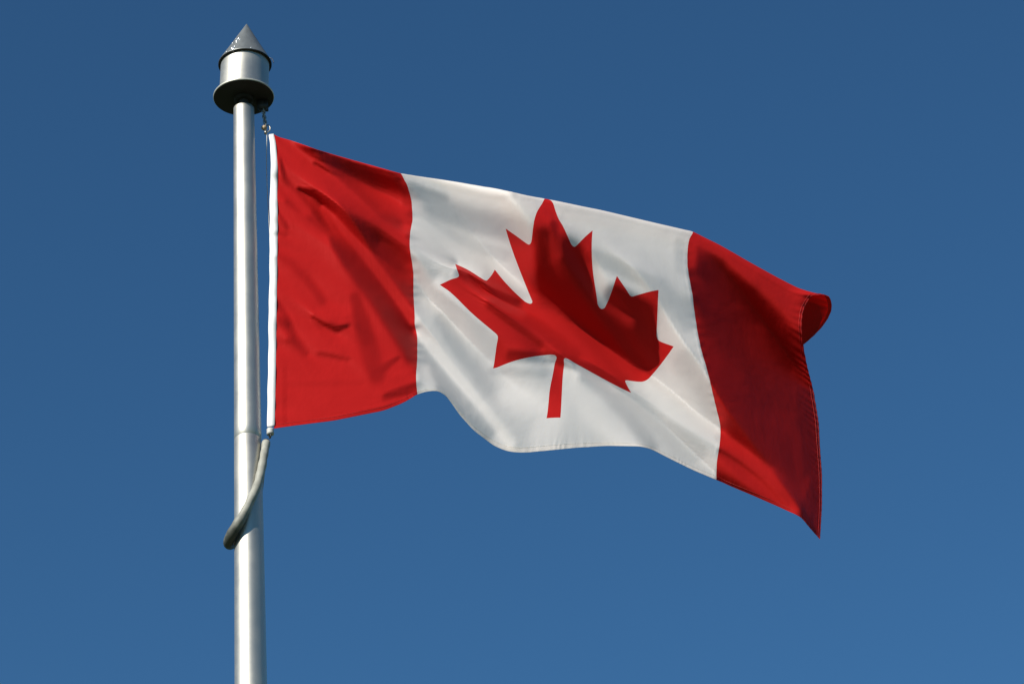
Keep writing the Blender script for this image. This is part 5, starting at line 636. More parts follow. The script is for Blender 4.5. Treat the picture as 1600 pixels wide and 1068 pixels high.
0,0,-1,0,-1,0,0,-1,-1,-1,-3,-3,-2,3,15,7,-6,-5,-3,-3,0,1,0,-1,-3,1,1,0,0,0,-2,-1,-2,0,4,4,0,-2,-1,1,0,-1,1,1,1,1,-1,-1,-2,-2,-1,1,0,0,0,1,2,0,0,1,-1,1,0,-2,-3,2,3,2,0,0,
-1,0,-1,1,3,2,6,5,-7,-17,-8,4,2,2,-1,-1,0,1,0,0,1,1,2,1,0,0,0,0,1,-1,1,0,1,-4,-1,2,2,-1,1,0,0,1,-1,0,0,1,-1,1,-1,0,0,-1,1,-1,0,1,-1,1,0,0,0,-1,0,-2,-1,-1,0,0,3,3,4,3,0,
-1,-2,-3,-2,0,0,-1,0,1,0,0,0,0,1,0,0,0,1,0,0,0,-7,-2,-3,-5,-4,9,9,5,1,0,4,2,-7,-15,-9,5,10,4,-3,0,10,15,4,-4,-4,-5,0,2,13,27,-47,-47,10,15,9,3,1,2,-2,-1,1,2,6,8,5,-3,-10,
-8,-3,1,1,0,0,0,6,7,1,-3,-5,-2,-2,0,1,1,-1,0,-1,0,0,0,1,1,1,1,0,1,1,1,0,0,0,0,0,0,0,0,-1,-1,-2,-4,-3,3,13,9,-8,-6,-2,-2,0,-1,-2,1,1,1,0,1,-1,-1,-2,-1,2,4,2,-2,-2,0,0,1,
-1,0,1,2,0,0,-1,-1,-2,-2,0,2,-1,1,1,0,1,1,0,-1,0,1,-1,-5,-2,4,3,1,0,0,-1,-1,-1,0,1,3,7,5,-7,-13,-1,5,1,-1,-1,-1,0,0,0,0,1,1,0,1,0,0,-1,0,1,0,-1,0,1,2,-1,-1,1,0,0,0,-1,1,
0,0,-1,1,-1,0,0,0,0,0,0,0,-1,0,0,1,0,0,0,1,0,-1,-1,-1,-2,-1,1,3,2,3,1,-1,-1,-1,-1,-1,0,0,-1,0,1,0,0,0,0,1,-1,0,1,1,-1,8,-4,-5,-12,-6,3,9,9,3,2,2,2,-1,-8,-15,-14,-1,9,7,
-4,-4,-3,11,20,14,3,-2,0,4,13,16,-42,-42,4,8,4,4,0,0,-1,-2,0,3,8,9,5,2,-7,-10,-6,0,1,1,1,3,10,10,4,-3,-7,-4,-3,-1,-1,-1,-2,-1,-2,-1,-1,0,0,-1,0,2,1,1,1,1,1,0,1,0,2,0,1,0,
-1,-2,-3,-4,-7,1,18,18,-8,-11,-3,-2,-3,-2,2,2,0,1,-1,-1,-1,-1,0,3,3,0,-2,-2,0,0,0,0,0,2,0,1,0,-1,0,-2,-2,0,-1,1,-1,2,1,1,1,0,0,0,0,0,-6,-7,0,3,4,2,2,2,0,0,-1,0,2,5,5,1,
-8,-9,2,3,2,0,0,-2,-1,-1,-1,0,1,0,-1,1,0,0,0,-1,0,2,2,5,-4,-2,-1,-1,0,0,0,1,-1,0,0,1,-1,1,0,-1,0,0,0,0,0,0,0,0,0,0,1,0,-1,0,0,0,-2,-2,-3,0,0,3,5,4,2,-1,-1,-1,-2,-1,0,0,
-1,-1,1,0,0,0,0,1,0,0,1,-1,17,-2,-2,3,-9,-23,-10,9,17,12,3,-2,-3,-2,-8,-17,-16,2,16,6,-9,-7,2,11,20,20,5,-3,-4,-1,4,9,-29,-35,1,9,6,3,-2,-1,0,-1,1,4,6,8,5,1,-7,-11,-7,1,
2,5,7,8,9,7,0,-6,-6,-2,-4,-3,-3,-2,-2,0,-1,0,-1,-1,-1,0,0,1,1,0,0,1,1,1,1,0,1,0,0,0,-2,-1,-4,-6,-4,2,16,21,2,-15,-8,-4,0,-1,0,0,1,0,0,0,-1,1,2,1,0,-1,-1,-2,1,0,0,1,1,1,
-1,0,1,-1,-1,-2,-1,0,-1,1,0,2,1,1,0,0,-1,2,0,-3,-6,-4,0,1,4,4,3,3,1,0,-2,1,2,3,1,-3,-8,-4,3,3,2,1,-1,-1,-2,-1,0,0,0,0,-1,1,0,-1,0,0,0,4,0,-2,0,0,0,-1,0,0,0,0,0,1,-1,0,0,
0,0,0,0,-1,0,1,0,0,0,0,0,-1,0,1,-1,0,0,-1,-1,-2,-1,0,1,3,4,4,2,0,-2,-2,-2,-1,-1,0,0,-1,1,0,0,0,0,0,1,1,-1,6,3,-2,2,4,-2,-16,-16,1,14,14,5,-1,1,0,-9,-16,-8,6,13,3,-6,-7,
-9,0,12,17,11,-2,-7,0,7,10,-22,-26,7,10,4,-1,-1,-1,-2,-2,-3,0,5,7,4,0,-3,-5,-8,-3,1,5,4,5,3,-1,-3,0,3,2,-1,-1,-2,-2,-1,1,0,0,-1,0,-1,-1,-1,0,0,0,-1,1,-1,0,1,0,0,0,0,1,0,
-2,-2,-4,-5,-3,9,18,16,-10,-11,-4,-1,1,0,-1,1,1,-1,0,2,0,1,-1,-1,-1,-1,0,-1,1,0,1,1,0,0,0,1,-1,-1,-2,0,-1,0,1,1,0,2,2,-1,0,-1,1,0,-3,-4,-3,-2,0,4,3,3,3,0,0,-1,1,1,2,3,-4,
-11,-1,4,4,1,1,-1,0,0,-1,-2,0,0,1,0,0,0,-1,0,0,1,-2,1,0,0,-1,0,1,0,1,1,0,-2,0,1,0,-1,1,0,0,0,0,-1,1,0,0,0,0,0,0,-1,1,0,0,-1,-1,0,-1,-2,-1,1,2,2,5,2,0,-2,-1,-2,-1,0,0,0,0,
0,1,-1,0,1,-1,0,2,-4,8,0,2,4,2,-1,-13,-19,-6,8,14,10,6,3,1,-9,-11,-7,4,9,3,-6,-9,-10,-8,8,21,16,2,-1,5,4,-3,-22,-13,10,6,2,0,-1,-2,-5,-5,-4,-2,4,7,5,1,0,-6,-10,-10,-6,-2,
1,1,-2,-3,7,13,7,5,2,0,0,0,0,1,0,0,-1,0,-1,-2,-3,-1,-1,1,-2,1,0,-1,0,1,1,1,1,1,0,0,-3,-5,-7,-7,4,15,20,6,-10,-4,-3,-2,0,1,0,1,2,1,0,-2,-1,-2,-1,0,-1,0,-1,1,2,1,0,-1,1,1,
-1,-2,0,-2,-2,0,1,1,1,2,0,0,-2,0,0,0,0,-2,-5,-3,-2,-1,2,2,3,4,3,2,2,1,3,3,0,-9,-10,2,4,3,0,1,1,0,-1,-1,-1,0,0,0,0,0,0,0,0,0,0,-1,-1,0,0,1,-1,1,0,0,0,1,-1,0,0,1,0,0,0,0,0,
0,-1,1,0,0,0,0,0,0,-1,0,-1,1,-1,0,-2,0,-1,-2,-1,1,3,6,4,1,0,-1,-2,-2,0,0,-2,0,0,1,1,-1,1,0,0,-13,13,4,-2,2,2,1,0,-7,-17,-12,3,13,9,6,8,4,-13,-16,-5,8,14,3,-8,-6,-7,-6,7,
22,16,0,0,0,-5,-10,-17,-2,7,6,4,1,-1,-2,-4,-5,-6,-2,4,6,5,1,-2,-5,-7,-12,-12,-6,0,-2,2,12,11,8,5,4,3,0,0,-1,0,1,1,0,-1,-2,-2,-1,-1,0,-1,0,0,-1,1,0,-1,2,0,1,1,2,-1,0,-2,
-5,-5,-6,-1,9,15,14,-4,-7,-4,-1,-1,1,1,2,1,0,-2,-2,-1,-1,-1,0,1,-1,0,0,1,1,1,1,0,0,-1,-2,-2,-1,0,0,1,1,0,2,-2,-1,-2,-1,1,2,0,-1,-3,-3,-3,-2,0,3,3,3,6,3,3,3,3,0,-6,-11,-3,
3,2,2,2,0,0,-1,0,-1,0,0,0,0,0,0,0,0,1,1,-3,-1,0,1,-1,1,0,0,1,0,-1,1,0,0,0,0,0,0,0,0,0,0,0,0,0,0,0,-1,0,0,-1,0,0,0,0,0,-2,-1,0,-1,0,1,3,4,5,1,-1,-2,-2,-1,-2,0,0,1,0,0,1,0,
-1,0,-7,-5,15,-1,-2,0,2,4,4,-2,-12,-15,-4,4,8,13,15,-2,-18,-15,1,14,12,-2,-7,-2,-5,-7,1,16,13,1,-3,-3,-2,-8,-15,2,8,6,4,0,2,2,-2,-4,-7,-5,0,5,5,4,1,-1,-6,-9,-10,-6,-1,8,
12,1,-3,1,3,2,3,0,0,-1,0,1,2,1,0,-2,-2,0,0,-1,1,-1,0,-1,0,1,-1,1,0,1,0,2,1,0,-1,-3,-3,-6,-5,1,9,11,1,-4,-3,-1,0,2,3,2,-2,-2,-1,0,0,-1,0,0,0,-1,1,1,0,1,0,0,0,0,0,-3,-1,-2,
1,0,0,3,0,0,-3,0,1,2,2,2,1,0,-2,-3,-4,-3,-2,0,1,2,3,2,4,4,3,-2,-6,-7,0,2,2,0,1,0,1,-1,0,1,0,0,-1,0,0,0,1,1,0,-3,0,0,0,1,0,0,0,-1,0,1,-1,1,0,0,0,0,0,0,0,0,0,-1,1,0,0,0,0,
0,-1,0,0,0,1,0,0,0,0,-2,-1,-1,-1,0,2,3,4,1,-1,0,-2,-1,0,0,-1,1,0,0,-1,0,-1,5,-18,6,12,-2,-3,0,4,5,4,1,-4,-12,-9,0,3,13,15,-6,-19,-11,4,14,9,-6,-5,-1,-5,-11,0,22,15,1,-3,
-1,-5,-17,-12,7,8,4,2,3,4,3,1,-3,-8,-8,-3,2,5,6,4,0,-2,-5,-5,-1,7,3,-5,-3,-5,-2,1,1,2,2,1,-1,0,3,2,0,0,-1,-1,-1,0,-1,0,0,0,-1,-1,0,-1,0,0,2,2,1,1,1,0,-2,-5,-6,-5,-2,5,8,
4,-1,-1,0,2,3,3,1,-2,-1,-1,-2,0,0,-1,-1,0,0,1,1,0,1,1,-1,1,-2,-1,-2,0,-1,-1,1,1,2,-1,0,1,3,3,2,1,-1,0,1,-3,-3,-4,-5,-5,-2,-1,0,2,5,6,4,3,0,-7,-5,-1,2,3,1,1,-1,1,1,0,0,0,
1,0,0,0,0,1,-2,-3,0,1,0,0,0,0,0,0,0,0,1,-1,1,0,0,0,0,0,-1,0,1,0,0,0,0,0,0,-1,1,0,0,0,0,1,-1,0,0,-1,-1,-3,-1,-2,-1,3,5,4,3,1,-1,-1,-2,-1,0,0,-1,0,-1,-1,0,8,-12,-10,13,8,
-3,-6,0,2,3,4,4,2,-3,-10,-8,2,10,13,-5,-16,-9,6,10,4,-7,-2,0,-6,-9,9,21,9,-1,0,-3,-14,-20,1,11,5,2,1,2,2,2,3,-1,-4,-8,-7,-2,4,6,5,1,2,2,2,0,-5,-3,-3,-4,-3,-1,0,1,0,1,1,0,
-1,2,2,1,0,-2,-2,0,0,1,0,-1,0,0,-1,0,-1,0,1,1,1,1,1,1,-1,-1,-3,-3,-3,-2,3,6,3,-1,-1,1,3,3,0,1,-2,0,-2,-1,-1,-1,0,0,1,0,0,0,1,0,1,0,1,-2,-2,-1,-1,-2,1,1,1,1,2,2,2,1,0,0,0,
-1,0,0,-1,-2,-4,-4,-4,-3,-1,0,3,6,5,6,3,-3,-10,-5,3,3,2,0,1,0,0,1,0,0,1,0,0,0,0,0,-3,0,0,0,0,0,0,1,-1,1,0,0,0,0,0,0,0,0,0,0,0,0,0,0,0,0,0,0,0,0,0,0,0,-1,1,0,0,-1,-1,0,-1,
0,-1,-2,0,0,2,4,5,3,0,-2,-2,-2,-1,0,0,-1,0,0,0,7,-1,-14,-1,13,6,-6,-6,-1,-1,2,2,3,4,2,-7,-11,0,8,11,-2,-13,-7,9,10,-1,-6,2,-1,-8,-8,8,16,8,2,-1,-9,-16,-10,7,6,1,2,2,0,2,
1,3,3,0,-4,-8,-5,0,5,3,3,6,7,-2,-11,-4,-1,-1,0,0,2,-1,-1,-2,-1,-1,1,0,3,4,3,-3,-3,-1,1,0,0,1,0,-1,1,-2,-2,-2,1,0,1,1,2,0,1,1,0,0,-2,-2,-2,1,2,2,-1,-1,1,2,3,0,0,-1,0,-2,0,
-1,-1,1,0,0,0,0,1,0,0,0,1,-1,-1,-1,-2,0,-1,1,2,1,2,3,0,-1,-1,-1,-1,-1,0,2,1,1,-1,-1,-2,-3,-3,-2,0,2,3,5,6,2,-8,-8,-1,4,2,0,0,0,0,0,1,0,0,1,0,1,1,1,-1,-3,-1,0,0,0,1,-1,1,
-1,1,0,1,0,-1,-1,1,0,0,0,0,0,0,0,0,0,0,-1,1,0,0,0,0,0,0,0,0,0,0,-1,0,0,-1,0,-1,-1,-1,1,3,3,2,1,-1,-1,-1,-2,0,0,-1,1,1,4,8,-7,-11,4,10,1,-4,-3,-3,-2,-1,1,2,3,3,-4,-10,-5,
7,8,1,-8,0,13,8,-7,-4,3,-4,-11,-10,9,21,12,1,-6,-11,-16,-6,4,4,3,2,2,1,3,1,1,5,3,0,-7,-8,-7,0,2,4,8,1,-9,-7,0,2,0,2,1,2,2,1,0,-1,0,0,2,9,7,-5,-4,-3,-1,0,0,-1,-1,0,-2,-3,
-5,-1,0,1,0,1,1,2,2,1,2,0,-1,-3,-1,-2,1,0,1,0,0,1,1,2,3,0,-1,-1,-1,-1,-1,0,0,0,0,0,0,0,1,1,0,0,-2,0,-1,-3,-1,2,1,3,5,2,0,-2,-1,-2,-1,-1,0,1,2,1,2,1,-1,-2,-4,-4,-3,-3,1,4,
7,4,-1,-7,-6,2,3,1,0,0,0,-1,0,1,0,1,1,1,1,2,0,-2,-2,-1,-1,1,-1,1,-1,1,0,0,0,0,-1,1,-1,1,0,0,0,0,0,0,0,0,0,0,0,0,0,0,0,0,0,0,0,0,-1,0,0,0,0,0,-2,-1,-2,-2,1,4,4,3,3,0,-2,
-2,-1,-2,0,0,-1,-2,9,5,-11,-7,6,10,-2,-2,-3,-4,-2,-1,0,0,2,3,0,-6,-6,4,4,0,0,10,11,-2,-8,0,0,-7,-12,-6,17,21,5,-4,-5,-14,-17,0,7,4,3,0,2,2,2,1,-1,1,3,4,-2,-9,-9,-3,2,5,2,
-4,-4,1,2,1,0,0,3,2,3,2,2,0,1,1,7,6,-3,-5,-2,-2,-2,-1,-1,-2,-1,-1,-4,-3,0,1,0,0,0,2,1,1,3,0,-1,-1,-1,-3,-1,-1,1,1,-1,1,0,2,2,1,2,-1,0,-2,-1,-1,-1,1,0,0,1,0,0,0,1,0,-1,0,
-1,-2,-1,-1,0,2,3,4,3,-1,-1,-1,-1,-3,-1,0,1,0,2,2,0,1,-1,-2,-2,-4,-3,-2,1,4,5,4,-2,-7,-5,2,3,1,1,0,0,0,0,1,0,0,2,2,1,0,-2,-1,-1,-1,0,0,-1,1,-1,0,1,-1,0,1,0,0,-1,1,0,1,0,
-1,0,0,0,0,0,0,1,-1,0,0,1,0,-1,1,0,-1,0,-1,1,-1,-1,0,-1,-2,-1,0,1,3,5,3,1,-2,-1,-2,-1,-1,0,-1,-10,4,8,2,-10,0,8,5,0,0,-1,-3,-3,-3,-1,1,1,3,2,-1,-8,-5,-1,0,4,10,7,-3,-3,5,
0,-8,-11,-4,14,15,5,0,-6,-19,-11,7,7,1,0,1,1,1,1,2,-1,-1,1,5,3,-4,-9,-6,1,4,2,-1,0,1,1,-1,-1,-1,2,1,2,1,2,2,2,7,-1,-3,-2,-1,-1,0,-2,-1,0,-1,-2,-2,-1,2,0,-1,0,0,0,0,2,1,1,
1,0,-1,-2,-1,-1,0,-1,0,-1,0,0,1,1,0,2,0,0,-1,-1,0,0,0,0,0,1,0,0,0,0,0,-1,0,0,-2,0,-2,0,2,4,3,0,-1,0,-1,-2,-1,0,-1,-1,1,0,2,1,1,1,0,0,-2,-3,1,1,1,2,3,-4,-9,-1,4,2,0,0,1,0,
0,0,-1,1,0,1,2,-1,-1,0,-1,0,0,0,0,-1,1,0,-1,1,0,0,0,1,0,-1,0,0,0,0,0,-1,1,0,0,0,0,0,0,0,0,0,1,-1,0,1,-1,0,0,1,0,-1,0,-1,-1,-1,-2,0,2,5,2,1,-1,-2,-1,0,0,-1,-13,4,3,4,-3,
-9,-3,11,6,5,2,1,-2,-3,-3,-3,-1,1,1,1,1,-11,-15,-7,-5,8,16,9,3,4,6,0,-9,-12,-5,17,19,9,-3,-15,-20,0,6,1,1,1,2,1,2,1,2,1,1,-1,1,4,2,-7,-7,0,3,-1,-1,0,-1,-2,-1,-2,-2,0,0,1,
2,3,6,3,-4,-4,1,1,2,-1,1,-1,-1,-1,0,-1,0,0,-1,0,-1,0,-1,0,1,1,2,2,2,0,0,-1,-1,-1,-2,-1,0,-1,-1,0,1,1,1,2,1,-1,-1,-1,0,-1,1,1,-1,0,1,1,0,-1,0,0,-2,0,-2,0,-1,0,2,3,1,2,1,1,
0,-2,-1,-2,-1,-1,1,1,1,2,1,2,1,-1,0,-1,0,1,1,2,0,-10,-10,5,5,1,-1,-1,1,-1,0,0,-1,1,1,0,2,0,-1,0,0,-1,1,0,-1,-1,0,1,-1,1,0,0,0,0,0,0,0,1,0,-1,0,0,0,0,0,0,0,0,0,0,0,0,0,0,
0,0,0,0,0,0,0,-1,0,0,-2,-2,-1,1,1,3,4,3,0,-1,-1,-2,-1,17,-16,1,2,2,-4,-5,-4,2,4,4,3,2,0,-3,-4,-3,-3,0,1,1,-3,-8,-18,-11,4,15,17,6,0,6,4,-3,-9,-12,0,22,19,3,-12,-20,-10,4,
3,2,3,3,1,0,1,1,2,1,0,0,-1,2,2,-2,-4,-3,-1,0,0,-1,-2,-3,-1,0,-2,-1,1,3,4,6,-2,-8,-1,4,5,1,1,0,1,-1,-1,-1,-1,0,-1,-1,-1,-1,-1,-1,0,0,1,1,3,2,1,-1,0,0,-2,-2,0,-1,1,-1,0,0,
1,2,1,0,0,0,-1,-1,0,-1,1,1,0,0,0,0,1,-1,-1,-1,-1,1,-1,-2,0,1,1,3,3,3,1,0,0,-3,-2,-2,-1,1,1,1,1,1,0,0,1,0,1,0,0,0,2,1,-6,-12,-1,8,2,0,-1,-1,1,-1,0,0,0,0,2,0,0,0,-1,0,0,0,
0,0,0,0,-1,1,-1,1,0,-1,0,0,1,0,-1,0,1,0,0,0,0,0,0,0,0,0,0,0,0,1,0,0,0,0,-1,-1,0,1,0,-1,-1,0,-1,-1,0,-1,3,4,4,2,-2,-1,-1,-4,17,3,-10,-2,3,0,-4,-5,-3,-2,2,1,3,2,2,0,-2,-3,
-2,0,0,3,1,-7,-12,-8,4,8,7,1,2,7,4,-5,-9,-11,3,21,13,-3,-10,-16,-1,2,1,4,1,0,-2,1,1,1,1,1,0,1,0,0,2,0,-6,-3,2,4,1,-2,-3,-2,-1,0,-1,-2,0,2,2,-7,-8,0,8,6,2,0,1,0,0,-1,0,0,
1,-1,1,-1,0,-1,-1,0,0,-2,0,1,4,2,2,-1,-2,-1,-1,1,1,0,0,-1,0,0,1,1,1,0,-1,0,-2,0,1,0,0,0,0,1,1,-1,0,-1,-1,-1,0,0,0,-1,-1,-1,0,2,3,3,3,1,-1,-3,-2,0,-1,0,0,0,0,1,0,0,0,2,1,
0,0,1,2,-2,-8,-8,7,5,-1,0,1,-1,0,0,-1,0,0,0,1,0,0,1,-1,0,0,-1,1,1,-1,0,0,0,-1,1,0,0,0,-1,0,0,1,0,1,-1,0,0,0,0,1,0,0,0,0,0,-1,0,0,0,0,0,0,0,-1,0,1,0,-1,1,-1,-2,-1,-2,3,4,
3,1,1,-2,-6,-11,7,4,1,-2,-1,4,2,-3,-1,-2,1,1,3,3,3,2,-1,-2,-3,-1,0,5,4,-12,-15,-4,2,2,3,2,8,7,3,-5,-10,-10,4,20,14,-2,-13,-13,-1,2,1,2,-2,0,0,1,2,2,1,2,1,0,1,0,-2,-2,-3,
-2,5,5,1,-3,-5,-5,-3,-3,-1,-3,-2,-4,-10,-8,2,8,7,2,1,-1,-2,-2,2,1,4,2,3,2,2,1,0,0,0,-2,-1,-1,1,3,4,4,1,-3,-2,1,1,1,0,-1,-1,0,0,1,2,0,0,1,-1,0,0,-1,0,0,1,0,0,0,0,1,-1,-1,
-2,0,2,-1,0,-3,-3,-2,-1,2,2,4,4,3,0,-1,-1,0,-2,-1,0,0,0,0,1,0,0,2,0,0,1,1,1,-3,-12,-2,8,3,1,0,0,-1,0,0,-1,-1,1,0,1,0,0,0,1,-1,1,0,-1,0,0,0,0,0,-1,1,0,0,0,0,0,-1,1,0,0,0,
0,0,0,0,0,0,0,0,0,0,1,-1,0,0,0,0,0,0,1,-1,0,0,-1,0,-2,-2,-2,0,1,5,7,3,0,-6,-2,0,0,-2,-2,1,3,3,1,-1,-1,-1,0,1,2,2,3,2,0,-1,-3,-3,2,5,-7,-12,-7,2,1,0,3,4,8,7,1,-6,-10,-9,7,
22,12,-7,-19,-6,1,1,0,1,1,1,0,1,1,2,1,1,1,0,1,-1,-4,-3,-3,1,6,5,4,-3,-8,-9,-5,-1,-2,-3,-6,-9,-8,1,7,7,3,-2,-3,-7,-2,0,4,6,5,5,4,4,2,1,1,0,0,-2,0,1,1,4,6,1,-5,-2,1,1,1,-1,
0,-1,-1,1,1,1,1,1,0,0,0,-2,0,0,1,-1,1,1,0,0,0,0,-2,-2,1,0,1,-1,-1,-2,-3,-2,-1,2,3,4,3,2,1,0,-2,-2,-1,0,1,-1,1,0,1,0,0,1,0,-1,1,2,1,-7,-12,6,6,2,0,0,0,-1,-1,0,0,-1,0,1,1,
0,1,-1,0,0,0,0,0,0,0,0,0,0,-1,1,0,0,0,0,0,0,-1,1,0,0,0,0,0,0,0,0,0,0,0,0,0,0,0,0,0,0,0,0,0,1,-1,-1,-1,-1,-2,-1,-1,0,2,8,6,1,-5,3,-1,0,-1,-2,-1,0,1,1,1,-1,-1,0,-1,0,1,1,3,
2,1,0,-2,-1,5,-1,-9,-6,1,0,-1,0,0,1,9,8,0,-7,-10,-8,9,21,5,-13,-11,-1,1,-1,0,3,1,0,1,0,-1,1,2,-1,1,1,1,0,-3,-4,-4,1,5,6,8,0,-6,-6,-7,-4,-2,-4,-7,-1,5,13,5,1,5,7,8,-2,-4,
-3,-4,-3,-5,-2,1,2,1,0,0,-1,0,-1,0,0,2,4,-1,-3,-1,0,0,-1,0,-1,0,-2,1,2,2,0,0,1,0,-1,0,0,0,-1,1,0,0,0,0,0,1,-1,-2,-1,0,2,1,1,0,-1,-2,-3,-2,0,0,1,2,0,-2,0,2,2,1,0,0,0,0,0,
1,0,0,0,0,0,2,3,0,-15,-4,10,3,1,-1,0,1,0,0,-1,-1,-1,2,1,0,0,0,0,-1,0,0,0,1,-1,0,0,0,1,-1,0,0,0,0,0,-1,1,-1,0,1,0,0,0,0,0,0,0,0,0,0,0,0,-1,1,0,0,0,-1,1,0,0,0,-1,-1,0,0,-2,
-2,0,1,8,5,-4,1,2,-1,0,0,-1,-1,-1,0,0,1,0,-1,0,0,0,1,1,2,3,3,1,0,0,2,-7,-5,-4,0,-1,-2,-4,-1,5,11,6,-2,-7,-10,-5,10,17,2,-10,-4,-4,-3,1,1,1,1,0,1,1,1,0,1,0,3,2,1,-1,-4,-7,
-4,3,5,6,10,8,0,-7,-9,-11,-6,1,11,17,8,-3,-2,4,9,11,3,2,-1,-1,-4,-8,-12,-9,-4,-1,-1,-1,-2,-2,-1,-2,-1,1,2,-1,-3,-1,-1,1,0,-1,0,-2,-1,-1,2,2,2,1,1,0,0,-1,0,0,0,0,0,-1,0,1,
0,0,-1,-1,-2,0,0,2,3,2,-1,-2,-2,-3,-4,-1,-2,-2,-1,3,3,3,2,1,0,1,0,0,0,0,1,0,0,-1,1,2,5,2,-10,-17,9,8,1,0,0,1,1,-1,0,-3,1,1,0,0,0,-1,0,0,0,0,0,0,0,0,0,0,0,0,0,0,0,0,0,0,
-1,1,0,0,0,0,-1,0,1,0,-1,0,1,-1,1,0,0,0,0,0,0,0,0,-1,0,-1,0,0,0,0,-1,-3,-3,0,1,9,6,3,0,2,0,0,-1,-2,-1,0,-1,0,0,1,0,-1,1,0,0,1,2,1,4,1,1,2,-5,-9,-5,-1,1,0,-1,-3,0,6,9,5,
-4,-6,-7,-4,9,12,2,-3,-5,-6,-3,0,0,1,2,1,0,2,1,0,1,1,3,1,0,-3,-4,-6,1,3,2,1,6,12,9,-5,-9,-4,4,6,1,-7,-4,-4,-4,-6,-4,3,-3,-2,-3,2,7,3,0,1,1,2,0,0,0,-2,0,-2,0,2,1,-2,-1,0,
-1,1,1,-1,-1,-2,-1,0,2,3,2,0,0,-2,1,-1,0,0,-1,0,1,0,0,1,0,-1,-1,-1,0,-1,1,2,2,1,-1,-2,-3,-2,-3,-1,-1,2,0,2,1,1,1,1,1,1,0,0,1,0,0,-1,0,-1,2,5,3,-4,-19,-1,13,3,-1,1,0,1,0,
-1,-2,-3,3,1,0,0,0,0,-1,0,0,0,0,0,0,0,0,0,0,0,0,0,0,0,0,1,-1,0,0,-1,0,1,0,-1,0,1,0,0,1,-1,0,1,-1,0,-1,1,-1,0,0,0,0,0,0,0,-1,-1,-1,-2,-3,-1,5,11,-4,2,2,2,1,0,0,-1,-1,0,0,
0,-1,1,0,-1,0,-1,0,1,0,2,2,0,3,0,-7,-7,-1,4,2,0,-2,-3,-1,4,10,5,-4,-7,-3,-4,3,5,5,2,-3,-4,-4,0,0,0,1,1,1,1,1,0,0,0,2,1,1,-4,-6,-2,4,1,-1,-2,-1,5,11,8,-2,-3,-5,-6,-5,2,0,
2,3,5,9,5,-1,-2,-3,-6,-3,-3,0,0,-2,-1,-1,0,0,-2,-1,0,1,1,0,-1,-1,1,1,0,1,-2,-1,-1,-2,-1,3,4,1,-2,0,0,0,0,-1,1,0,-1,0,1,1,0,0,-1,-1,-2,0,0,2,1,1,1,0,0,-1,-1,0,-1,-1,0,0,
-1,0,0,2,-1,1,1,1,-1,1,-1,-1,-1,1,2,2,5,0,-10,-16,12,6,-1,0,2,0,0,-2,-3,-2,5,2,0,-1,0,0,0,0,0,0,-1,0,0,0,0,0,0,0,0,-1,0,1,1,-1,1,-1,0,0,0,0,0,0,0,0,1,0,-1,1,-1,0,0,0,0,0,
0,-1,0,0,0,1,0,0,1,-1,-1,-1,-2,-4,-4,8,-22,6,4,4,5,2,2,1,-1,-1,0,0,0,0,0,0,-1,0,1,-1,1,2,2,2,2,3,-6,-10,-5,3,4,1,-1,-2,-4,0,9,11,1,-5,-6,-2,-5,-4,2,10,7,-1,-3,-5,-2,-1,0,
1,1,2,1,0,0,-1,1,2,1,-2,-4,-4,0,1,2,3,2,-3,-3,1,6,2,1,-4,-5,-2,0,-3,-4,-7,-1,3,0,-2,3,6,1,-1,-2,2,3,3,2,0,1,0,-1,-1,1,2,1,-1,0,0,0,0,0,0,-1,-2,-2,-2,-1,4,5,1,0,1,0,-1,0,
-1,0,0,0,-1,1,0,0,0,-1,-1,-3,0,1,1,2,2,2,1,0,-1,-1,0,-1,-1,-2,-1,-1,0,-1,2,0,1,0,2,0,-1,0,-1,0,0,3,3,3,-3,-18,1,9,1,-1,1,1,0,1,-3,4,2,-1,-1,0,0,-1,0,0,-1,0,0,0,0,0,1,-1,
0,0,0,0,0,0,0,1,-1,1,-1,0,0,0,0,0,0,0,0,0,1,-1,1,-1,0,0,0,-1,1,0,0,0,0,-1,0,0,0,0,0,-1,-2,-3,-5,2,-21,-3,10,4,3,3,3,1,1,-1,-1,0,1,-1,1,0,0,0,0,0,1,1,2,1,2,5,-2,-11,-9,1,
5,2,0,-2,-3,-2,4,11,6,-4,-4,-3,-1,-6,-6,2,11,9,0,-4,-5,-3,-1,0,2,2,0,2,-1,-1,0,2,2,-1,-3,-3,-3,1,0,2,2,5,3,1,-2,-1,-1,-1,-4,-1,3,3,1,2,9,9,-2,-2,-8,-7,-1,2,1,-2,-2,-2,-1,
0,-1,-2,-2,0,0,3,1,-1,0,0,0,0,0,0,0,-1,-1,-3,-2,1,4,6,2,-1,-1,-1,-1,0,0,0,0,0,-1,1,0,0,0,-3,-1,-1,0,1,2,2,2,1,-1,0,0,0,-1,-1,-2,-2,-1,0,1,-1,2,1,1,-1,1,1,-2,0,0,1,1,2,3,
2,-10,-16,11,5,0,-1,0,0,1,0,3,-1,2,0,-1,0,-1,0,-1,1,-1,-1,0,1,0,0,0,0,0,0,1,0,-1,0,0,0,0,0,1,-1,0,0,0,0,0,0,0,0,0,0,1,-1,0,0,0,-1,0,0,0,0,1,0,-1,0,0,0,0,-1,-3,-3,1,16,
-23,-5,4,4,1,0,2,0,0,0,0,0,0,0,1,0,0,0,0,-1,1,1,0,3,5,3,-10,-8,-3,3,3,1,0,-2,-3,0,5,9,4,-3,-3,-1,1,-9,-11,2,10,10,2,-4,-5,-3,0,1,1,1,1,0,-1,0,1,2,1,-1,-4,-3,0,2,1,0,-3,
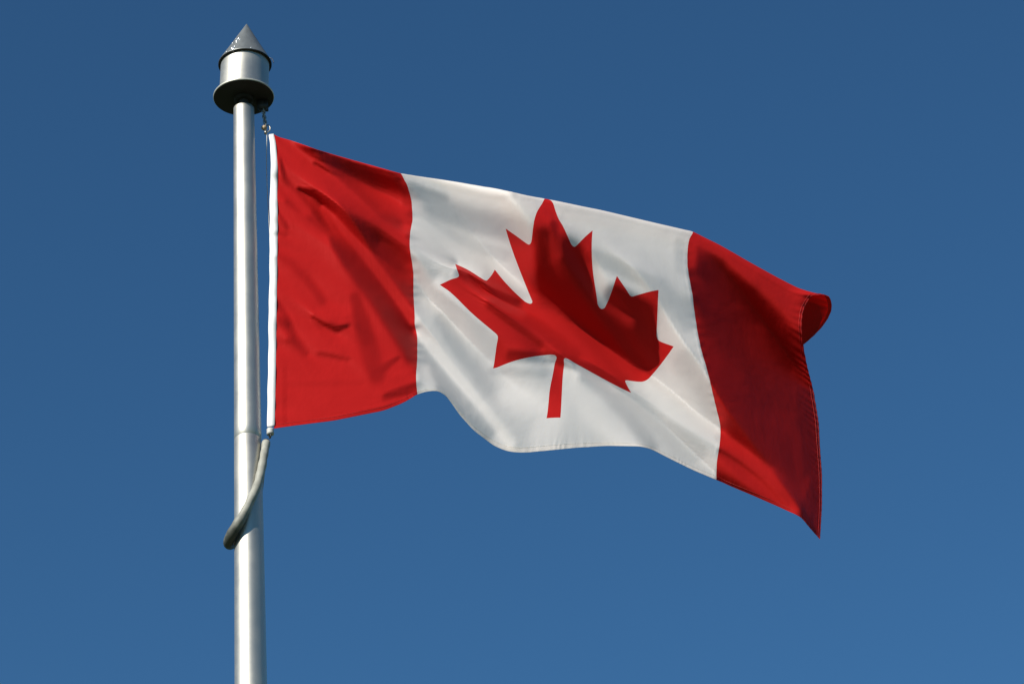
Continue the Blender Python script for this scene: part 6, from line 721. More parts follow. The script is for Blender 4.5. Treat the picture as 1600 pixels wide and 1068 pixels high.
-1,2,2,2,1,-2,-4,-1,1,-1,-2,-6,-6,3,6,-2,5,2,-5,-6,-2,2,3,5,4,2,1,0,-1,-2,1,2,2,0,0,-1,0,0,0,0,0,1,-1,-1,-2,-3,-1,4,7,1,-2,-2,1,0,-1,0,0,0,1,-1,1,0,0,-1,-2,-1,-1,0,0,2,2,
0,1,1,0,0,0,0,-1,-1,-1,0,-2,1,0,0,1,1,0,-1,-1,0,0,2,-1,0,3,7,-2,-22,3,9,2,0,-2,-2,0,0,-3,4,2,1,1,0,-1,0,0,0,0,0,0,-1,1,0,0,0,0,0,0,0,1,-1,0,0,0,1,-1,1,-1,0,0,0,0,-1,0,0,
1,0,0,0,0,0,-1,0,1,0,0,0,0,-1,1,-1,1,0,1,0,0,-1,0,20,0,-18,-7,-3,3,5,3,-1,0,-2,-1,-1,0,0,0,1,1,0,-1,0,0,0,1,3,6,4,-3,-11,-5,-1,1,2,1,0,-3,-2,-1,7,12,2,-3,-3,1,-2,-15,-12,
5,12,10,4,-2,-4,-3,-1,0,1,1,0,-1,0,2,1,1,-1,-2,-5,-3,3,3,2,1,0,-1,-2,1,2,1,-3,-2,3,2,1,2,-1,3,16,7,-11,-4,4,3,0,-4,-6,-5,-2,0,0,-1,-1,-1,-1,1,3,0,-1,-1,-2,0,-1,-1,1,0,0,
-2,-2,-3,-4,-1,5,8,4,0,-1,-1,0,-1,0,0,-1,1,-1,1,0,-1,-1,-1,-2,-2,0,2,1,1,2,2,0,0,1,0,-1,-2,-1,-1,-1,-1,0,2,-1,1,0,-1,-1,0,1,-1,1,0,3,6,4,-14,-16,13,5,1,-2,-1,-1,-3,1,5,
-1,1,1,-1,1,-1,1,-1,0,1,-1,1,-1,0,0,1,0,0,0,0,-1,0,0,0,0,0,1,-1,1,0,-1,0,0,0,0,0,0,0,0,0,0,0,0,0,0,0,0,0,-1,1,-1,1,0,1,0,0,-1,0,0,6,7,-1,-11,-8,-1,3,5,6,0,-2,-3,-3,-1,1,
1,0,0,0,1,0,0,0,1,2,5,3,0,-7,-8,-4,0,3,2,0,-1,-4,-2,2,13,10,-4,-6,1,2,-7,-17,-4,8,10,7,4,-1,-4,-4,-2,0,3,1,0,-1,0,1,0,2,-1,-4,-5,1,2,2,0,1,1,-1,1,3,-1,-3,-3,1,0,0,-1,-2,
-5,-1,21,19,-12,-18,-9,-1,1,3,4,5,3,2,2,0,-1,-3,1,1,1,0,-2,-2,-2,-1,0,-1,1,-1,0,-1,-2,-3,-3,-1,4,9,8,-1,-4,-2,0,-2,-1,1,0,0,0,1,-1,0,-2,-2,-1,-1,1,1,2,2,1,1,0,1,0,-2,-1,
-1,-2,-1,0,1,0,2,0,-2,-1,0,0,0,1,0,0,2,6,5,-7,-23,7,12,0,0,-2,0,0,3,-3,0,0,1,0,0,1,0,0,0,0,0,-1,1,-1,0,-1,1,0,0,0,0,0,0,0,0,0,0,1,-1,0,1,0,-1,0,0,0,0,0,0,0,0,0,1,0,-1,0,
0,0,-1,0,1,1,0,0,-1,0,0,-2,-1,-2,6,3,-1,-6,-6,-1,1,4,7,2,-2,-4,-1,-1,0,0,0,0,0,0,0,1,-1,2,2,3,3,0,-7,-7,-3,3,3,1,-1,-2,-5,-2,8,13,1,-5,-2,4,1,-10,-12,-1,4,7,6,3,-1,-3,-3,
-1,0,3,0,1,1,0,0,0,0,-3,-4,-1,3,2,2,0,-1,-1,0,4,0,-1,-2,0,0,0,2,-1,-4,-3,5,21,23,10,-4,-8,-9,-9,-6,-5,-2,-1,0,0,-2,-4,-3,1,2,1,0,-1,-1,-1,-1,0,0,0,0,0,-1,-1,-3,-4,-2,1,8,
9,1,-5,-3,0,0,-1,1,1,0,0,0,-1,0,-1,-2,0,-1,1,0,1,1,1,1,0,0,0,0,-1,0,-1,-1,0,2,0,0,-1,-1,0,0,0,0,-1,0,2,4,5,0,-17,-8,14,5,-1,-1,-2,0,-4,1,2,1,0,1,0,1,0,0,0,0,0,0,-1,0,0,0,
-1,0,1,0,0,0,0,0,0,0,0,0,0,0,0,0,0,0,0,0,0,0,0,0,0,0,0,0,0,0,0,-1,0,0,1,0,0,0,0,-1,0,1,0,-3,6,3,2,-2,-5,-8,-4,1,7,8,2,-1,-3,-2,-3,0,0,0,0,1,0,-1,1,1,2,3,5,3,-3,-10,-6,0,
3,1,1,-2,-4,-4,1,10,11,0,-2,-1,2,0,-14,-13,-1,4,8,7,3,0,-1,-3,-1,1,3,3,0,-1,-1,1,1,-2,-5,-5,0,2,2,2,3,0,-1,2,0,-3,-2,0,1,0,1,0,-2,-5,-4,0,13,9,8,3,0,-2,-3,-4,-4,-2,-4,-1,
-4,-4,-4,2,4,4,3,2,1,-2,-1,-1,-2,0,0,0,0,-1,-1,-4,-7,-3,0,7,10,9,-1,-4,0,0,-1,-1,0,-1,1,0,0,-3,-1,-2,0,-2,1,1,1,1,1,1,1,0,-1,1,-2,-1,0,0,1,1,-1,-1,-2,0,1,0,0,-1,-1,2,3,4,
4,-6,-23,10,9,1,-1,0,-3,-1,3,-2,1,1,0,1,0,0,1,0,0,0,-1,0,0,0,0,0,0,0,0,0,0,0,0,0,0,0,0,0,0,0,0,0,0,-1,1,0,0,0,1,-1,0,1,0,0,-1,0,0,0,1,0,-1,0,0,-1,1,0,-1,1,2,0,3,1,2,-2,
-7,-9,-2,3,7,7,4,-2,-4,-3,-3,0,1,0,0,1,0,-1,1,2,2,4,6,0,-10,-8,-2,2,2,0,1,-3,-3,-2,3,12,9,-3,-4,-1,3,-2,-17,-9,3,7,7,4,3,-1,-1,-3,-1,3,2,2,-1,-1,1,0,-1,-2,-4,-3,-1,3,2,2,
2,1,3,1,-6,-3,-3,2,2,2,1,-1,-2,-6,-8,-8,-2,4,4,4,4,4,2,1,-2,-1,-1,-1,-3,-1,2,4,3,2,4,2,0,-2,-2,-1,-1,-1,1,0,0,-1,-3,-4,-5,-2,-1,6,11,13,4,-7,-5,-2,-2,-1,0,0,0,0,0,-2,-1,
-2,-1,1,1,2,0,1,2,-1,0,1,-1,-1,-1,0,1,0,0,-1,-1,-1,0,0,1,0,0,0,0,1,3,3,1,-15,-9,12,5,1,1,-1,3,-5,0,0,0,1,0,0,0,0,0,0,0,1,0,-1,0,0,0,0,0,0,0,0,-1,1,0,0,0,0,1,-1,0,-1,1,0,
1,-1,0,0,0,0,1,0,-1,0,0,0,-1,0,1,0,0,1,-1,0,0,0,-1,1,0,1,-2,0,2,3,2,-1,-5,-7,-3,1,5,8,4,-2,-5,-2,0,0,0,0,0,0,0,0,-1,1,4,5,2,-5,-8,-3,0,2,3,0,0,-2,-4,-3,4,14,4,-5,-3,4,4,
-9,-15,-2,5,3,3,2,3,0,-1,-3,-1,5,3,-1,0,-1,1,0,0,-1,-5,-3,-1,2,0,3,3,3,3,-4,-6,-5,-2,1,2,1,1,0,-2,-5,-5,0,1,-1,-1,3,3,3,1,1,0,0,0,-2,-1,1,2,2,2,1,3,2,0,0,-1,-2,0,0,0,0,1,
-1,-1,-2,-5,-5,-2,3,7,10,9,-1,-9,-4,0,1,-1,1,0,0,0,-1,-2,-1,-1,2,0,0,2,0,1,-1,0,0,0,0,0,0,0,0,-1,-2,-1,1,1,0,1,0,-1,1,1,0,3,5,-3,-23,6,9,3,0,0,-5,0,3,1,0,0,0,0,0,0,0,0,1,
-1,0,1,0,-1,0,0,0,0,0,-1,0,0,1,0,0,0,0,0,-1,1,0,0,0,0,0,0,0,0,0,0,0,0,0,0,0,0,0,0,0,0,1,-1,0,0,0,1,0,-3,1,0,1,3,3,2,-1,-5,-9,-5,2,6,10,3,0,-4,-4,-1,-1,0,0,0,0,0,1,0,2,6,
4,-1,-8,-5,-3,0,2,2,1,-2,-3,-5,-1,12,14,-2,-5,1,5,-1,-15,-10,-1,2,3,2,3,2,0,0,0,3,5,1,-1,0,-1,0,1,0,-4,-5,-4,-2,-1,3,3,4,7,4,-6,-7,-8,-6,-4,-1,0,0,-1,-1,-1,2,-1,-2,0,4,5,
4,3,1,0,0,1,-2,-2,0,0,2,2,3,2,3,2,2,0,0,-2,-1,0,0,0,0,0,-2,-4,-5,-6,-4,-1,4,12,14,8,-3,-6,-2,0,0,0,-1,-2,0,-3,-2,-1,0,-1,1,1,2,0,1,0,1,0,0,0,0,-2,-2,-1,-1,1,0,1,1,0,0,1,
0,1,1,2,6,1,-17,-12,11,6,1,-2,1,1,-1,0,0,0,0,0,0,-1,1,0,0,1,0,0,-1,1,0,0,-1,0,0,0,0,0,0,0,0,0,0,0,0,-1,1,0,0,0,0,0,1,0,0,0,0,-1,-1,1,-1,1,0,1,-1,0,0,0,1,-1,1,-1,0,-1,0,0,
1,1,3,1,2,-2,-7,-8,-2,4,7,8,3,-2,-4,-5,-2,1,0,0,0,1,-1,1,2,3,3,2,-1,-8,-5,-3,3,3,1,0,-3,-6,-3,7,15,5,-5,-2,2,1,-4,-13,-7,0,3,4,2,1,1,1,-1,2,4,3,0,-1,-1,0,0,0,0,-4,-4,-4,
-3,1,5,3,4,7,3,-4,-9,-9,-8,-6,-4,-2,0,0,3,4,1,-2,3,6,6,4,3,0,-1,-1,-1,-2,-2,0,0,2,2,1,2,2,3,2,2,-2,-1,-2,-1,0,0,0,0,-1,-2,-4,-2,-4,-4,-2,3,9,13,14,5,-9,-7,-3,-1,-1,-2,-1,
-1,-3,-1,-1,0,1,1,2,1,1,1,0,0,0,0,-2,-2,-1,-1,0,0,1,1,-1,1,1,0,2,0,0,3,4,4,-8,-23,8,10,2,1,-4,-2,2,0,1,-1,0,0,0,2,-1,0,0,0,0,0,1,-1,0,0,0,0,-1,1,0,0,0,0,0,0,-1,1,0,1,-1,
0,0,0,0,1,-1,0,0,-1,0,1,0,0,1,-1,1,-1,1,-1,-1,1,0,0,0,0,0,-1,-1,1,0,1,0,2,3,2,-2,-7,-6,0,0,6,7,5,-4,-5,-1,-1,0,-1,1,0,0,-1,1,2,3,3,1,-3,-8,-4,1,3,2,1,-2,-3,-4,-1,8,11,1,
-4,-1,3,2,-6,-12,-4,3,5,2,-1,1,0,0,-1,2,5,1,0,-1,-3,0,2,0,1,-1,-3,-5,-2,1,1,2,5,7,3,2,-2,-6,-6,-7,-6,-6,-4,2,4,0,-4,4,9,4,4,2,1,0,0,-2,-2,-1,-2,1,0,0,1,0,0,2,3,1,1,-1,-1,
-2,-1,1,0,0,1,-1,0,-1,-2,-4,-3,-4,-2,1,9,12,12,0,-8,-8,-2,2,-1,-1,-1,-2,-1,-1,1,2,1,1,1,1,0,0,0,0,-3,-2,0,-1,0,0,2,0,0,0,1,1,-1,0,0,2,5,4,-2,-16,-8,12,4,-2,1,2,-2,0,-1,0,
0,1,0,0,1,0,-1,0,1,-1,0,0,-1,0,0,0,1,-1,1,0,-1,1,0,-1,1,-1,1,0,0,0,0,0,1,-1,0,0,-1,1,0,0,0,0,0,1,-1,0,-1,1,0,0,0,0,0,-1,0,-2,0,-1,1,0,1,2,2,2,1,-1,-7,-8,-3,2,10,8,3,-3,
-4,-2,-1,-1,-1,0,0,-1,1,2,1,4,6,0,-8,-7,-2,1,3,0,1,-3,-4,-3,1,12,11,-1,-5,-1,5,2,-14,-11,1,4,2,2,0,1,1,-1,-2,3,9,2,-3,-2,-1,0,1,0,1,-2,-5,-6,-2,-2,1,4,5,6,7,9,8,4,0,-4,
-8,-9,-13,-16,-17,-8,9,8,5,4,6,4,4,3,0,-1,-2,-1,0,0,-1,-1,1,0,1,1,3,3,1,-1,0,-1,-1,0,0,1,0,0,0,-3,-3,-4,-5,-6,-4,-2,5,9,15,14,3,-7,-5,0,0,-2,-2,-4,-2,-2,1,0,2,2,1,0,0,0,
-2,-2,-2,-1,1,0,1,0,1,1,1,0,0,-1,0,0,1,3,3,2,-7,-17,9,7,2,2,-4,0,-1,0,-1,0,-1,2,-1,0,0,1,0,-1,1,-1,0,1,-1,0,0,0,1,-1,0,0,0,0,0,-1,1,1,0,-1,0,0,0,0,0,0,-1,1,0,0,-1,1,0,0,
0,0,0,0,0,0,0,0,1,-1,1,-1,-3,-1,1,1,1,0,1,2,2,1,1,-3,-9,-7,-1,7,10,6,0,-4,-3,-2,-1,-1,0,-1,1,0,1,2,3,5,2,-5,-8,-3,0,0,3,0,0,-2,-4,-4,5,16,7,-6,-5,3,3,-6,-14,-3,3,4,1,2,2,
-1,-1,-2,-1,9,7,-1,-3,-2,-1,-1,0,1,-1,-2,-4,-7,-2,3,4,2,2,3,3,5,8,10,11,11,4,-9,-19,-14,-12,-16,-13,-5,5,6,9,8,4,2,0,0,-2,-1,0,0,-1,-1,0,2,1,1,3,2,2,-2,-1,-1,0,0,0,0,0,
-2,-1,-2,-3,-1,-4,-3,-3,-3,1,6,12,15,14,3,-9,-9,-4,-2,-3,-4,-2,-1,0,0,3,3,2,-1,0,-1,-2,-2,-1,0,1,1,1,0,1,0,1,-1,0,-2,0,1,2,3,1,-1,-13,-3,8,2,-2,3,0,0,0,0,-1,1,-1,0,0,0,0,
0,0,0,1,0,-1,1,0,0,-1,0,0,0,0,0,-1,1,0,0,-1,0,1,0,0,0,0,0,0,1,-1,0,0,1,-1,0,0,0,1,-1,1,-1,0,0,1,-1,1,-1,1,-1,-1,0,1,-1,0,1,0,1,3,2,2,-5,-8,-4,0,5,7,5,0,-3,-3,-2,1,-1,-1,
0,1,-1,0,3,4,3,-1,-4,-5,-2,0,1,2,1,-1,-3,-6,-3,12,14,-2,-7,0,4,1,-9,-9,1,2,3,2,0,0,-1,-2,-2,0,11,5,-3,-2,-3,-1,0,1,2,2,-2,-5,-7,-2,4,3,1,0,-1,-2,-3,-1,0,5,10,19,22,16,4,
-28,-32,-18,-11,0,5,8,6,3,2,0,0,-2,0,-1,-1,-1,0,0,0,1,0,4,0,1,0,0,-1,-1,0,0,0,1,0,-1,0,-2,0,-1,-2,-3,-5,-3,-2,2,9,13,14,4,-7,-10,-7,-2,1,-1,0,0,1,1,0,1,0,0,-1,-2,0,0,0,1,
1,1,-1,1,0,-1,0,-1,0,0,1,1,2,2,-4,-13,8,3,2,-1,0,0,-1,1,0,-1,0,0,0,-1,0,1,0,0,0,0,0,0,0,0,1,0,0,-1,0,-1,1,0,0,0,0,0,0,0,0,1,-1,0,0,0,1,-1,0,0,0,0,0,0,0,1,-1,0,0,0,0,0,0,
0,0,4,-2,-2,-2,-1,-1,1,1,1,2,4,3,0,-7,-8,-4,0,5,8,6,-1,-4,-1,-1,-1,-1,-1,-1,0,0,2,3,4,3,-1,-5,-7,-2,1,3,2,0,-2,-6,-5,4,16,6,-4,-3,2,3,-3,-10,-8,0,4,3,2,0,-1,-2,-2,-1,3,
13,5,-2,-4,-5,-2,1,3,4,1,-4,-9,-9,-4,3,4,3,2,1,-1,0,-1,-2,-2,0,6,12,19,23,7,-23,-26,-19,-8,0,4,5,6,4,1,-1,-2,0,-1,-1,-1,-1,0,0,1,2,3,2,1,0,0,-1,-1,0,0,1,-1,0,0,-1,-1,-1,
-1,-3,-4,-4,-7,-5,-2,3,8,14,17,10,0,-7,-8,-4,-2,0,0,2,-1,-2,-1,-1,-1,-1,-1,1,1,0,1,0,1,0,0,0,-2,0,0,1,0,1,2,3,-2,-14,0,8,-4,1,2,1,1,0,1,0,-1,-1,0,1,0,-1,1,0,0,0,1,-1,0,0,
0,0,0,1,0,-1,0,0,1,-1,-1,0,0,1,1,-1,0,-1,0,1,0,1,0,-1,0,0,0,0,0,0,0,0,1,-1,0,0,-1,1,1,6,0,-6,-2,-2,1,-1,1,2,2,2,3,1,-1,-7,-8,-5,4,9,7,1,-2,-2,-2,-1,-1,-1,0,-1,-1,2,2,4,4,
3,-4,-8,-7,2,2,2,1,-1,-3,-4,-1,8,14,2,-5,-3,1,3,-6,-11,-5,4,5,2,0,-1,0,0,-2,-4,6,16,1,-5,-7,-4,1,3,3,2,0,-2,-10,-11,-5,5,6,4,3,2,0,1,0,2,2,6,7,2,-1,5,16,-4,-25,-18,-11,
-3,5,7,7,4,0,-1,-2,-1,-1,0,-1,0,-1,2,0,2,2,3,1,-1,1,-1,-1,0,-2,0,0,0,-1,-2,-1,-1,-1,-1,-1,-2,-4,-6,-3,-1,3,9,14,15,12,3,-5,-9,-8,-5,-4,0,1,-2,0,-2,0,0,0,0,1,0,0,0,1,0,0,
0,-1,0,0,0,1,2,4,1,-12,-9,8,7,1,-3,-1,1,0,0,0,0,0,0,0,0,1,-1,0,0,1,-1,1,0,0,-1,0,0,0,0,1,0,-1,0,0,0,0,0,1,-1,0,0,0,0,0,0,0,0,0,0,0,1,0,-1,0,0,1,-1,0,0,0,-1,0,1,6,1,-2,-5,
-1,-1,0,0,0,1,2,0,3,4,-2,-8,-8,-2,6,8,3,-1,-2,0,-1,-1,0,0,-2,0,-1,0,1,4,5,1,-7,-6,-2,3,1,3,0,-2,-3,-3,-1,10,11,-1,-6,-2,5,1,-10,-9,1,4,3,1,0,1,0,-2,-4,-5,13,16,-7,-7,-5,
-1,2,2,2,2,3,2,-10,-12,-4,4,4,3,3,1,-2,-1,-3,-3,-1,4,8,6,-2,-3,8,14,-6,-15,-12,-4,3,6,4,2,-2,-2,0,0,0,0,-1,-1,0,1,0,2,1,1,1,0,0,-1,-1,0,0,0,0,0,-1,0,0,0,1,0,0,0,-2,-4,-5,
-5,-4,-1,6,9,10,9,5,1,-3,-5,-7,-5,2,-1,-1,-1,0,-1,0,1,0,1,-1,0,1,0,0,0,-1,1,1,-1,2,4,2,-5,-15,9,5,-3,0,0,0,0,1,0,-1,1,0,0,0,0,0,0,0,0,1,-1,0,0,0,0,0,-1,1,0,0,1,-1,0,0,0,
1,-1,1,0,-1,0,0,0,1,-1,0,0,0,0,0,0,0,0,0,0,0,1,-1,0,0,0,-1,3,8,-2,-3,-3,-3,-2,-2,-1,1,1,2,3,5,3,-6,-9,-5,1,5,6,2,-1,-1,1,-1,0,-1,-1,-1,-2,-3,-2,4,7,4,-3,-7,-3,-2,3,1,2,1,
-3,-3,-5,3,17,7,-5,-5,2,5,-6,-12,-5,2,3,3,3,3,0,-2,-4,-6,-4,20,20,-10,-7,-5,-2,-1,1,3,4,4,2,-8,-14,-9,-1,3,4,3,2,0,0,-2,-2,-2,0,9,11,3,-4,1,13,3,-11,-12,-8,-1,3,3,-1,-1,
0,0,0,1,-1,-1,-1,-1,1,0,2,1,2,1,1,1,0,0,-1,0,-1,0,0,-1,-1,-1,1,1,2,0,0,-3,-4,-5,-6,-7,-6,-1,3,4,7,6,6,6,10,4,-9,-3,-3,-2,-1,0,0,-1,2,-1,0,0,1,0,0,0,0,0,0,1,1,3,2,-3,-14,
-2,14,1,-2,-2,0,1,-1,0,1,0,0,0,0,-1,1,0,0,0,0,0,0,0,0,-1,0,1,0,0,0,0,0,0,1,0,0,0,-1,0,0,0,0,0,0,1,-1,0,1,-1,0,0,0,0,0,0,1,-1,0,0,0,0,-2,-5,10,4,-3,-1,-2,-3,-4,-1,0,0,2,4,
4,4,-1,-7,-7,-4,2,5,6,2,-2,-1,0,0,-1,-1,-1,-2,-3,-2,5,6,4,0,-6,-6,-2,-1,3,3,0,0,-4,-5,-2,13,16,-2,-8,0,3,0,-10,-8,-2,3,6,5,2,-2,-1,-2,-3,-5,-5,25,24,-15,-13,-6,-1,0,1,2,
4,3,4,-5,-15,-11,-2,3,4,5,3,1,0,-1,0,-1,-1,7,11,6,-2,-7,1,5,-4,-9,-9,0,2,2,0,-1,0,1,-1,0,0,-1,0,0,1,0,1,2,2,1,1,0,0,0,-1,0,-1,-1,0,-1,-1,-1,0,1,1,1,0,-2,-3,-3,-4,-5,-4,
-3,-2,-2,2,3,5,8,22,12,-16,-7,-3,1,0,-1,1,-1,0,0,1,1,0,0,0,0,-1,0,0,1,3,3,-1,-8,-7,6,0,1,1,0,0,1,0,-1,0,1,0,0,1,-1,0,0,0,0,0,0,0,0,1,0,-1,0,0,0,-1,1,1,0,0,-1,0,0,-1,1,0,
1,-1,0,-1,1,1,-1,0,0,0,0,0,1,-1,0,0,0,0,0,-1,1,-12,11,8,-3,0,0,-2,-1,-2,-3,-1,1,2,3,3,3,-1,-6,-6,-3,4,5,4,-2,-1,0,0,-1,1,1,-1,-3,1,3,3,3,1,-1,-7,-6,-3,2,2,3,0,-2,-5,-4,4,
15,7,-5,-5,2,2,-2,-8,-6,-1,5,4,0,0,-1,0,-1,-4,-9,-8,32,28,-21,-13,-3,0,0,0,1,3,3,6,1,-9,-11,-4,1,2,3,2,1,0,-1,-1,-2,-3,4,10,5,-2,-7,-2,6,2,-4,-6,-2,1,1,0,-1,0,1,1,0,0,-1,
-1,1,0,0,0,0,1,1,2,0,1,0,0,-1,0,-1,-1,-1,-1,1,0,1,1,2,0,1,0,0,-2,-3,-4,-4,-4,-4,-2,-2,-1,6,28,7,-13,-4,-1,-1,-1,0,1,0,0,-1,1,1,0,0,0,0,-1,0,1,2,2,0,-5,-13,6,7,-2,0,1,1,
-1,1,0,0,0,0,0,0,0,0,0,0,-1,1,0,-1,1,1,0,0,-1,0,-1,1,0,0,1,0,0,-1,-1,1,0,1,-1,0,-1,1,0,0,0,0,0,0,1,-1,0,0,-1,1,0,-1,1,1,-1,3,-16,16,4,-3,1,1,-1,-2,-4,-5,-2,1,3,4,5,4,-3,
-5,-5,-1,6,4,0,-1,0,-1,0,0,0,-1,-1,1,2,1,2,3,1,-4,-9,-6,-1,3,3,1,-1,-4,-4,-1,8,14,3,-3,-3,0,2,-4,-12,-6,0,2,2,2,-1,0,1,-3,-7,-9,-5,35,34,-12,-13,-5,-4,-2,-1,1,3,3,4,4,-2,
-11,-9,-3,1,2,1,1,1,0,-3,-4,-2,5,11,8,-1,-3,-3,3,2,-1,-5,-5,-1,-1,-1,0,0,1,1,0,0,-1,-1,0,-1,0,1,0,1,2,2,1,1,0,0,0,0,-1,-1,0,-2,-1,1,3,1,2,1,0,1,-1,-2,-2,-5,-4,-3,-4,-5,
-4,-4,5,35,3,-7,-5,-3,-2,1,0,0,-1,1,-1,2,1,0,-2,0,0,0,1,2,2,1,-2,-7,1,0,0,1,0,0,1,-1,1,0,-1,1,0,0,0,0,0,0,0,0,-1,1,0,0,1,0,-1,0,0,0,0,1,0,0,-1,0,0,0,0,0,0,0,0,0,0,0,0,1,
-1,1,-1,1,-1,0,0,0,0,0,0,0,1,4,-14,3,16,-1,-4,0,2,-1,-3,-5,-4,-1,1,4,6,6,1,-6,-5,1,3,1,2,-1,0,-1,0,0,-1,0,-2,-1,0,1,1,5,5,-3,-9,-7,-2,2,2,3,0,-2,-3,-4,1,11,14,-2,-6,-2,3,
1,-10,-11,-2,2,2,1,2,1,-1,-1,-3,-4,-8,-5,29,36,5,-23,-13,-5,-1,1,1,2,2,2,3,-1,-7,-9,-5,0,3,3,2,1,0,-2,-3,-2,6,10,9,-2,-5,-5,1,3,-1,-5,-5,-2,-1,0,1,1,1,1,0,0,-2,-1,0,0,0,
2,1,0,1,2,2,1,0,0,0,0,0,-2,-1,-2,0,0,3,1,0,1,-1,0,-1,-1,-1,-2,-1,-4,-4,-3,-4,-6,14,32,-5,-9,-7,-3,0,1,0,1,-1,1,0,0,1,0,-1,-1,0,2,1,2,2,-1,-5,-11,7,2,1,1,-1,0,0,0,0,1,0,0,
-1,1,0,0,-1,1,0,1,0,0,-1,0,0,0,0,1,0,0,0,-1,0,1,-1,0,0,0,0,0,0,0,0,1,-1,0,-1,1,0,0,0,0,0,1,-1,-1,1,0,0,0,4,-9,-6,11,10,-6,-3,1,3,1,-1,-5,-6,-3,2,5,5,4,-2,-3,-4,-1,1,3,2,
1,0,0,-1,0,-2,0,-2,0,-1,0,4,6,3,-6,-7,-3,0,1,1,2,1,-3,-3,-6,4,16,7,-7,-5,2,4,-2,-10,-5,0,2,1,1,1,1,0,0,-2,-6,-12,-8,16,30,19,-21,-11,-3,-2,-1,1,1,2,1,3,3,-1,-6,-7,-1,2,2,
2,1,1,-2,-3,-5,1,9,11,-1,-7,-4,0,4,2,-2,-4,-2,-1,-1,0,1,2,1,-1,0,0,0,-1,1,-1,0,0,1,2,2,-1,-1,0,2,1,-1,0,-1,-2,-2,0,1,1,2,1,0,0,0,0,1,1,1,-1,-3,-4,-5,-9,-9,30,20,-13,-11,
-3,1,1,0,0,0,0,0,1,-1,0,0,0,0,0,2,0,3,2,-3,-11,5,2,0,0,-1,-1,2,0,1,-1,-1,1,0,-1,0,0,1,0,0,0,0,0,0,0,-1,1,0,0,0,0,0,0,0,-1,1,0,0,0,0,0,0,0,0,0,0,0,0,0,0,1,0,0,0,-1,0,1,-1,
0,0,0,-4,0,-10,6,14,2,-6,-1,3,4,3,-1,-9,-11,-4,2,7,5,2,-2,-6,-4,1,3,4,2,2,1,1,0,0,-2,-1,-1,-1,-2,4,7,4,-3,-6,-4,-4,-1,3,1,1,-1,-4,-5,-3,11,17,-1,-6,-1,3,2,-6,-9,-3,-1,1,
2,1,0,0,0,-1,-4,-10,-12,-6,7,33,31,-13,-11,-6,-2,-1,0,-1,2,1,2,3,1,-4,-7,-4,-1,1,3,1,0,-2,-4,-5,1,9,12,4,-4,-4,1,4,2,-4,-4,-4,-3,-3,1,2,2,1,1,0,-1,0,-1,-1,0,0,-1,1,3,1,
-3,0,0,1,1,1,-1,-1,-1,0,-1,2,2,3,0,-2,0,1,1,2,1,-1,-1,-3,-6,-11,-11,-3,41,6,-10,-5,-3,-1,0,0,0,-1,0,1,1,0,-1,0,-1,1,1,1,2,3,2,-16,-3,8,2,0,-1,0,0,1,0,0,0,-1,0,1,0,0,0,0,
0,0,1,-1,0,-1,1,0,1,0,-1,0,0,0,0,0,0,0,0,0,0,0,0,0,0,-1,1,0,0,0,0,0,0,0,0,0,0,0,0,0,0,0,-14,9,-5,-4,10,11,-3,-4,1,3,4,3,-3,-10,-13,-3,6,9,5,0,-3,-4,-1,0,1,2,2,1,2,1,1,0,
-3,-2,0,-1,2,6,3,1,-4,-5,-5,-3,1,3,2,0,-2,-6,-5,5,16,8,-5,-3,0,1,-1,-7,-6,-3,2,1,2,0,-1,0,0,-3,-5,-6,-4,-4,1,36,31,-16,-14,-6,-3,-2,0,1,1,0,2,2,2,-3,-7,-6,-1,2,2,3,1,-2,
-3,-3,-1,6,13,8,-2,-6,-2,0,2,-2,-4,-5,-6,0,3,3,2,1,1,-1,-1,-1,0,-1,-1,0,1,3,0,-2,-1,0,-1,2,2,1,1,-1,-1,-1,0,3,1,1,-1,-1,-1,1,1,0,1,-1,-1,-5,-7,-6,-6,6,34,-4,-7,-5,-3,-1,
0,0,0,0,0,1,1,0,-1,1,0,-1,1,2,4,0,-10,-9,7,4,1,0,0,0,-1,0,1,-1,0,1,-1,1,0,-1,0,1,0,-1,1,0,0,0,0,0,0,1,0,-1,0,-1,1,0,1,-1,0,0,0,0,0,0,0,0,0,0,0,0,0,0,1,-1,1,0,-1,0,0,0,0,
-9,3,4,-9,2,10,6,-7,-3,1,3,5,6,3,-12,-21,-5,12,9,4,0,-2,-2,0,-1,0,-1,1,1,1,2,0,-1,-1,0,0,0,3,4,1,0,-3,-6,-4,0,4,1,2,-2,-3,-5,-1,6,13,1,-4,-2,1,3,-2,-7,-3,0,2,0,1,0,1,0,
-1,-1,0,-2,-7,-9,-4,30,26,-13,-11,-4,-3,-2,0,0,1,0,1,2,3,-1,-3,-5,-2,1,2,2,2,-1,-3,-5,-3,2,8,8,3,-4,-3,0,3,1,-4,-4,-6,0,2,2,3,1,0,0,-1,0,-1,-1,-1,0,1,0,-3,-3,-1,0,0,2,2,
2,1,0,-1,-1,2,3,1,0,-2,0,-1,1,1,0,2,1,-3,-4,-3,-7,-10,20,22,-7,-8,-5,-2,2,0,-1,-1,1,1,1,0,0,-1,0,0,0,1,6,5,-3,-23,6,6,1,1,0,0,0,0,-1,1,0,0,1,-1,0,0,0,-1,1,0,0,0,0,0,0,-1,
1,0,0,0,0,0,0,0,0,1,0,0,-1,0,0,0,0,0,0,0,0,0,0,0,-1,1,-1,1,1,0,-1,0,-1,10,-18,5,0,-11,8,11,-1,-6,0,0,3,9,11,4,-24,-33,1,9,7,6,3,2,0,0,0,-1,0,1,1,1,2,0,-1,-1,0,0,2,4,3,3,
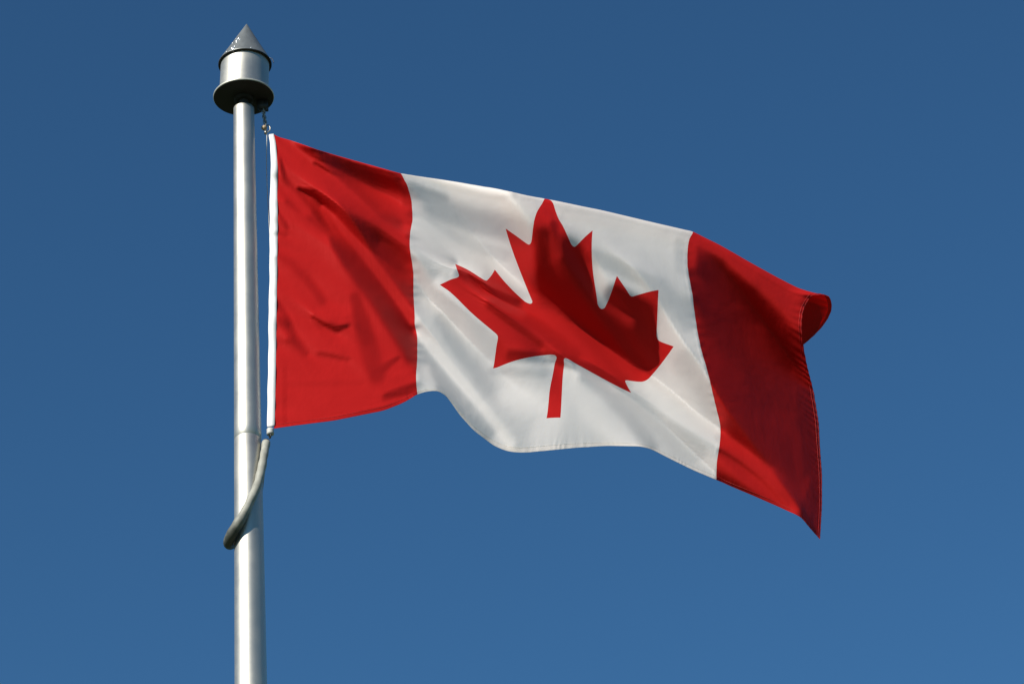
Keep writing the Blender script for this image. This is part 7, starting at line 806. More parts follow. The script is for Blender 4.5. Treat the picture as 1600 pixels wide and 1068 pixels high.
-2,-7,-6,0,1,2,1,1,-3,-3,-5,-1,11,13,-1,-5,-1,3,3,-6,-8,0,2,0,0,0,1,-1,-1,2,3,-2,-7,-10,-9,-4,28,30,-3,-10,-7,-4,-3,-1,-1,0,1,1,2,3,1,-3,-7,-4,0,1,2,2,0,-3,-5,-5,-1,7,11,
8,1,-2,1,1,0,-3,-7,-11,-1,4,3,3,2,0,0,-1,0,-1,-1,-2,-2,-2,-3,-2,-3,-1,-1,0,1,1,4,1,0,2,2,3,4,2,0,-3,1,-1,1,1,2,2,-2,-3,-4,-6,-12,-8,39,10,-7,-9,-3,-1,0,-2,1,0,1,0,1,0,0,
0,-1,0,2,4,6,-4,-18,0,7,3,-1,1,0,0,-1,1,-1,0,0,0,1,0,0,0,0,-1,0,1,0,0,0,0,0,-1,0,0,0,0,1,0,0,0,0,0,0,1,0,-1,1,0,0,0,0,-1,0,-1,0,1,-1,1,-1,1,0,1,-1,0,5,-8,-3,2,-4,0,8,7,
-6,-3,0,1,4,8,10,10,-15,-38,-10,4,9,8,5,2,1,0,0,1,0,-1,1,1,1,0,0,0,-1,0,3,5,2,-1,-5,-6,-3,1,2,1,0,0,-2,-3,-4,2,17,7,-6,-4,1,3,-3,-8,-3,1,2,0,1,-1,0,0,1,1,-1,-3,-4,-6,-9,
-3,27,30,0,-14,-8,-5,-3,-2,0,0,1,1,3,2,1,-3,-7,-5,0,3,2,1,1,-1,-4,-5,-2,6,11,8,4,-2,-3,-1,2,-4,-14,-7,3,6,4,2,1,1,-1,-2,-1,-1,-1,-1,-2,2,1,0,-2,-3,-4,-5,-1,0,2,3,1,2,3,5,
5,0,-1,-2,0,0,1,1,1,-1,0,-3,-7,-8,-9,6,40,-5,-10,-4,-2,-1,-1,0,1,0,0,0,0,0,0,0,0,1,4,4,-1,-9,-12,11,1,1,0,0,0,0,0,1,0,-1,0,-1,0,1,0,0,0,0,-1,0,1,0,0,0,0,0,0,0,0,0,0,0,0,
0,0,0,0,-1,1,0,0,0,0,0,0,-1,1,0,-1,1,-1,1,0,1,-1,1,-2,2,1,-5,-1,0,-6,6,10,-3,-6,-2,-1,0,3,9,19,24,-25,-29,-13,-1,5,6,4,2,0,1,-1,0,0,-1,2,1,0,-1,0,-1,-1,1,4,4,1,-4,-5,-2,
-2,0,1,2,2,0,-3,-5,-3,9,15,-2,-7,-1,2,1,-5,-6,0,3,1,1,1,0,0,-1,1,0,0,0,-4,-7,-9,-3,15,24,9,-12,-8,-5,-2,0,0,-1,0,1,2,3,1,0,-5,-4,-2,2,3,1,1,0,-2,-5,-6,0,8,11,5,-3,-2,1,4,
-6,-15,-2,4,2,3,3,1,-1,0,-1,1,0,-1,2,6,6,3,1,-1,-5,-6,-6,-4,-3,-2,1,1,1,2,6,3,-3,-2,0,0,1,0,0,1,1,0,-4,-7,-6,-6,20,20,-9,-7,-2,-2,0,-1,1,0,0,0,0,0,1,0,-2,2,3,3,3,-5,-15,
5,5,0,0,0,0,0,0,0,0,1,-1,0,0,0,0,0,0,0,0,0,-1,0,1,1,0,-1,0,0,0,0,0,0,0,0,0,-1,0,1,0,0,1,-1,0,-1,1,0,0,0,0,0,0,0,-1,0,1,-1,2,3,5,-8,-2,-5,1,5,6,2,-9,-2,-2,-1,-3,2,6,24,34,
-15,-24,-19,-13,-3,4,5,3,0,1,0,1,2,1,0,1,0,-1,1,-3,0,5,5,1,-2,-4,-4,-2,-2,2,2,1,2,-1,-6,-5,2,14,6,-4,-3,0,3,0,-9,-5,2,4,1,1,0,0,0,-1,-1,1,0,-1,-6,-8,-8,-4,9,27,21,-10,-9,
-4,-2,-3,-3,0,0,1,2,3,3,0,-5,-7,-2,1,2,2,0,-1,-2,-6,-7,-1,10,12,9,1,1,-2,2,-9,-15,-7,0,3,3,3,2,0,1,0,1,1,2,5,3,2,3,6,5,2,-5,-7,-9,-6,-4,-3,-2,2,6,5,1,-2,-1,0,-1,1,1,1,2,
0,-3,-7,-7,-7,-9,37,10,-6,-7,-4,-3,1,-1,0,1,0,0,0,0,-1,1,0,1,2,2,2,-11,-4,5,2,1,1,0,0,-1,0,1,-1,-1,0,1,0,1,-1,0,0,-1,0,0,1,0,0,0,0,0,0,0,0,0,0,0,-1,0,1,0,0,0,0,-1,0,0,1,
-1,1,0,0,0,0,0,-1,1,0,-1,1,2,1,7,-4,-7,-4,-1,5,7,4,-7,-4,0,-1,-1,2,4,-4,21,29,-6,-23,-23,-17,-3,4,5,4,2,2,1,3,4,0,-1,0,1,0,-1,0,3,5,1,-1,-2,-4,-5,-2,1,2,3,0,-1,-2,-4,-2,
5,13,0,-4,-1,0,3,-1,-10,-4,4,4,1,0,0,0,-3,-1,0,1,-1,-2,-3,-5,-5,-4,7,25,22,-8,-11,-7,-4,-3,-1,0,1,1,3,3,2,-2,-4,-6,-3,0,2,2,2,-1,-3,-6,-3,1,10,11,10,0,-6,-3,4,-10,-17,-8,
1,5,5,4,1,0,1,1,0,2,4,3,1,0,-1,0,2,6,2,-2,-8,-6,-6,-3,0,5,7,1,-1,0,-1,0,0,0,2,1,1,-3,-5,-3,-6,-11,0,43,-1,-9,-9,-2,-1,1,0,0,1,1,0,-1,0,-1,1,0,1,3,4,-6,-14,6,4,2,1,-1,-1,
1,0,-1,1,0,0,0,0,-1,1,0,0,1,-1,0,0,0,-1,0,1,0,0,0,0,0,0,-1,1,0,0,0,0,1,-1,0,0,-1,0,1,0,0,0,0,0,-1,1,-1,0,0,1,1,-1,6,3,-10,-4,-5,4,8,7,-2,-6,-1,-1,-2,-3,2,-3,-7,21,26,3,
-15,-17,-10,-5,-2,-1,-1,0,0,2,7,3,0,2,2,0,-1,-1,3,4,1,0,0,-2,-6,-4,1,2,1,1,1,-2,-2,-2,0,7,8,-4,-5,0,3,6,-3,-11,-2,5,2,1,0,-1,-1,-2,0,1,1,1,0,-2,-5,-4,-5,-2,16,23,2,-11,
-9,-2,-1,-1,-2,1,1,2,2,3,1,-3,-6,-4,0,2,1,2,0,-2,-6,-3,-2,6,13,10,-6,-4,2,8,-8,-14,-7,0,3,4,2,1,0,1,0,1,2,0,1,1,1,0,-1,-2,2,4,3,-2,-5,-7,-2,1,4,2,1,0,0,0,0,0,0,2,1,-2,0,
-1,-6,-11,-11,25,27,-12,-10,-5,1,0,0,1,1,0,-1,-1,0,0,0,1,2,4,3,-1,-18,0,6,4,1,-1,0,0,0,0,-1,2,0,-1,0,0,0,0,0,0,1,0,-1,-1,1,0,0,0,0,0,0,0,0,0,0,0,0,0,0,0,1,-1,0,0,0,0,0,0,
0,0,0,1,-1,0,0,0,0,0,2,4,2,-3,-11,-4,-4,9,7,7,-5,-4,-2,-3,-2,-1,-2,-6,-1,26,28,11,-6,-16,-13,-8,-5,-3,-3,0,4,3,-5,-5,1,4,2,1,-1,2,3,2,1,1,-1,-5,-6,-1,2,2,1,-1,1,-1,-1,-2,
2,11,1,-8,-4,4,9,4,-8,-11,0,3,1,2,0,-1,-2,-1,0,1,1,1,-1,-4,-5,-4,-7,-4,13,25,14,-7,-8,-5,-3,-2,-2,0,0,2,3,4,2,-5,-8,-6,-2,-1,-1,0,0,-2,-6,-4,1,8,13,12,0,-1,4,9,-2,-14,
-12,-7,3,4,1,0,1,1,2,0,1,-1,0,0,1,1,3,0,-1,3,4,-1,-6,-8,-3,0,4,4,2,0,0,-1,0,0,1,1,1,1,-2,-6,-10,-11,-8,44,9,-10,-6,-4,-1,-1,0,1,0,0,0,0,0,0,0,1,4,5,0,-13,-11,8,4,2,0,0,0,
-1,1,0,0,0,0,0,0,0,1,0,-1,0,0,0,0,-1,1,0,0,1,0,-1,0,0,0,0,0,0,0,1,-1,0,0,0,0,0,0,0,0,0,0,0,0,1,0,-1,1,-1,-1,2,4,0,-2,-6,-5,-6,-1,12,12,0,-6,-5,-2,-2,-1,-1,-1,-5,1,19,24,
14,-5,-14,-11,0,2,2,2,1,-10,-8,-8,-3,1,3,0,1,1,2,3,1,3,-1,-5,-5,-2,1,0,1,1,0,0,-1,-3,0,9,7,-6,-7,4,6,4,1,-9,-11,1,5,2,2,0,-3,-2,0,0,2,0,-1,-2,-2,-3,-3,-4,-2,7,20,20,-1,
-10,-10,-6,-3,-1,1,1,3,4,1,-1,-6,-8,-3,-1,-1,-1,0,0,-3,-4,-2,2,7,18,12,0,-7,-3,7,6,-11,-15,-7,4,1,1,2,1,1,1,0,1,2,1,-1,0,0,2,1,0,0,3,-1,-6,-8,-3,3,5,4,1,0,0,-1,0,0,1,2,0,
-1,-5,-6,-6,-8,1,41,-3,-7,-6,-5,-2,1,2,1,0,-1,0,-1,1,0,1,3,5,3,-8,-18,5,6,2,1,0,0,1,-1,0,0,0,0,0,0,0,-1,0,1,0,0,0,0,0,-1,1,0,-1,0,1,0,0,0,0,0,0,0,0,1,-1,1,-1,1,0,-1,0,0,
-1,1,0,0,0,0,1,-1,0,-1,1,4,1,-1,-2,-9,-4,-8,8,12,9,-5,-5,-2,1,-1,-1,-1,-6,-12,-2,17,18,11,-1,-7,-5,1,3,2,-3,-7,-3,-1,-4,0,-1,1,-1,1,2,2,2,2,1,-4,-3,-3,-1,0,0,2,0,0,0,-3,
-2,6,15,1,-6,-3,-1,1,3,2,-11,-9,4,5,2,0,0,-2,-1,0,0,0,0,1,-1,0,-1,-2,-4,-6,-3,12,20,7,-7,-8,-5,-3,-2,1,2,1,3,0,-1,3,4,0,0,-1,-1,0,-4,-6,-4,-4,-1,5,15,8,-2,-8,-6,3,7,-1,
-11,1,4,3,-3,-2,-2,-1,0,-1,0,1,1,1,0,-1,-1,1,1,1,4,1,-6,-9,-1,4,4,3,0,0,-1,-1,0,0,1,3,0,-2,-4,-2,-7,-12,19,26,-7,-8,-7,-3,1,1,1,0,1,-2,1,0,0,0,1,5,4,-2,-14,-5,8,2,1,-1,1,
0,0,0,-1,1,0,0,0,0,0,0,0,0,0,0,0,0,0,-1,0,0,0,1,0,0,0,0,0,0,0,0,0,0,0,1,-1,0,1,0,-1,0,0,0,0,0,0,0,1,0,-1,1,3,4,3,-1,-5,-10,-12,-3,12,15,1,-5,-2,-1,0,0,-1,-5,-11,-11,-3,
12,19,15,11,-1,-9,-12,-11,-7,8,10,1,-2,-3,0,-2,-1,0,2,1,3,3,1,-1,-4,-3,-3,-2,1,1,1,1,0,-2,-1,6,17,9,-6,-12,-7,1,4,5,-1,-11,-7,4,3,1,1,-1,-1,-2,-1,1,1,0,0,-1,-1,-1,-2,-6,
-7,-4,7,17,17,4,-5,-8,-5,-3,-1,0,2,3,6,5,2,1,0,-1,0,-2,-3,-6,-7,-5,-6,-2,9,13,7,3,-3,-6,-6,4,8,-1,3,-1,-2,-4,-3,-2,-2,-1,0,0,0,1,1,0,-1,-2,0,0,3,3,-1,-7,-7,-1,1,3,5,1,-1,
0,-1,1,1,1,2,-1,-2,-4,-6,-15,-12,44,15,-10,-9,-5,-1,1,-1,1,0,1,-1,0,-1,1,1,4,4,1,-7,-15,4,3,2,2,1,0,0,0,0,-1,1,0,0,0,-1,0,0,0,1,0,0,0,0,0,0,0,0,-1,0,0,1,0,0,0,0,0,0,0,0,
0,0,1,0,-1,0,0,0,0,0,0,0,0,0,0,1,-1,2,4,6,6,2,-15,-13,-11,7,10,10,-3,-3,-1,-1,-1,0,0,-4,-7,-8,-3,6,15,14,5,-7,-8,-5,-2,1,5,2,-1,-2,0,-1,-1,0,1,2,2,2,2,1,-3,-3,-5,-2,1,1,
2,0,0,-1,0,6,12,12,-12,-14,-3,1,5,5,4,-3,-12,-5,3,4,1,1,-2,-1,-1,0,-1,0,1,-1,-1,-1,0,-1,-3,-4,-4,2,12,17,10,-2,-8,-8,-5,-2,0,3,6,5,1,2,-1,-1,-1,-1,-3,-3,-4,-6,-6,-3,2,8,
7,8,6,-4,-6,-5,3,0,1,2,2,0,-1,-2,-1,-1,-1,0,2,1,0,-3,-1,0,-2,-1,0,2,2,0,-4,-8,-3,3,4,4,1,-1,0,-1,0,2,1,0,0,-2,-6,-9,-11,2,45,-1,-11,-7,-4,-2,1,2,1,0,0,0,0,-1,1,2,3,4,-1,
-12,-9,4,4,4,1,-1,0,0,0,1,-1,0,1,-1,1,-1,0,1,-1,0,0,0,0,0,0,0,0,1,0,-1,0,0,0,0,0,0,0,0,0,0,0,-1,1,0,1,0,-1,0,1,-1,0,0,0,0,1,-1,-2,1,5,8,6,-2,-12,-10,-5,6,8,4,-3,-2,-1,0,
1,2,0,-2,-4,-7,-6,-2,3,8,7,4,0,-4,-3,2,1,-1,0,1,0,-1,-1,-1,1,3,2,1,1,1,-4,-5,-3,1,2,1,1,-2,-1,-1,5,6,7,-8,-6,-2,0,1,3,6,4,-3,-11,-2,2,3,2,0,-2,-2,0,1,0,1,-1,-1,0,0,2,1,
-1,-5,-6,-3,3,9,12,3,-4,-8,-4,-2,2,2,2,2,1,3,1,0,0,0,0,-2,-3,-5,-3,-3,-2,3,8,8,0,-5,-3,-5,-5,-2,3,3,3,2,2,0,1,-1,-1,0,4,3,2,-3,-5,-1,0,-1,0,0,3,3,-3,-8,-4,4,4,2,0,0,-1,0,
0,2,1,1,0,-4,-6,-6,-8,15,28,-11,-7,-4,-3,0,1,1,1,0,0,0,-1,1,0,2,4,4,-4,-15,-1,4,4,1,1,-1,0,1,-1,0,1,-1,0,0,0,0,0,0,0,0,0,0,0,0,0,1,-1,0,0,0,0,0,0,1,-1,0,0,0,-1,1,0,-1,1,
0,1,0,0,-1,0,0,-1,0,1,0,-2,-3,-1,2,7,5,4,0,-8,-9,-2,4,9,1,-5,-3,0,1,1,2,0,-2,-4,-6,-3,-4,0,8,8,5,-1,-2,-1,0,-2,0,-1,2,0,-1,0,0,1,2,2,1,1,-1,-5,-4,-1,1,1,-1,0,-3,0,1,3,-2,
9,3,-4,-4,-3,1,5,8,4,-6,-11,0,3,1,1,-1,-2,-1,0,1,0,0,0,-1,0,0,1,0,-2,-4,-7,-6,-2,6,13,9,1,-5,-5,-3,-3,-4,-2,2,2,4,2,3,2,2,2,-2,-3,-3,-2,-3,1,7,14,6,-1,-2,-5,-9,-8,-2,0,
-2,1,3,2,0,0,-1,0,2,4,5,7,2,-6,-5,-1,0,-2,1,4,2,-3,-8,-5,1,4,3,0,0,0,0,0,1,3,1,-3,-4,-7,-9,-11,30,25,-11,-7,-6,-2,0,1,0,0,0,-1,0,-1,1,0,4,6,0,-10,-12,2,3,3,1,1,2,-1,1,0,
0,0,0,0,0,1,-1,0,0,0,0,0,0,0,0,0,0,0,0,0,0,0,0,0,0,0,0,-1,1,-1,1,0,0,1,-1,1,0,0,0,-1,0,0,0,0,-2,-1,-1,1,4,3,3,3,-1,-9,-9,4,7,6,-4,-5,-2,1,1,2,1,-1,-2,-2,-3,-2,-2,3,5,5,3,
-1,-2,-1,-2,-2,1,-1,2,0,-1,1,2,0,0,1,4,0,-5,-5,-1,1,0,1,-2,-1,-3,-2,-2,2,14,7,-3,-5,-4,-1,0,4,8,3,-6,-8,-1,2,1,0,-1,-2,-1,0,0,2,0,-1,-1,-1,0,0,1,-1,-2,-4,-6,-2,6,13,10,1,
-5,-5,-4,-5,-5,-4,1,1,3,1,2,1,1,-1,-1,-1,-1,0,1,5,8,11,8,2,-3,-7,-8,-6,-8,-5,2,3,2,0,-1,1,0,-1,1,3,6,8,6,-2,-6,-6,-4,1,2,2,2,-3,-8,-4,2,5,2,0,-1,0,1,1,1,1,-1,-3,-4,-8,
-13,-7,42,23,-18,-9,-6,-1,0,-1,1,0,1,0,0,-1,0,2,5,4,-5,-11,-6,3,2,3,3,1,1,-1,1,-1,0,0,0,0,0,0,0,0,0,1,-1,0,0,0,0,0,0,0,0,0,0,1,-1,0,-1,0,1,-1,1,-1,1,0,-1,1,0,0,0,0,0,1,
-1,0,0,1,-2,-1,0,0,1,2,4,1,-4,-8,-2,8,7,0,-6,-2,-1,2,0,1,1,0,1,-1,-3,-2,-1,1,3,3,2,-1,-1,-2,-2,-1,1,0,1,0,0,1,1,-1,1,2,2,-2,-5,-2,0,0,1,1,-1,-3,-8,-9,6,18,10,-2,-6,-4,-2,
-1,0,2,7,4,-5,-6,0,1,1,1,-1,-2,0,0,-1,1,1,0,-1,-1,0,1,2,2,-1,-3,-1,-2,0,8,9,1,-4,-2,-1,-4,-3,-2,0,-1,0,-1,-1,-1,-2,-1,0,-2,-2,0,0,0,6,10,6,2,-1,-5,-8,-6,-3,4,2,1,0,1,-1,
-1,-1,-1,-1,1,2,5,9,5,-5,-6,-3,0,2,2,3,-2,-7,-3,2,3,1,1,0,-1,0,1,1,0,0,0,-4,-11,-11,-2,36,17,-18,-7,-2,-1,0,-1,1,0,1,0,-2,0,1,4,4,3,-5,-10,-4,1,4,3,1,0,1,-1,0,-1,1,0,0,
-1,0,1,0,0,0,1,-1,0,0,-1,0,0,1,0,0,0,0,0,0,0,0,-1,1,0,0,-1,1,0,-1,0,0,0,1,1,-1,1,-1,-2,0,-1,0,-2,0,0,1,4,3,-2,-5,-4,6,7,5,-5,-4,-4,-2,1,0,0,1,1,1,-1,-1,-2,-1,-1,3,3,2,0,
0,-1,-3,-1,0,1,0,1,2,1,-1,0,3,2,-1,-4,-3,-3,0,2,0,1,-3,-8,-11,-1,15,16,2,-3,-2,-4,-2,-2,0,3,6,4,-4,-4,1,2,0,0,-1,-2,-1,0,0,0,0,0,-2,0,0,1,2,2,3,-3,-5,-4,1,9,11,5,-1,-4,
-3,-3,-2,-1,0,-1,-1,0,-2,-1,-3,-2,-2,-3,-3,-2,-5,0,7,6,4,2,1,-4,-8,1,2,1,0,0,0,1,-1,-1,-2,-1,-3,-1,1,5,9,9,2,-4,-4,0,1,2,1,-1,-6,-6,1,3,1,0,0,0,1,1,1,2,1,-4,-7,-10,-11,1,
31,20,-10,-8,-2,-2,-1,-1,0,-1,-1,-2,-2,2,4,5,3,2,-5,-12,-6,0,4,3,1,1,2,0,0,0,0,1,0,0,-1,1,0,0,0,1,-1,0,0,0,0,0,0,0,1,-1,0,0,0,0,0,0,-1,0,1,-1,0,1,-1,1,0,-1,0,1,-1,0,1,0,
0,-1,0,-2,1,1,2,2,-1,-3,-3,2,11,5,0,-6,-8,-7,-3,-1,1,2,2,2,2,1,0,-1,-1,0,2,3,0,0,0,-1,-2,0,0,0,-1,2,2,0,1,1,2,0,-2,-5,-3,-1,1,4,0,-1,-5,-8,-4,3,11,12,2,-3,-4,-4,-2,0,1,3,
3,2,-3,-1,1,2,1,0,-3,-2,-1,-1,1,0,0,-1,-1,-1,-1,1,3,2,1,-3,-5,-2,0,8,13,7,-2,-6,-4,-3,-1,-1,1,0,0,1,-2,-1,-1,-3,-3,-1,-2,-4,-2,2,6,3,4,4,-1,-5,-4,-1,-1,-1,0,1,0,0,0,-1,
-1,0,-2,-2,0,4,7,10,4,-3,-6,-1,0,1,1,-1,-6,-5,1,3,3,0,1,0,0,1,0,1,-1,-3,-5,-8,-10,2,28,21,-6,-11,-4,-2,-3,-2,-1,-3,-1,0,1,4,3,4,4,0,-9,-11,-3,1,3,3,3,1,1,1,0,0,0,0,0,0,0,
0,0,0,0,1,-1,0,0,0,0,0,0,0,0,0,1,-1,0,0,0,0,0,0,0,0,0,0,-1,0,1,-1,0,0,1,1,0,-1,0,1,0,-1,1,0,1,1,-2,-3,-4,6,4,7,1,0,-2,-4,-4,-5,-4,-1,0,3,3,3,0,-1,0,0,0,2,1,-1,-1,-1,0,-1,
-2,0,3,2,0,1,1,1,1,0,-2,-6,-3,2,3,3,2,-1,-3,-5,-3,0,7,10,3,-5,-6,-2,0,0,-1,2,2,0,-3,-1,2,2,1,0,-1,-1,-1,0,0,0,1,-1,-1,0,-2,-1,2,1,0,-2,-5,-4,-1,6,11,7,-1,-4,-2,-3,0,0,2,
1,1,1,1,-1,-1,-2,-1,-1,-4,-3,2,1,1,3,6,5,0,-4,-5,-3,-2,1,0,0,1,-1,0,0,0,1,-2,-3,-4,1,4,8,4,-1,-5,-2,1,2,1,0,-4,-4,1,1,2,1,0,0,-1,2,0,0,0,0,-3,-9,-10,1,18,17,4,-9,-7,-2,
-1,-2,-1,-2,1,2,1,0,2,4,3,0,-5,-9,-4,-1,4,2,2,1,1,0,0,-1,1,0,0,0,0,0,0,0,0,1,-1,0,0,0,0,0,0,0,1,-1,1,-1,0,0,0,1,-1,1,-1,0,0,0,0,0,0,0,0,0,1,-1,0,0,0,1,-1,0,1,-1,0,0,-3,
-6,-11,4,13,12,7,6,3,0,-5,-8,-7,-5,-5,-2,1,2,2,0,0,0,1,1,1,0,-1,-1,-1,-1,0,1,3,1,1,0,2,2,2,-2,-6,-5,-1,3,3,3,2,0,-4,-5,-5,1,10,12,1,-7,-5,-2,-2,0,-1,1,2,0,-3,-2,0,1,3,1,
-1,-1,-1,0,0,1,0,1,-1,-1,0,-2,0,2,1,-3,-5,-6,-2,4,11,10,4,-4,-3,-4,1,0,1,1,1,1,1,0,0,-1,-4,-4,-2,0,-1,0,3,4,6,7,1,-6,-5,-2,-2,1,0,0,1,-1,-1,0,1,0,-4,-4,-4,0,3,7,7,2,-3,
-2,0,2,1,-1,-4,-6,-1,1,1,1,1,1,0,1,1,1,1,-3,-6,-7,-9,-3,9,17,18,3,-9,-4,-1,-2,2,0,0,-3,-2,0,2,4,4,1,-6,-12,-7,-3,3,2,2,1,2,1,1,0,0,1,-1,1,-1,1,0,0,0,1,-1,0,0,0,0,0,1,-1,
0,0,1,0,0,0,0,0,0,0,0,0,0,0,-1,1,-1,1,0,-2,-3,0,1,0,0,1,-1,0,2,1,0,-3,-8,-7,-1,6,8,6,5,5,6,6,3,-5,-10,-10,-8,-7,-1,4,3,2,1,3,1,0,0,1,-1,-2,-1,-1,1,2,2,0,2,0,2,4,-1,-6,-6,
-2,1,3,2,2,0,-2,-4,-2,-2,5,9,9,0,-7,-5,-3,-2,0,2,1,1,-1,-4,-2,0,1,2,1,1,0,-1,0,-1,1,0,1,1,-2,0,0,-1,1,1,-2,-3,-5,-2,2,11,11,3,-5,-5,-5,-1,-1,1,2,1,1,1,-1,-2,-3,-2,-1,0,1,
1,1,2,3,5,3,-2,-4,-4,1,0,0,0,0,0,-1,0,0,0,-1,-2,-4,-2,-1,3,7,8,1,-3,-2,-1,0,0,0,-5,-5,-1,2,2,2,1,2,0,0,0,0,-1,-3,-4,-4,-6,-3,4,12,18,14,-3,-10,-3,4,-1,-5,-5,-2,-2,1,1,3,
3,2,-7,-12,-6,-2,2,4,4,3,0,1,1,0,-1,1,-1,1,-1,1,0,0,-1,1,0,0,0,0,0,-1,1,0,0,0,0,0,1,-1,1,0,1,-1,-1,0,0,1,0,0,0,-1,0,-1,0,-1,0,1,0,-1,1,1,1,3,1,-3,-7,-2,-1,1,1,-2,0,3,5,6,
8,6,0,-8,-9,-8,-5,1,3,2,2,2,0,0,1,0,-1,-1,-1,0,0,1,1,1,0,2,3,2,-3,-6,-4,-1,1,3,2,0,-1,0,-2,-2,-1,2,8,8,2,-7,-6,-2,1,-1,1,2,0,1,-3,-3,-2,1,2,1,1,0,-2,0,0,1,1,0,1,0,-1,1,0,
1,1,-1,-3,-5,-4,1,6,9,5,-1,-4,-5,-2,-1,-1,1,0,0,1,-1,-1,0,0,0,2,-1,1,-1,1,3,2,1,-3,-2,-1,0,1,1,0,0,0,0,0,1,1,-2,-1,-3,-3,-2,1,5,7,3,-2,-3,0,1,0,0,-4,-3,-2,1,1,3,0,0,0,1,
0,0,1,0,-3,-3,-5,-5,-4,2,12,16,7,4,-2,-4,-6,-5,-3,-1,-2,0,1,3,4,2,-2,-8,-7,-3,1,4,2,2,1,-1,1,0,0,0,-1,1,-1,0,0,1,0,0,0,0,0,-1,1,-1,0,1,0,0,0,0,1,0,1,0,-1,-2,-1,2,0,0,1,
-1,0,0,1,0,0,-2,2,1,-2,-1,0,1,2,3,-1,-2,-4,-3,-2,0,0,-3,-3,0,5,6,6,10,9,1,-5,-7,-6,-6,-4,0,1,1,0,0,2,1,-2,0,-1,0,0,1,0,0,2,3,3,0,-4,-4,-5,-1,2,2,1,1,0,-3,-3,-3,0,2,11,10,
2,-5,-5,-3,0,-1,-1,3,1,2,-3,-3,-3,-1,0,1,0,1,-1,0,-1,1,2,1,0,1,1,0,0,2,0,-2,-5,-4,-4,-1,4,9,9,2,-3,-4,-3,0,-1,0,0,0,0,-1,-3,0,1,0,2,-1,-1,-1,1,3,1,0,-1,-3,-2,-1,2,1,2,1,
0,1,1,0,1,-1,-3,-4,-3,-2,0,4,8,7,-2,-2,0,0,1,0,-3,-6,-5,0,1,1,1,1,2,1,0,1,1,-1,-3,-4,-5,-7,-6,-3,6,12,14,8,2,-1,1,-1,-1,-2,-2,1,1,2,3,3,-1,-10,-11,-5,-1,0,2,2,2,0,0,1,0,
1,0,0,1,0,-1,0,1,0,0,0,0,-1,1,0,-1,0,1,1,0,0,1,0,-2,-4,0,2,0,1,1,-1,1,0,0,3,-1,-1,0,1,1,-1,-1,-1,0,1,1,1,-2,-1,-2,-3,-1,0,2,-1,-1,-2,0,2,4,8,9,4,0,-3,-8,-6,-4,-1,-1,1,1,
1,1,0,-1,-2,0,2,0,0,1,1,1,3,2,0,-5,-7,-2,1,3,1,1,-2,-1,-2,-1,-3,0,6,9,7,2,-4,-5,-4,-1,0,0,2,1,2,-1,-3,-4,-1,-1,2,0,1,-1,0,0,0,1,1,1,0,1,1,-1,1,-1,-1,-3,-3,-3,-1,5,7,7,3,
-2,-4,-4,-1,0,0,1,0,-2,-2,-1,0,1,1,0,-1,0,1,2,1,1,-1,-1,-4,-2,-1,2,2,2,1,0,0,1,1,0,-2,-2,-3,-2,-3,1,5,8,7,-2,-2,-2,-2,0,0,-2,-5,-5,-2,1,3,2,1,2,2,0,0,-1,-1,-1,-3,-4,-4,
-4,-4,3,4,6,7,9,6,4,2,-2,-1,-2,-1,0,1,2,0,-3,-9,-11,-7,-1,2,3,2,2,2,0,1,0,1,0,0,0,1,0,0,0,0,0,0,0,0,0,0,1,-1,0,1,1,0,-3,-2,0,2,1,0,0,-1,1,0,0,0,2,-2,0,-1,1,1,0,0,0,0,-1,
0,1,1,0,-1,-1,-1,0,0,1,1,-1,-3,-2,-3,-2,2,6,6,1,-1,0,-3,-1,-1,-2,0,2,1,1,-1,-1,-1,0,1,-1,0,0,1,-1,3,4,-1,-7,-4,0,2,2,0,0,1,0,-2,-3,-2,1,3,5,6,4,-2,-5,-3,0,0,0,1,2,2,0,-1,
-3,-2,-2,1,1,1,0,-2,0,0,0,1,0,0,1,1,-1,1,0,1,-2,-3,-2,-2,1,4,6,4,0,-3,-4,0,0,0,1,-1,0,-2,0,0,-1,1,1,-1,1,0,1,1,2,0,-2,-5,-2,-1,1,1,3,1,0,1,0,1,1,-1,-1,-3,-3,-2,0,1,7,8,
-1,-3,-2,0,0,1,0,-2,-4,-3,-1,1,2,0,2,1,0,2,0,0,-1,0,-3,-3,-4,-1,0,-1,2,3,3,4,3,6,2,1,-1,-4,0,1,2,1,1,-5,-9,-6,-1,1,2,1,2,1,0,0,0,1,0,0,0,0,0,1,0,0,0,0,-1,0,1,-1,0,0,1,1,
-2,-2,-1,2,2,0,0,-1,0,0,0,0,-1,-1,1,-1,0,-1,1,2,0,-1,0,0,0,1,1,0,0,-2,-1,0,0,0,0,0,-1,-1,0,-2,-2,0,-1,5,7,2,-1,-3,-1,-3,-1,0,2,1,0,-1,-1,-1,0,-1,-2,-1,0,1,7,10,0,-8,-8,0,
1,1,1,1,0,0,-2,-3,-2,-2,0,2,7,8,5,0,-4,-4,-2,-1,0,0,2,3,2,-1,-3,-3,-3,0,0,0,0,-2,-1,0,0,1,1,0,1,1,0,1,0,1,-2,-3,-3,-2,-1,3,8,5,2,-1,-3,-2,-1,1,1,-1,0,-2,-2,1,1,1,-1,-1,0,
0,1,2,2,0,-1,-5,-4,-3,1,2,2,2,1,2,1,1,0,-1,-3,-2,-3,-3,-2,1,11,11,0,-3,-2,0,-1,1,1,-1,-5,-5,-3,-2,1,0,1,1,1,1,2,0,-1,-1,-2,-1,-1,-1,-2,-2,-1,0,-2,1,2,5,6,7,5,3,2,2,3,3,3,
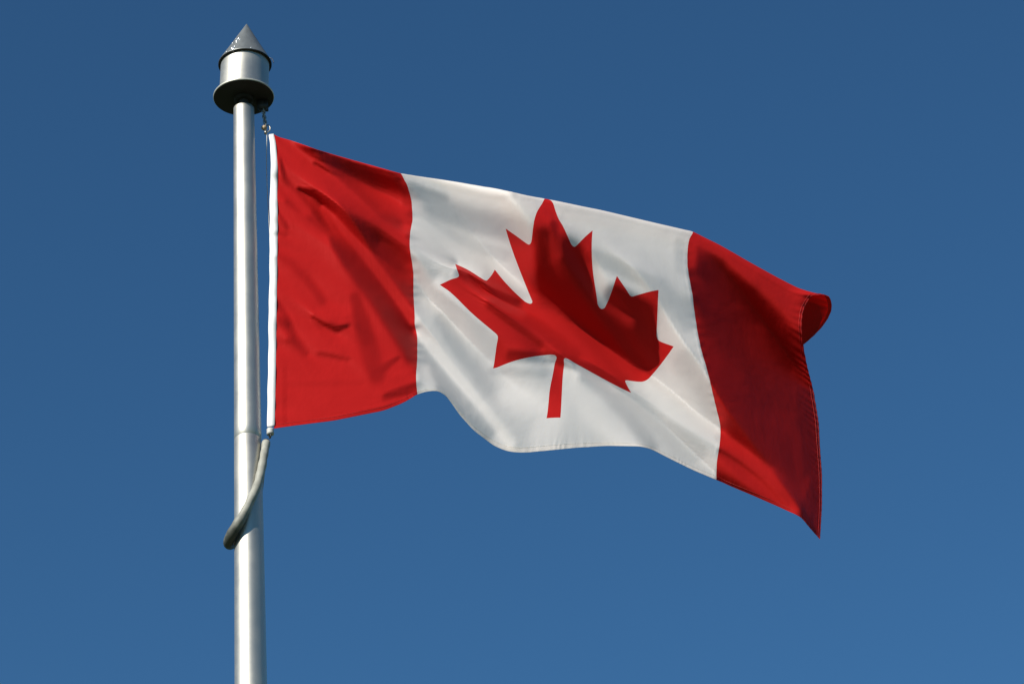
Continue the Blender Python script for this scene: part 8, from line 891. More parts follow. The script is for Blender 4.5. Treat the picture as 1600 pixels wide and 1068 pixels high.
-5,-10,-8,-5,-2,0,0,0,1,1,0,0,1,0,1,0,0,-1,1,0,-1,0,0,1,-1,0,1,0,0,-1,-1,-1,1,2,1,0,-1,0,0,-1,0,0,1,0,1,0,-1,-1,0,0,0,0,0,1,0,0,1,0,0,0,-1,-1,-1,0,0,0,0,1,-1,1,0,0,1,-1,
3,4,0,-1,-3,-2,-3,0,2,1,-1,-1,-1,-1,-1,-3,-1,2,5,8,5,5,-3,-5,-7,-3,-1,1,1,1,0,-1,-2,-2,-1,-1,-1,1,4,6,5,3,1,-4,-5,-3,0,0,0,2,1,2,1,-2,-2,-4,-2,-1,1,1,0,-1,-1,0,0,2,1,2,0,
1,-1,-1,-1,-1,-1,-2,-2,2,2,5,5,3,-2,-3,-2,-1,0,1,0,-2,-1,0,1,1,0,-1,0,0,1,1,1,2,0,-1,-6,-5,-1,1,3,2,2,1,0,1,1,0,-2,-2,-3,-1,-3,-2,2,12,11,-2,-3,-3,-2,-2,1,0,1,-2,-4,-4,
-4,-1,0,2,0,2,1,1,0,0,0,-1,1,0,-2,-1,1,-1,-1,-2,-1,0,2,2,6,6,8,6,4,4,1,0,-5,-9,-9,-6,-3,0,1,0,1,1,1,0,0,0,0,0,0,0,-1,1,0,0,0,0,0,0,0,0,-1,-1,0,1,2,1,-1,-1,0,-1,1,0,0,0,0,
0,1,-1,-1,-1,0,0,1,0,0,0,0,1,1,-1,0,1,-1,0,0,-1,0,1,-1,1,-1,1,0,0,0,1,1,1,1,1,-4,-3,-1,1,1,1,0,-2,-1,-1,3,2,4,2,1,1,-3,2,1,-4,-5,-1,-1,3,2,0,0,-1,-1,-1,-1,-2,-1,0,1,2,4,
4,2,-2,-4,-2,-1,-1,-1,1,2,2,2,0,-1,-3,-3,0,0,0,0,0,-1,-1,0,2,0,2,0,1,-1,0,1,0,-2,-1,-2,-1,1,3,4,3,-1,-2,-2,-1,-1,1,-1,-1,-1,3,1,0,1,-1,-1,0,0,1,1,2,1,-1,-4,-4,-1,-1,2,2,
1,0,1,2,1,0,-1,-1,-3,-2,-3,-2,-1,9,14,-1,-6,-4,0,-1,1,0,2,2,-1,-2,-4,-3,-2,0,0,1,0,2,2,0,-1,-1,0,1,0,1,0,1,-2,-2,-1,-3,-2,-2,0,1,3,6,7,6,5,4,-2,-5,-6,-4,-2,-1,1,0,0,0,0,
0,-1,0,0,0,-1,1,0,0,0,0,0,0,0,0,0,0,-1,0,1,1,0,-1,1,-1,0,-1,0,1,0,-1,2,0,1,-1,-2,1,0,-1,0,-1,0,0,-1,1,1,0,0,0,0,0,0,0,-1,1,0,0,0,0,0,0,0,1,3,3,0,-2,-4,-2,-1,1,1,0,1,1,4,
3,1,0,-1,-2,-6,-3,6,5,-1,-4,-6,-2,2,6,4,1,-1,-2,-3,-2,-2,-2,-1,0,0,3,4,4,3,2,-2,-2,-3,-2,0,-1,1,2,2,2,-1,-2,-4,-4,-2,1,-1,-1,0,-2,0,1,3,2,0,0,1,1,-1,0,-1,-1,-3,-2,1,4,4,
3,2,-2,-2,0,-2,-1,-2,0,0,3,2,0,-1,0,-1,0,1,0,3,2,1,-2,-5,-5,-2,0,2,2,1,1,3,2,1,-1,-1,-3,-4,-1,-4,-6,-1,15,17,0,-6,-3,-2,-1,0,1,0,3,2,0,-2,-5,-3,-3,-2,1,-1,-1,0,-3,-5,-3,
1,1,2,3,0,2,0,-1,-2,-1,-3,-1,-3,-2,1,3,5,8,10,9,4,-2,-2,-3,-3,-1,-1,-1,-1,-1,0,0,0,-1,-1,0,0,-1,0,1,-1,1,-1,0,0,-1,-1,0,0,2,1,-1,0,-1,0,1,0,0,-1,1,0,0,1,0,0,2,-1,1,0,-1,
0,-1,-1,0,-1,-1,0,0,0,-1,-1,0,0,0,0,1,1,0,0,0,1,0,1,2,3,1,-1,-4,-3,-1,0,0,2,1,2,3,2,1,0,-2,-6,-3,1,3,4,3,-4,-7,-5,2,7,5,4,-1,-4,-5,-3,0,0,0,-1,-1,2,3,3,4,4,1,-1,-3,-3,-3,
-1,-1,1,1,2,2,0,-2,-4,-4,-3,-1,1,0,1,-2,1,1,2,1,2,1,-1,0,0,-1,-2,0,-1,0,0,3,5,3,1,-2,-2,-2,-2,-1,-1,0,1,2,1,1,-1,0,-1,0,1,1,1,1,2,-1,-6,-6,-1,2,1,2,2,1,2,1,0,-1,-3,-1,-2,
-3,-3,-2,0,15,17,1,-9,-5,-5,-1,1,1,0,1,1,2,1,-2,-3,-2,-3,0,-1,-3,-4,-9,-5,2,0,1,1,3,1,3,1,3,0,1,-1,-1,0,-1,-1,1,2,3,6,6,5,2,-3,-2,-2,-2,-2,0,1,2,0,0,0,-1,-1,0,0,0,-1,0,
-1,1,0,-1,-1,-1,0,1,1,0,-1,1,0,0,0,0,0,0,-1,0,-1,0,0,1,1,1,0,1,1,1,0,0,-1,-1,0,-1,-1,-1,0,0,-1,-1,0,0,-1,0,0,0,0,0,0,1,2,2,2,0,-1,-3,-3,0,2,1,0,0,2,2,1,-3,-5,-2,2,1,1,3,
3,1,-7,-8,-1,4,6,2,-2,-3,-3,-1,2,3,1,-1,-1,-1,0,2,2,1,2,2,2,0,-2,-3,-2,-1,0,0,2,3,1,0,-2,-3,-3,-2,1,1,-1,0,0,0,2,1,0,0,1,0,0,0,-1,-1,0,-1,0,2,3,2,0,-1,0,-2,-3,0,-1,0,1,2,
2,0,-2,1,-2,1,-1,1,2,2,2,-3,-4,-4,-1,1,2,1,2,-1,2,3,-1,-1,-2,-1,0,-3,-4,-3,-3,10,19,4,-11,-7,-2,0,1,0,0,1,0,1,1,1,0,1,0,2,2,-1,-4,-5,-1,-3,-3,-2,-1,0,1,2,1,3,1,2,1,-1,0,
-2,-2,-2,0,-1,1,3,1,1,-1,-2,-2,-3,0,3,2,3,2,1,1,-1,0,0,0,0,0,0,0,0,0,-1,0,0,1,0,-1,0,-1,1,0,1,1,-1,-1,-1,0,0,-1,0,1,-1,-1,0,1,1,0,2,0,1,1,0,2,0,1,-1,-1,0,-1,-1,-1,-1,-1,
0,-1,-1,-1,-1,-1,1,2,3,4,0,-2,-2,-2,1,0,-1,1,1,1,-4,-4,-1,2,2,1,0,1,4,1,-1,-8,-5,-2,2,1,-1,0,0,0,0,3,2,0,-1,-1,0,0,1,2,2,3,3,4,2,1,0,-3,-2,-1,0,1,1,3,1,-1,-5,-5,-3,-3,1,
-1,0,1,0,0,2,2,0,0,1,-1,0,0,-1,-1,-1,0,1,3,3,2,0,-2,-1,-3,-1,-3,0,3,2,1,1,-2,0,-1,1,0,1,3,2,1,-4,-4,-5,-2,1,3,1,1,2,3,2,-2,-1,0,-3,-1,-3,-5,-7,-3,13,23,9,-11,-6,-2,-2,-2,
0,0,1,1,1,0,-1,-1,0,2,4,8,3,7,3,-5,-5,-6,-7,-5,-5,-3,-2,-1,1,0,1,2,-1,1,-1,-1,-2,0,-1,1,2,1,0,-1,-4,-3,-2,-1,1,3,4,3,1,3,1,2,0,0,0,0,0,0,-1,-1,0,1,1,0,-1,0,0,-1,1,0,0,1,
0,-1,1,-1,0,0,0,0,-2,0,-1,0,1,0,1,0,0,1,1,1,0,1,1,0,1,0,0,0,0,-1,-1,-1,-2,-1,-1,-1,1,1,3,3,0,-3,-1,-1,0,0,0,-1,-2,-2,-1,2,1,0,1,0,1,3,1,0,-2,-7,-5,0,0,2,3,2,-3,-2,1,2,2,
0,-1,0,0,1,1,2,1,3,3,3,3,1,1,-1,-2,-3,-2,-1,0,2,1,1,-5,-5,-5,-3,1,2,0,1,2,1,0,1,1,-1,0,0,0,-1,-1,-1,-1,2,1,3,3,1,0,-2,-2,-3,-2,0,2,2,1,0,1,-1,0,-1,0,1,1,2,1,0,-3,-6,-4,0,
3,2,2,2,2,1,1,-2,-2,-2,-2,-1,-2,-5,-4,-1,10,22,16,-11,-12,-6,-2,-1,0,0,2,1,2,1,-1,-3,-3,-1,4,7,8,2,5,2,1,-2,-5,-7,-9,-8,-6,-4,-1,-1,1,2,1,2,2,2,0,2,1,0,1,1,0,-1,-1,-4,-6,
-3,1,3,4,4,3,2,-1,1,0,0,-1,1,1,-1,-1,-1,2,1,-1,0,-1,0,0,-1,0,0,0,1,3,-1,1,1,0,-1,0,1,-1,0,-1,0,-1,1,0,-1,0,-1,0,1,0,1,0,0,1,0,0,1,0,2,1,1,0,-2,-1,-2,0,2,2,1,-2,-2,-1,1,0,
-1,-1,-2,0,1,0,0,1,-1,1,0,1,1,2,2,-2,-4,-3,-1,4,3,0,-3,-3,0,2,1,0,0,-1,0,-1,0,0,0,1,0,1,2,3,2,2,0,0,-2,-2,-1,-1,1,2,3,-1,-4,-6,-2,-1,2,2,1,0,0,0,0,1,0,0,0,0,0,-2,0,-1,0,
2,2,1,1,0,0,-2,-3,-1,0,2,1,1,0,0,-1,0,0,1,0,0,1,3,0,-4,-6,-1,2,1,1,1,2,2,0,1,-2,-1,-1,1,-2,-2,-4,-5,-5,3,20,20,-4,-16,-7,0,0,0,0,1,1,1,1,0,-3,-5,-2,2,1,-3,4,4,5,6,6,4,1,
-2,-7,-6,-7,-5,-4,-1,0,1,3,1,2,2,1,1,0,1,1,2,1,0,-5,-6,-4,-1,0,3,3,2,1,0,0,0,1,1,-2,-1,0,1,1,0,0,-1,0,-1,0,1,0,0,0,0,1,0,1,-1,0,0,1,-1,0,0,0,-1,1,-1,0,0,0,0,0,-1,0,-1,0,
0,0,-1,1,0,1,0,1,1,0,1,1,-1,0,0,3,1,-1,-2,0,1,1,-1,-2,-1,-1,1,0,0,0,0,-2,1,0,1,2,5,1,-4,-7,0,2,2,2,-2,-4,-2,2,1,0,0,-1,-1,-1,-1,-1,0,-1,0,1,0,1,3,2,3,4,3,2,0,0,-1,-1,3,3,
-1,-4,-8,-5,-3,0,1,1,0,1,1,0,2,1,0,0,-1,0,-1,-1,0,0,1,2,1,2,0,-1,-2,-1,-2,-1,1,2,1,0,-1,-1,0,0,1,0,2,3,2,-2,-5,-6,-2,2,1,2,1,2,3,2,0,-3,-1,0,-1,-2,-2,-5,-7,-6,2,17,21,12,
-10,-11,-5,-1,-1,0,-1,1,1,1,0,-4,-5,-1,-4,-4,0,1,2,2,5,8,9,8,8,3,-3,-5,-7,-9,-6,-4,-3,-1,1,0,1,1,2,2,2,3,3,2,0,-4,-8,-7,-4,0,2,2,2,2,2,0,2,-1,0,-1,0,1,1,1,-1,-1,0,1,0,0,
0,0,0,0,-1,1,-1,0,0,0,0,1,0,-1,0,0,-1,0,0,1,-1,1,0,0,0,0,0,-1,0,1,-1,-1,-1,0,0,0,1,0,0,1,-1,1,3,1,0,-2,1,0,1,1,-1,-2,0,1,1,-1,0,0,0,0,-1,1,0,4,1,-5,-6,-1,3,3,1,-1,-3,-2,
1,0,1,-1,0,-1,-1,0,-1,0,0,-1,0,1,0,0,3,3,3,4,4,3,2,-1,-1,-2,-2,1,0,-2,-9,-7,-3,2,2,2,2,1,1,0,0,1,0,0,0,0,-1,-1,-1,1,0,2,1,1,0,-1,-2,-1,-2,0,1,1,1,0,0,0,0,-1,1,1,2,2,0,-3,
-5,-4,-2,2,3,2,0,4,3,0,-2,-2,-1,-1,-1,-1,-3,-3,-5,-4,1,11,20,20,-3,-15,-11,-4,-1,0,0,1,2,2,-1,-2,-2,-5,-4,-2,1,0,2,2,1,2,6,6,7,9,5,0,-2,-9,-9,-9,-6,-4,-1,0,2,3,1,3,3,3,2,
2,0,-3,-8,-7,-4,0,2,4,3,2,2,0,-1,-1,0,1,2,0,-1,0,0,0,0,0,0,0,0,0,0,-1,0,0,1,-1,1,-1,0,0,1,0,-1,0,-1,0,0,2,-1,0,0,0,0,-1,1,0,0,0,0,1,-1,-1,0,0,0,0,-1,0,1,1,1,0,-1,-2,-1,0,
1,1,1,2,1,0,1,-1,0,0,0,0,-1,-1,0,2,-3,-3,0,2,2,2,0,-2,-2,0,2,-1,0,-1,0,0,-1,1,-1,-1,0,-2,0,-1,0,-1,0,0,2,2,3,4,3,2,0,-2,-2,1,2,0,-4,-6,-5,-1,4,2,1,1,1,0,0,0,2,1,-1,-2,-1,
0,-2,0,1,1,1,0,1,-1,-1,-1,-1,1,1,0,0,1,-1,0,-1,0,1,1,2,1,2,-3,-7,-4,2,3,1,0,1,3,2,-1,-1,-2,0,0,0,0,-2,-1,-4,-7,-4,3,12,18,12,-7,-13,-9,-1,1,2,1,0,3,0,0,-2,-3,-3,-2,0,0,
-1,-1,-1,-1,0,1,3,6,7,7,6,1,-3,-6,-7,-5,-3,-1,-1,1,0,2,1,2,2,4,2,-1,-5,-5,-5,-1,1,2,3,1,-1,0,0,1,2,0,-1,0,0,0,0,0,1,-1,-1,0,1,0,0,0,0,0,0,-1,1,0,1,-1,0,0,0,0,0,0,0,0,0,0,
0,0,0,0,0,1,0,0,-1,0,0,0,-1,0,-1,0,0,0,1,1,0,-1,-2,-4,-2,-1,2,2,1,2,1,0,1,0,1,0,0,0,-1,0,0,-1,-2,1,2,1,1,2,-2,-2,-1,1,1,0,0,-1,-1,0,-1,0,-1,-2,-1,-2,0,-1,-2,-1,-1,-2,0,2,
2,5,7,6,4,2,1,-1,2,0,-3,-9,-8,-3,1,2,2,2,2,0,2,1,0,-1,-1,-1,-1,-1,0,-1,1,0,2,1,1,-1,-1,0,-1,0,0,2,-1,0,-1,-1,0,1,1,0,4,2,0,-6,-6,-1,2,1,1,1,2,2,2,0,-1,-2,0,0,0,-1,-2,-3,
-5,-7,-5,-1,7,16,22,9,-8,-11,-6,-2,0,0,0,0,2,0,0,-4,-5,-3,-2,-1,-2,-1,-2,-1,-1,-1,1,3,5,9,9,8,5,1,-4,-6,-7,-5,-4,-2,-1,1,0,4,4,4,4,0,-4,-7,-9,-3,0,1,2,2,2,0,3,2,0,-1,-1,
0,0,0,1,-1,0,0,0,0,0,0,0,-1,0,1,0,0,0,0,1,-1,1,-1,0,0,1,-1,0,0,0,0,0,0,0,1,-1,0,0,0,0,0,-1,0,0,0,0,0,0,1,1,1,1,-3,-5,-6,-1,1,1,1,-1,1,0,1,0,1,0,1,0,1,0,-1,0,1,3,0,0,3,1,
-1,-3,0,0,2,-1,1,-1,0,-1,-1,-1,-1,0,0,-2,-1,-1,0,-1,-1,-1,-1,-1,0,2,3,6,8,8,4,1,-3,-2,-2,-4,-8,-9,-3,1,4,5,2,1,1,1,0,0,0,-1,-1,0,-2,0,0,1,0,2,1,0,0,-2,-1,0,1,0,0,0,-1,0,
-1,0,1,1,2,4,2,-4,-7,-3,1,2,0,1,2,2,2,0,0,-2,-2,0,0,-1,-1,-2,-3,-2,-4,-3,-1,3,11,17,18,2,-12,-14,-7,0,1,0,-1,-1,4,0,-4,-5,-3,-1,0,1,0,0,-1,0,0,0,1,2,4,5,7,6,4,-1,-3,-6,
-6,-5,-4,-2,2,2,3,4,3,3,0,-5,-6,-8,-4,-1,3,4,3,4,2,0,-1,-1,0,-1,1,0,-1,0,0,0,1,-1,1,0,-1,1,0,-1,1,0,0,0,0,0,0,0,1,0,-1,0,0,0,-1,1,0,1,0,-1,0,0,0,0,0,0,0,0,0,0,0,0,0,-1,1,
2,2,1,-3,-6,-6,-2,-1,-1,0,1,1,0,2,0,2,1,1,1,1,1,1,3,-1,-1,-1,0,2,0,-1,0,1,0,1,-1,1,0,-1,-1,0,0,0,0,1,0,0,-1,0,-1,0,-1,-1,-2,-3,-2,-1,1,5,7,6,4,1,-3,-2,0,-3,-9,-6,1,3,3,2,
1,1,0,-1,1,1,0,-1,0,-1,0,0,1,1,0,1,-1,0,0,0,0,0,1,-1,-1,0,-1,0,-1,1,1,2,3,-1,-4,-4,0,1,1,1,0,1,2,2,0,-2,-1,0,-1,0,0,0,0,0,-1,-3,-5,-3,-3,1,10,16,14,-2,-14,-11,-1,1,0,-1,
2,3,1,-1,-3,-3,-1,0,0,1,0,0,-1,0,-1,-1,-2,1,1,2,4,6,4,1,0,-3,-5,-4,-2,0,0,1,3,4,2,2,0,-5,-7,-4,-1,3,3,1,1,1,0,-1,0,1,-1,0,-1,0,1,1,-1,0,0,-1,0,-1,0,1,-1,1,0,0,-1,1,0,0,0,
0,0,0,0,0,0,0,0,0,0,0,0,0,0,0,0,0,0,0,0,0,-1,0,0,0,-1,2,4,2,1,-3,-4,2,3,1,0,0,1,0,0,0,-1,0,1,1,0,1,1,0,-4,-4,-3,0,1,1,1,0,-1,0,0,0,-1,-1,0,-1,0,0,1,0,0,0,0,1,-1,0,0,-1,
-1,-2,-2,-2,-3,-3,-1,1,6,11,12,7,-1,-3,0,-6,-10,-10,-3,1,3,3,2,0,2,0,0,0,0,0,1,-1,0,0,0,1,0,1,0,0,0,0,1,1,0,-1,-1,-1,-2,-1,0,1,3,3,2,-2,-5,-3,-1,2,2,1,-1,1,4,0,0,-1,-1,0,
0,0,-1,0,0,-1,-3,-3,-4,-6,-5,-1,5,10,18,16,-2,-14,-6,-2,-1,0,0,0,0,1,-3,-3,-2,-1,-2,0,0,0,-1,0,-2,-1,-2,0,1,2,4,5,7,6,3,-1,-3,-6,-5,-2,0,1,3,5,4,3,3,-5,-8,-7,-4,-2,2,4,1,
0,1,0,0,1,0,0,0,0,0,0,0,-1,1,0,0,0,-1,1,0,0,0,0,0,0,1,-1,0,1,-1,0,0,1,-1,0,0,0,0,0,1,0,0,-1,0,0,0,0,0,0,-1,-1,0,1,1,1,4,4,3,6,5,1,-3,-3,-4,-2,-2,-1,0,0,0,-1,0,-1,1,1,0,
-2,-5,-4,-2,2,2,4,-1,-1,-1,-1,-1,0,0,-1,0,-1,1,0,0,0,0,0,0,1,0,-1,1,-1,-1,0,-2,-1,-1,-3,-1,0,4,9,13,10,1,-6,-5,-5,-9,-12,-5,4,5,3,2,1,1,0,-1,1,0,-1,0,0,1,0,0,0,0,1,0,0,0,
1,0,0,0,-1,0,-2,-2,-1,1,1,3,3,0,-3,-6,-1,2,3,0,0,2,2,1,-1,-1,0,0,-1,0,0,0,-2,-1,-1,-1,-3,-3,-2,-3,-3,0,6,14,19,11,-12,-14,-3,0,-1,-3,-1,0,1,-2,-2,-3,-2,-1,-1,0,0,0,1,1,1,
0,0,0,2,2,4,5,6,5,0,-4,-6,-6,-3,1,2,4,4,4,2,0,-5,-8,-9,-3,2,3,3,1,0,0,1,0,0,1,1,-1,-1,0,0,0,0,0,1,-1,0,0,0,0,-1,1,0,0,0,1,0,-1,0,0,0,1,0,0,-1,0,1,0,-1,0,0,1,0,-1,0,0,1,
-1,0,0,-1,0,-1,-1,0,3,4,4,1,5,3,0,-1,-4,-3,-3,-2,-1,-1,0,-1,2,-1,1,1,0,-4,-3,-1,1,5,4,-1,-4,-1,-1,-1,0,1,-1,1,0,-1,0,1,0,0,0,1,0,1,0,-1,0,1,1,1,-1,-1,-1,-3,-3,-2,-1,3,8,
10,5,-2,-2,-1,-8,-13,-4,5,4,1,2,1,-1,0,0,1,0,0,0,-1,1,0,0,0,-1,1,-1,1,0,1,1,1,1,-1,-2,-2,0,-1,0,1,2,3,-2,-4,-4,2,3,2,-1,0,2,0,-2,0,1,-1,1,0,0,0,0,-1,0,0,0,-1,-1,-3,-3,-4,
-3,-2,5,16,18,-5,-6,-3,-1,-3,-1,-2,-1,1,0,0,-1,-3,-1,-2,0,0,0,0,1,0,0,0,-1,-1,0,1,2,5,6,3,-2,-4,-4,-4,0,1,3,2,2,1,1,-2,-5,-2,0,0,0,1,1,0,0,1,0,1,-1,0,0,-1,-1,1,0,0,0,1,0,
-1,-1,1,0,0,-1,0,1,0,0,0,0,0,0,-1,0,0,0,-1,0,0,0,-1,0,0,0,1,0,0,-1,1,0,-1,1,-1,0,-2,-3,-1,2,-1,0,-1,5,5,4,4,1,1,0,0,-3,-2,-1,-2,0,1,2,0,-3,-2,-3,0,7,4,-3,-4,-3,-2,-2,0,
-1,0,0,0,1,1,0,1,0,1,1,0,1,0,1,0,1,0,1,1,0,0,-2,-3,-4,-3,-4,-1,5,11,13,5,-2,-6,-9,-13,-5,2,3,2,3,1,0,0,1,1,0,0,0,1,0,-1,0,0,0,1,-1,1,1,1,2,1,0,-1,-2,-2,-2,-1,0,2,3,1,-4,
-4,1,3,2,1,1,-1,-2,0,0,0,1,0,0,1,-1,0,1,-1,0,-1,0,-2,-2,-3,-3,-3,-4,-3,1,14,15,10,5,-2,-3,-4,-2,-4,-2,0,0,0,0,-2,-1,-3,-3,-2,-2,-2,-1,-1,-1,-2,0,-1,-1,0,3,6,7,6,2,-3,-5,
-6,-2,0,1,1,3,0,2,5,1,-3,-3,-2,-1,0,1,0,0,1,-1,0,0,-1,0,1,2,1,0,0,1,0,0,-1,1,0,-1,0,0,0,0,0,0,0,-1,-1,0,1,-1,0,0,0,0,0,-1,1,-3,2,-3,1,-3,0,-3,0,-2,-1,0,-2,-1,0,-3,0,-4,
-6,-2,2,6,4,8,5,5,5,4,3,2,1,-2,-3,-2,1,-2,-2,-2,-1,1,3,3,-1,-5,-5,-3,-3,-2,0,1,0,1,1,0,1,0,2,1,0,1,0,1,0,2,0,2,1,0,1,0,0,0,-1,-2,-4,-3,-1,1,8,13,6,-5,-10,-9,-9,-5,3,5,3,
2,1,1,0,0,1,0,1,0,1,0,-1,0,0,0,1,0,0,2,1,2,0,-2,-2,-1,-2,-1,-2,1,3,3,-2,-3,-1,3,4,2,0,-2,-2,0,1,0,0,-1,1,0,0,0,0,1,-1,-1,-2,0,-2,-1,-1,-1,-2,-1,-3,-1,8,10,14,9,0,-3,-7,
-6,-4,-1,-1,-2,1,0,-1,0,-2,-3,-3,-3,-2,-2,-1,-1,-1,-1,-1,1,1,2,6,7,7,2,-2,-3,-6,-5,-3,0,1,1,4,7,4,-2,-6,-2,0,0,0,0,1,-1,0,0,-1,-1,1,2,3,3,-1,1,0,1,0,-2,1,0,0,1,0,-1,0,0,
0,0,-1,-1,-3,-1,-3,-1,-2,-1,0,-2,4,-2,5,-3,4,-1,3,-1,5,0,3,0,0,0,1,-1,2,0,1,-5,-7,-2,-5,1,-4,-2,-2,1,0,5,2,4,3,4,7,1,-2,-3,-2,0,2,3,0,1,-2,-5,-4,-1,0,2,1,1,1,1,1,0,1,-1,
0,0,0,-1,0,1,-1,0,0,0,1,1,1,2,0,2,-3,-4,-3,-2,0,-1,1,6,10,7,-2,-10,-10,-4,2,2,2,1,0,0,1,-1,1,1,1,-1,0,-1,1,0,1,-1,0,0,-1,3,2,0,0,-1,-2,-1,-2,0,0,1,1,-1,-2,-1,3,4,1,-1,-3,
-1,1,1,-1,0,1,-1,0,1,1,0,1,0,-1,-1,0,1,0,0,0,0,-3,-3,-7,-4,1,8,6,12,7,-1,-5,-5,-3,-2,-1,0,0,1,0,1,0,1,-1,-2,-2,-2,-1,-2,0,-2,-3,-1,-1,-1,4,4,5,3,1,0,-6,-4,-3,-1,1,4,6,3,
0,-2,-2,0,1,0,0,-1,0,0,0,-1,0,2,2,5,-8,1,1,1,-1,-4,-1,1,1,1,0,0,0,0,0,0,0,0,-2,10,0,6,1,2,0,0,0,0,-1,0,0,1,-1,1,-1,-1,0,0,0,0,0,0,1,0,2,2,0,-1,-4,-4,0,-4,-1,0,-3,-1,-9,
-1,-7,-5,1,13,5,3,1,1,0,3,2,-7,-5,9,8,4,3,3,1,1,0,1,-1,-1,-2,-1,-1,-2,-2,-2,-1,-1,-2,-2,-4,-4,-3,-4,-2,0,-1,2,0,-2,-2,-1,0,-2,-1,-3,4,15,19,10,-4,-8,-5,-2,-2,-1,-1,-2,-2,
-1,0,-1,1,-1,-2,-3,-1,1,1,0,-1,-1,0,0,0,4,4,3,3,1,-1,-1,-1,0,2,-1,-5,-7,-1,2,-1,-2,-4,-3,2,3,1,2,0,0,0,1,0,0,1,1,0,-1,0,1,0,0,0,-1,-2,-2,-6,-8,-13,9,-4,-6,2,10,13,8,6,3,
1,0,2,2,-1,2,2,3,1,2,2,1,1,0,1,-2,-1,-3,-4,-5,-6,-3,-1,0,4,5,1,-1,-4,0,3,7,3,-2,-3,-3,-2,-1,-1,0,-2,-1,-1,0,0,1,2,2,5,4,-4,-17,
]

# ---------------------------------------------------------------- the flag surface
# a 46 x 81 net of points on the cloth (metres), row 0 the top hem, row 45 the bottom hem, and the finer
# relief of the folds over it, 121 x 241 (both stored as second differences)
ROWS, COLS, NROLL = 46, 81, 5
G = np.moveaxis(np.cumsum(np.cumsum(np.array(NET).reshape(3, ROWS, COLS), axis=2), axis=1) / 5000.0, 0, 2)
D = np.cumsum(np.cumsum(np.array(RELIEF).reshape(121, 241), axis=1), axis=0) / 10000.0
DIR = np.array([.02, .852, .523]); DIR = DIR / np.linalg.norm(DIR)
DP = np.pad(D, 1, mode='reflect', reflect_type='odd')
def crease_rows(u):
    return np.maximum(np.interp(u, [0, .1, .3, .5, 1, 1.5, 2], [0, 0, .01, .025, .112, .12, .22]), .004)
def cr_weights(f):
    return (.5 * (-f + 2 * f ** 2 - f ** 3), .5 * (2 - 5 * f ** 2 + 3 * f ** 3), .5 * (f + 4 * f ** 2 - 3 * f ** 3), .5 * (-f ** 2 + f ** 3))
GP = np.pad(G, ((1, 1), (1, 1), (0, 0)), mode='reflect', reflect_type='odd')
def surf0(u, v):
    """point of the cloth: u 0..2 from hoist to fly, v 0..1 from top to bottom"""
    vs = crease_rows(u)
    y = np.where(v < vs, v / vs * NROLL, NROLL + (v - vs) / (1 - vs) * (ROWS - 1 - NROLL))
    x = u / 2 * (COLS - 1)
    i = np.clip(np.floor(x).astype(int), 0, COLS - 2); j = np.clip(np.floor(y).astype(int), 0, ROWS - 2)
    wx, wy = cr_weights(x - i), cr_weights(y - j)
    out = 0
    for a in range(4):
        for b in range(4):
            out = out + (wy[a] * wx[b])[:, None] * GP[j + a, i + b]
    y = np.clip((v - vs) / (1 - vs), 0, 1) * 120
    x = u / 2 * 240
    i = np.clip(np.floor(x).astype(int), 0, 239); j = np.clip(np.floor(y).astype(int), 0, 119)
    wx, wy = cr_weights(x - i), cr_weights(y - j)
    rel = 0
    for a in range(4):
        for b in range(4):
            rel = rel + wy[a] * wx[b] * DP[j + a, i + b]
    return out + rel[:, None] * DIR
def ripple(u, v):
    """small out-of-plane relief in metres: hem puckers, seam puckers"""
    d = np.zeros_like(u)
    ph = np.sin(u * 37) * 1.3 + np.sin(u * 91 + 1) * .8
    e = np.exp(-((1 - v) / .028) ** 2)
    amp = .0009 * np.clip(np.interp(u, [0, .38, .46, .55, .6, .85, 1.0, 1.35, 1.45, 1.8, 1.9, 2], [.15, .15, .5, .4, .1, .15, .7, .6, .15, .15, .6, .3]), 0, 1)
    d += amp * e * (.6 * np.sin(u * 330 + ph * 2.2 + (1 - v) * 60) + .4 * np.sin(u * 197 + ph * 3)) * (.5 + .5 * np.sin(u * 13 + 1))
    e = np.exp(-((2 - u) / .05) ** 2)
    d += .0009 * e * np.sin(v * 260 + 2 * np.sin(v * 41) + (2 - u) * 40) * np.interp(v, [0, .2, .5, .7, 1], [.3, 1, .9, .5, .3])
    for s, sg in ((.5, 1), (1.5, 1)):
        e = np.exp(-((u - s) / .022) ** 2)
        d += .0004 * e * np.sin(v * 150 + 2 * np.sin(v * 23 + s))
    e = np.exp(-(u / .06) ** 2)
    d += .0016 * e * np.sin(v * 75 + 1.5 * np.sin(v * 19) - u * 40) * (u > 0)
    return d
def normals(u, v):
    e = .003
    pu = surf0(np.clip(u + e, 0, 2), v) - surf0(np.clip(u - e, 0, 2), v)
    pv = surf0(u, np.clip(v + e, 0, 1)) - surf0(u, np.clip(v - e, 0, 1))
    n = np.cross(pv, pu)
    return n / (np.linalg.norm(n, axis=1, keepdims=True) + 1e-12)
def surf(u, v, lift=0.0):
    u = np.asarray(u, float); v = np.asarray(v, float)
    return surf0(u, v) + normals(u, v) * (ripple(u, v) + lift)[:, None]
def surf_normal(u, v):
    e = .0012
    pu = surf(np.clip(u + e, 0, 2), v) - surf(np.clip(u - e, 0, 2), v)
    pv = surf(u, np.clip(v + e, 0, 1)) - surf(u, np.clip(v - e, 0, 1))
    n = np.cross(pv, pu)
    return n / (np.linalg.norm(n, axis=1, keepdims=True) + 1e-12)

hoist_top = surf(np.array([0.]), np.array([0.]))[0]
flag = empty('flag', Vector(hoist_top))
tag(flag, 'red and white flag with a red maple leaf flying from the pole', 'flag')

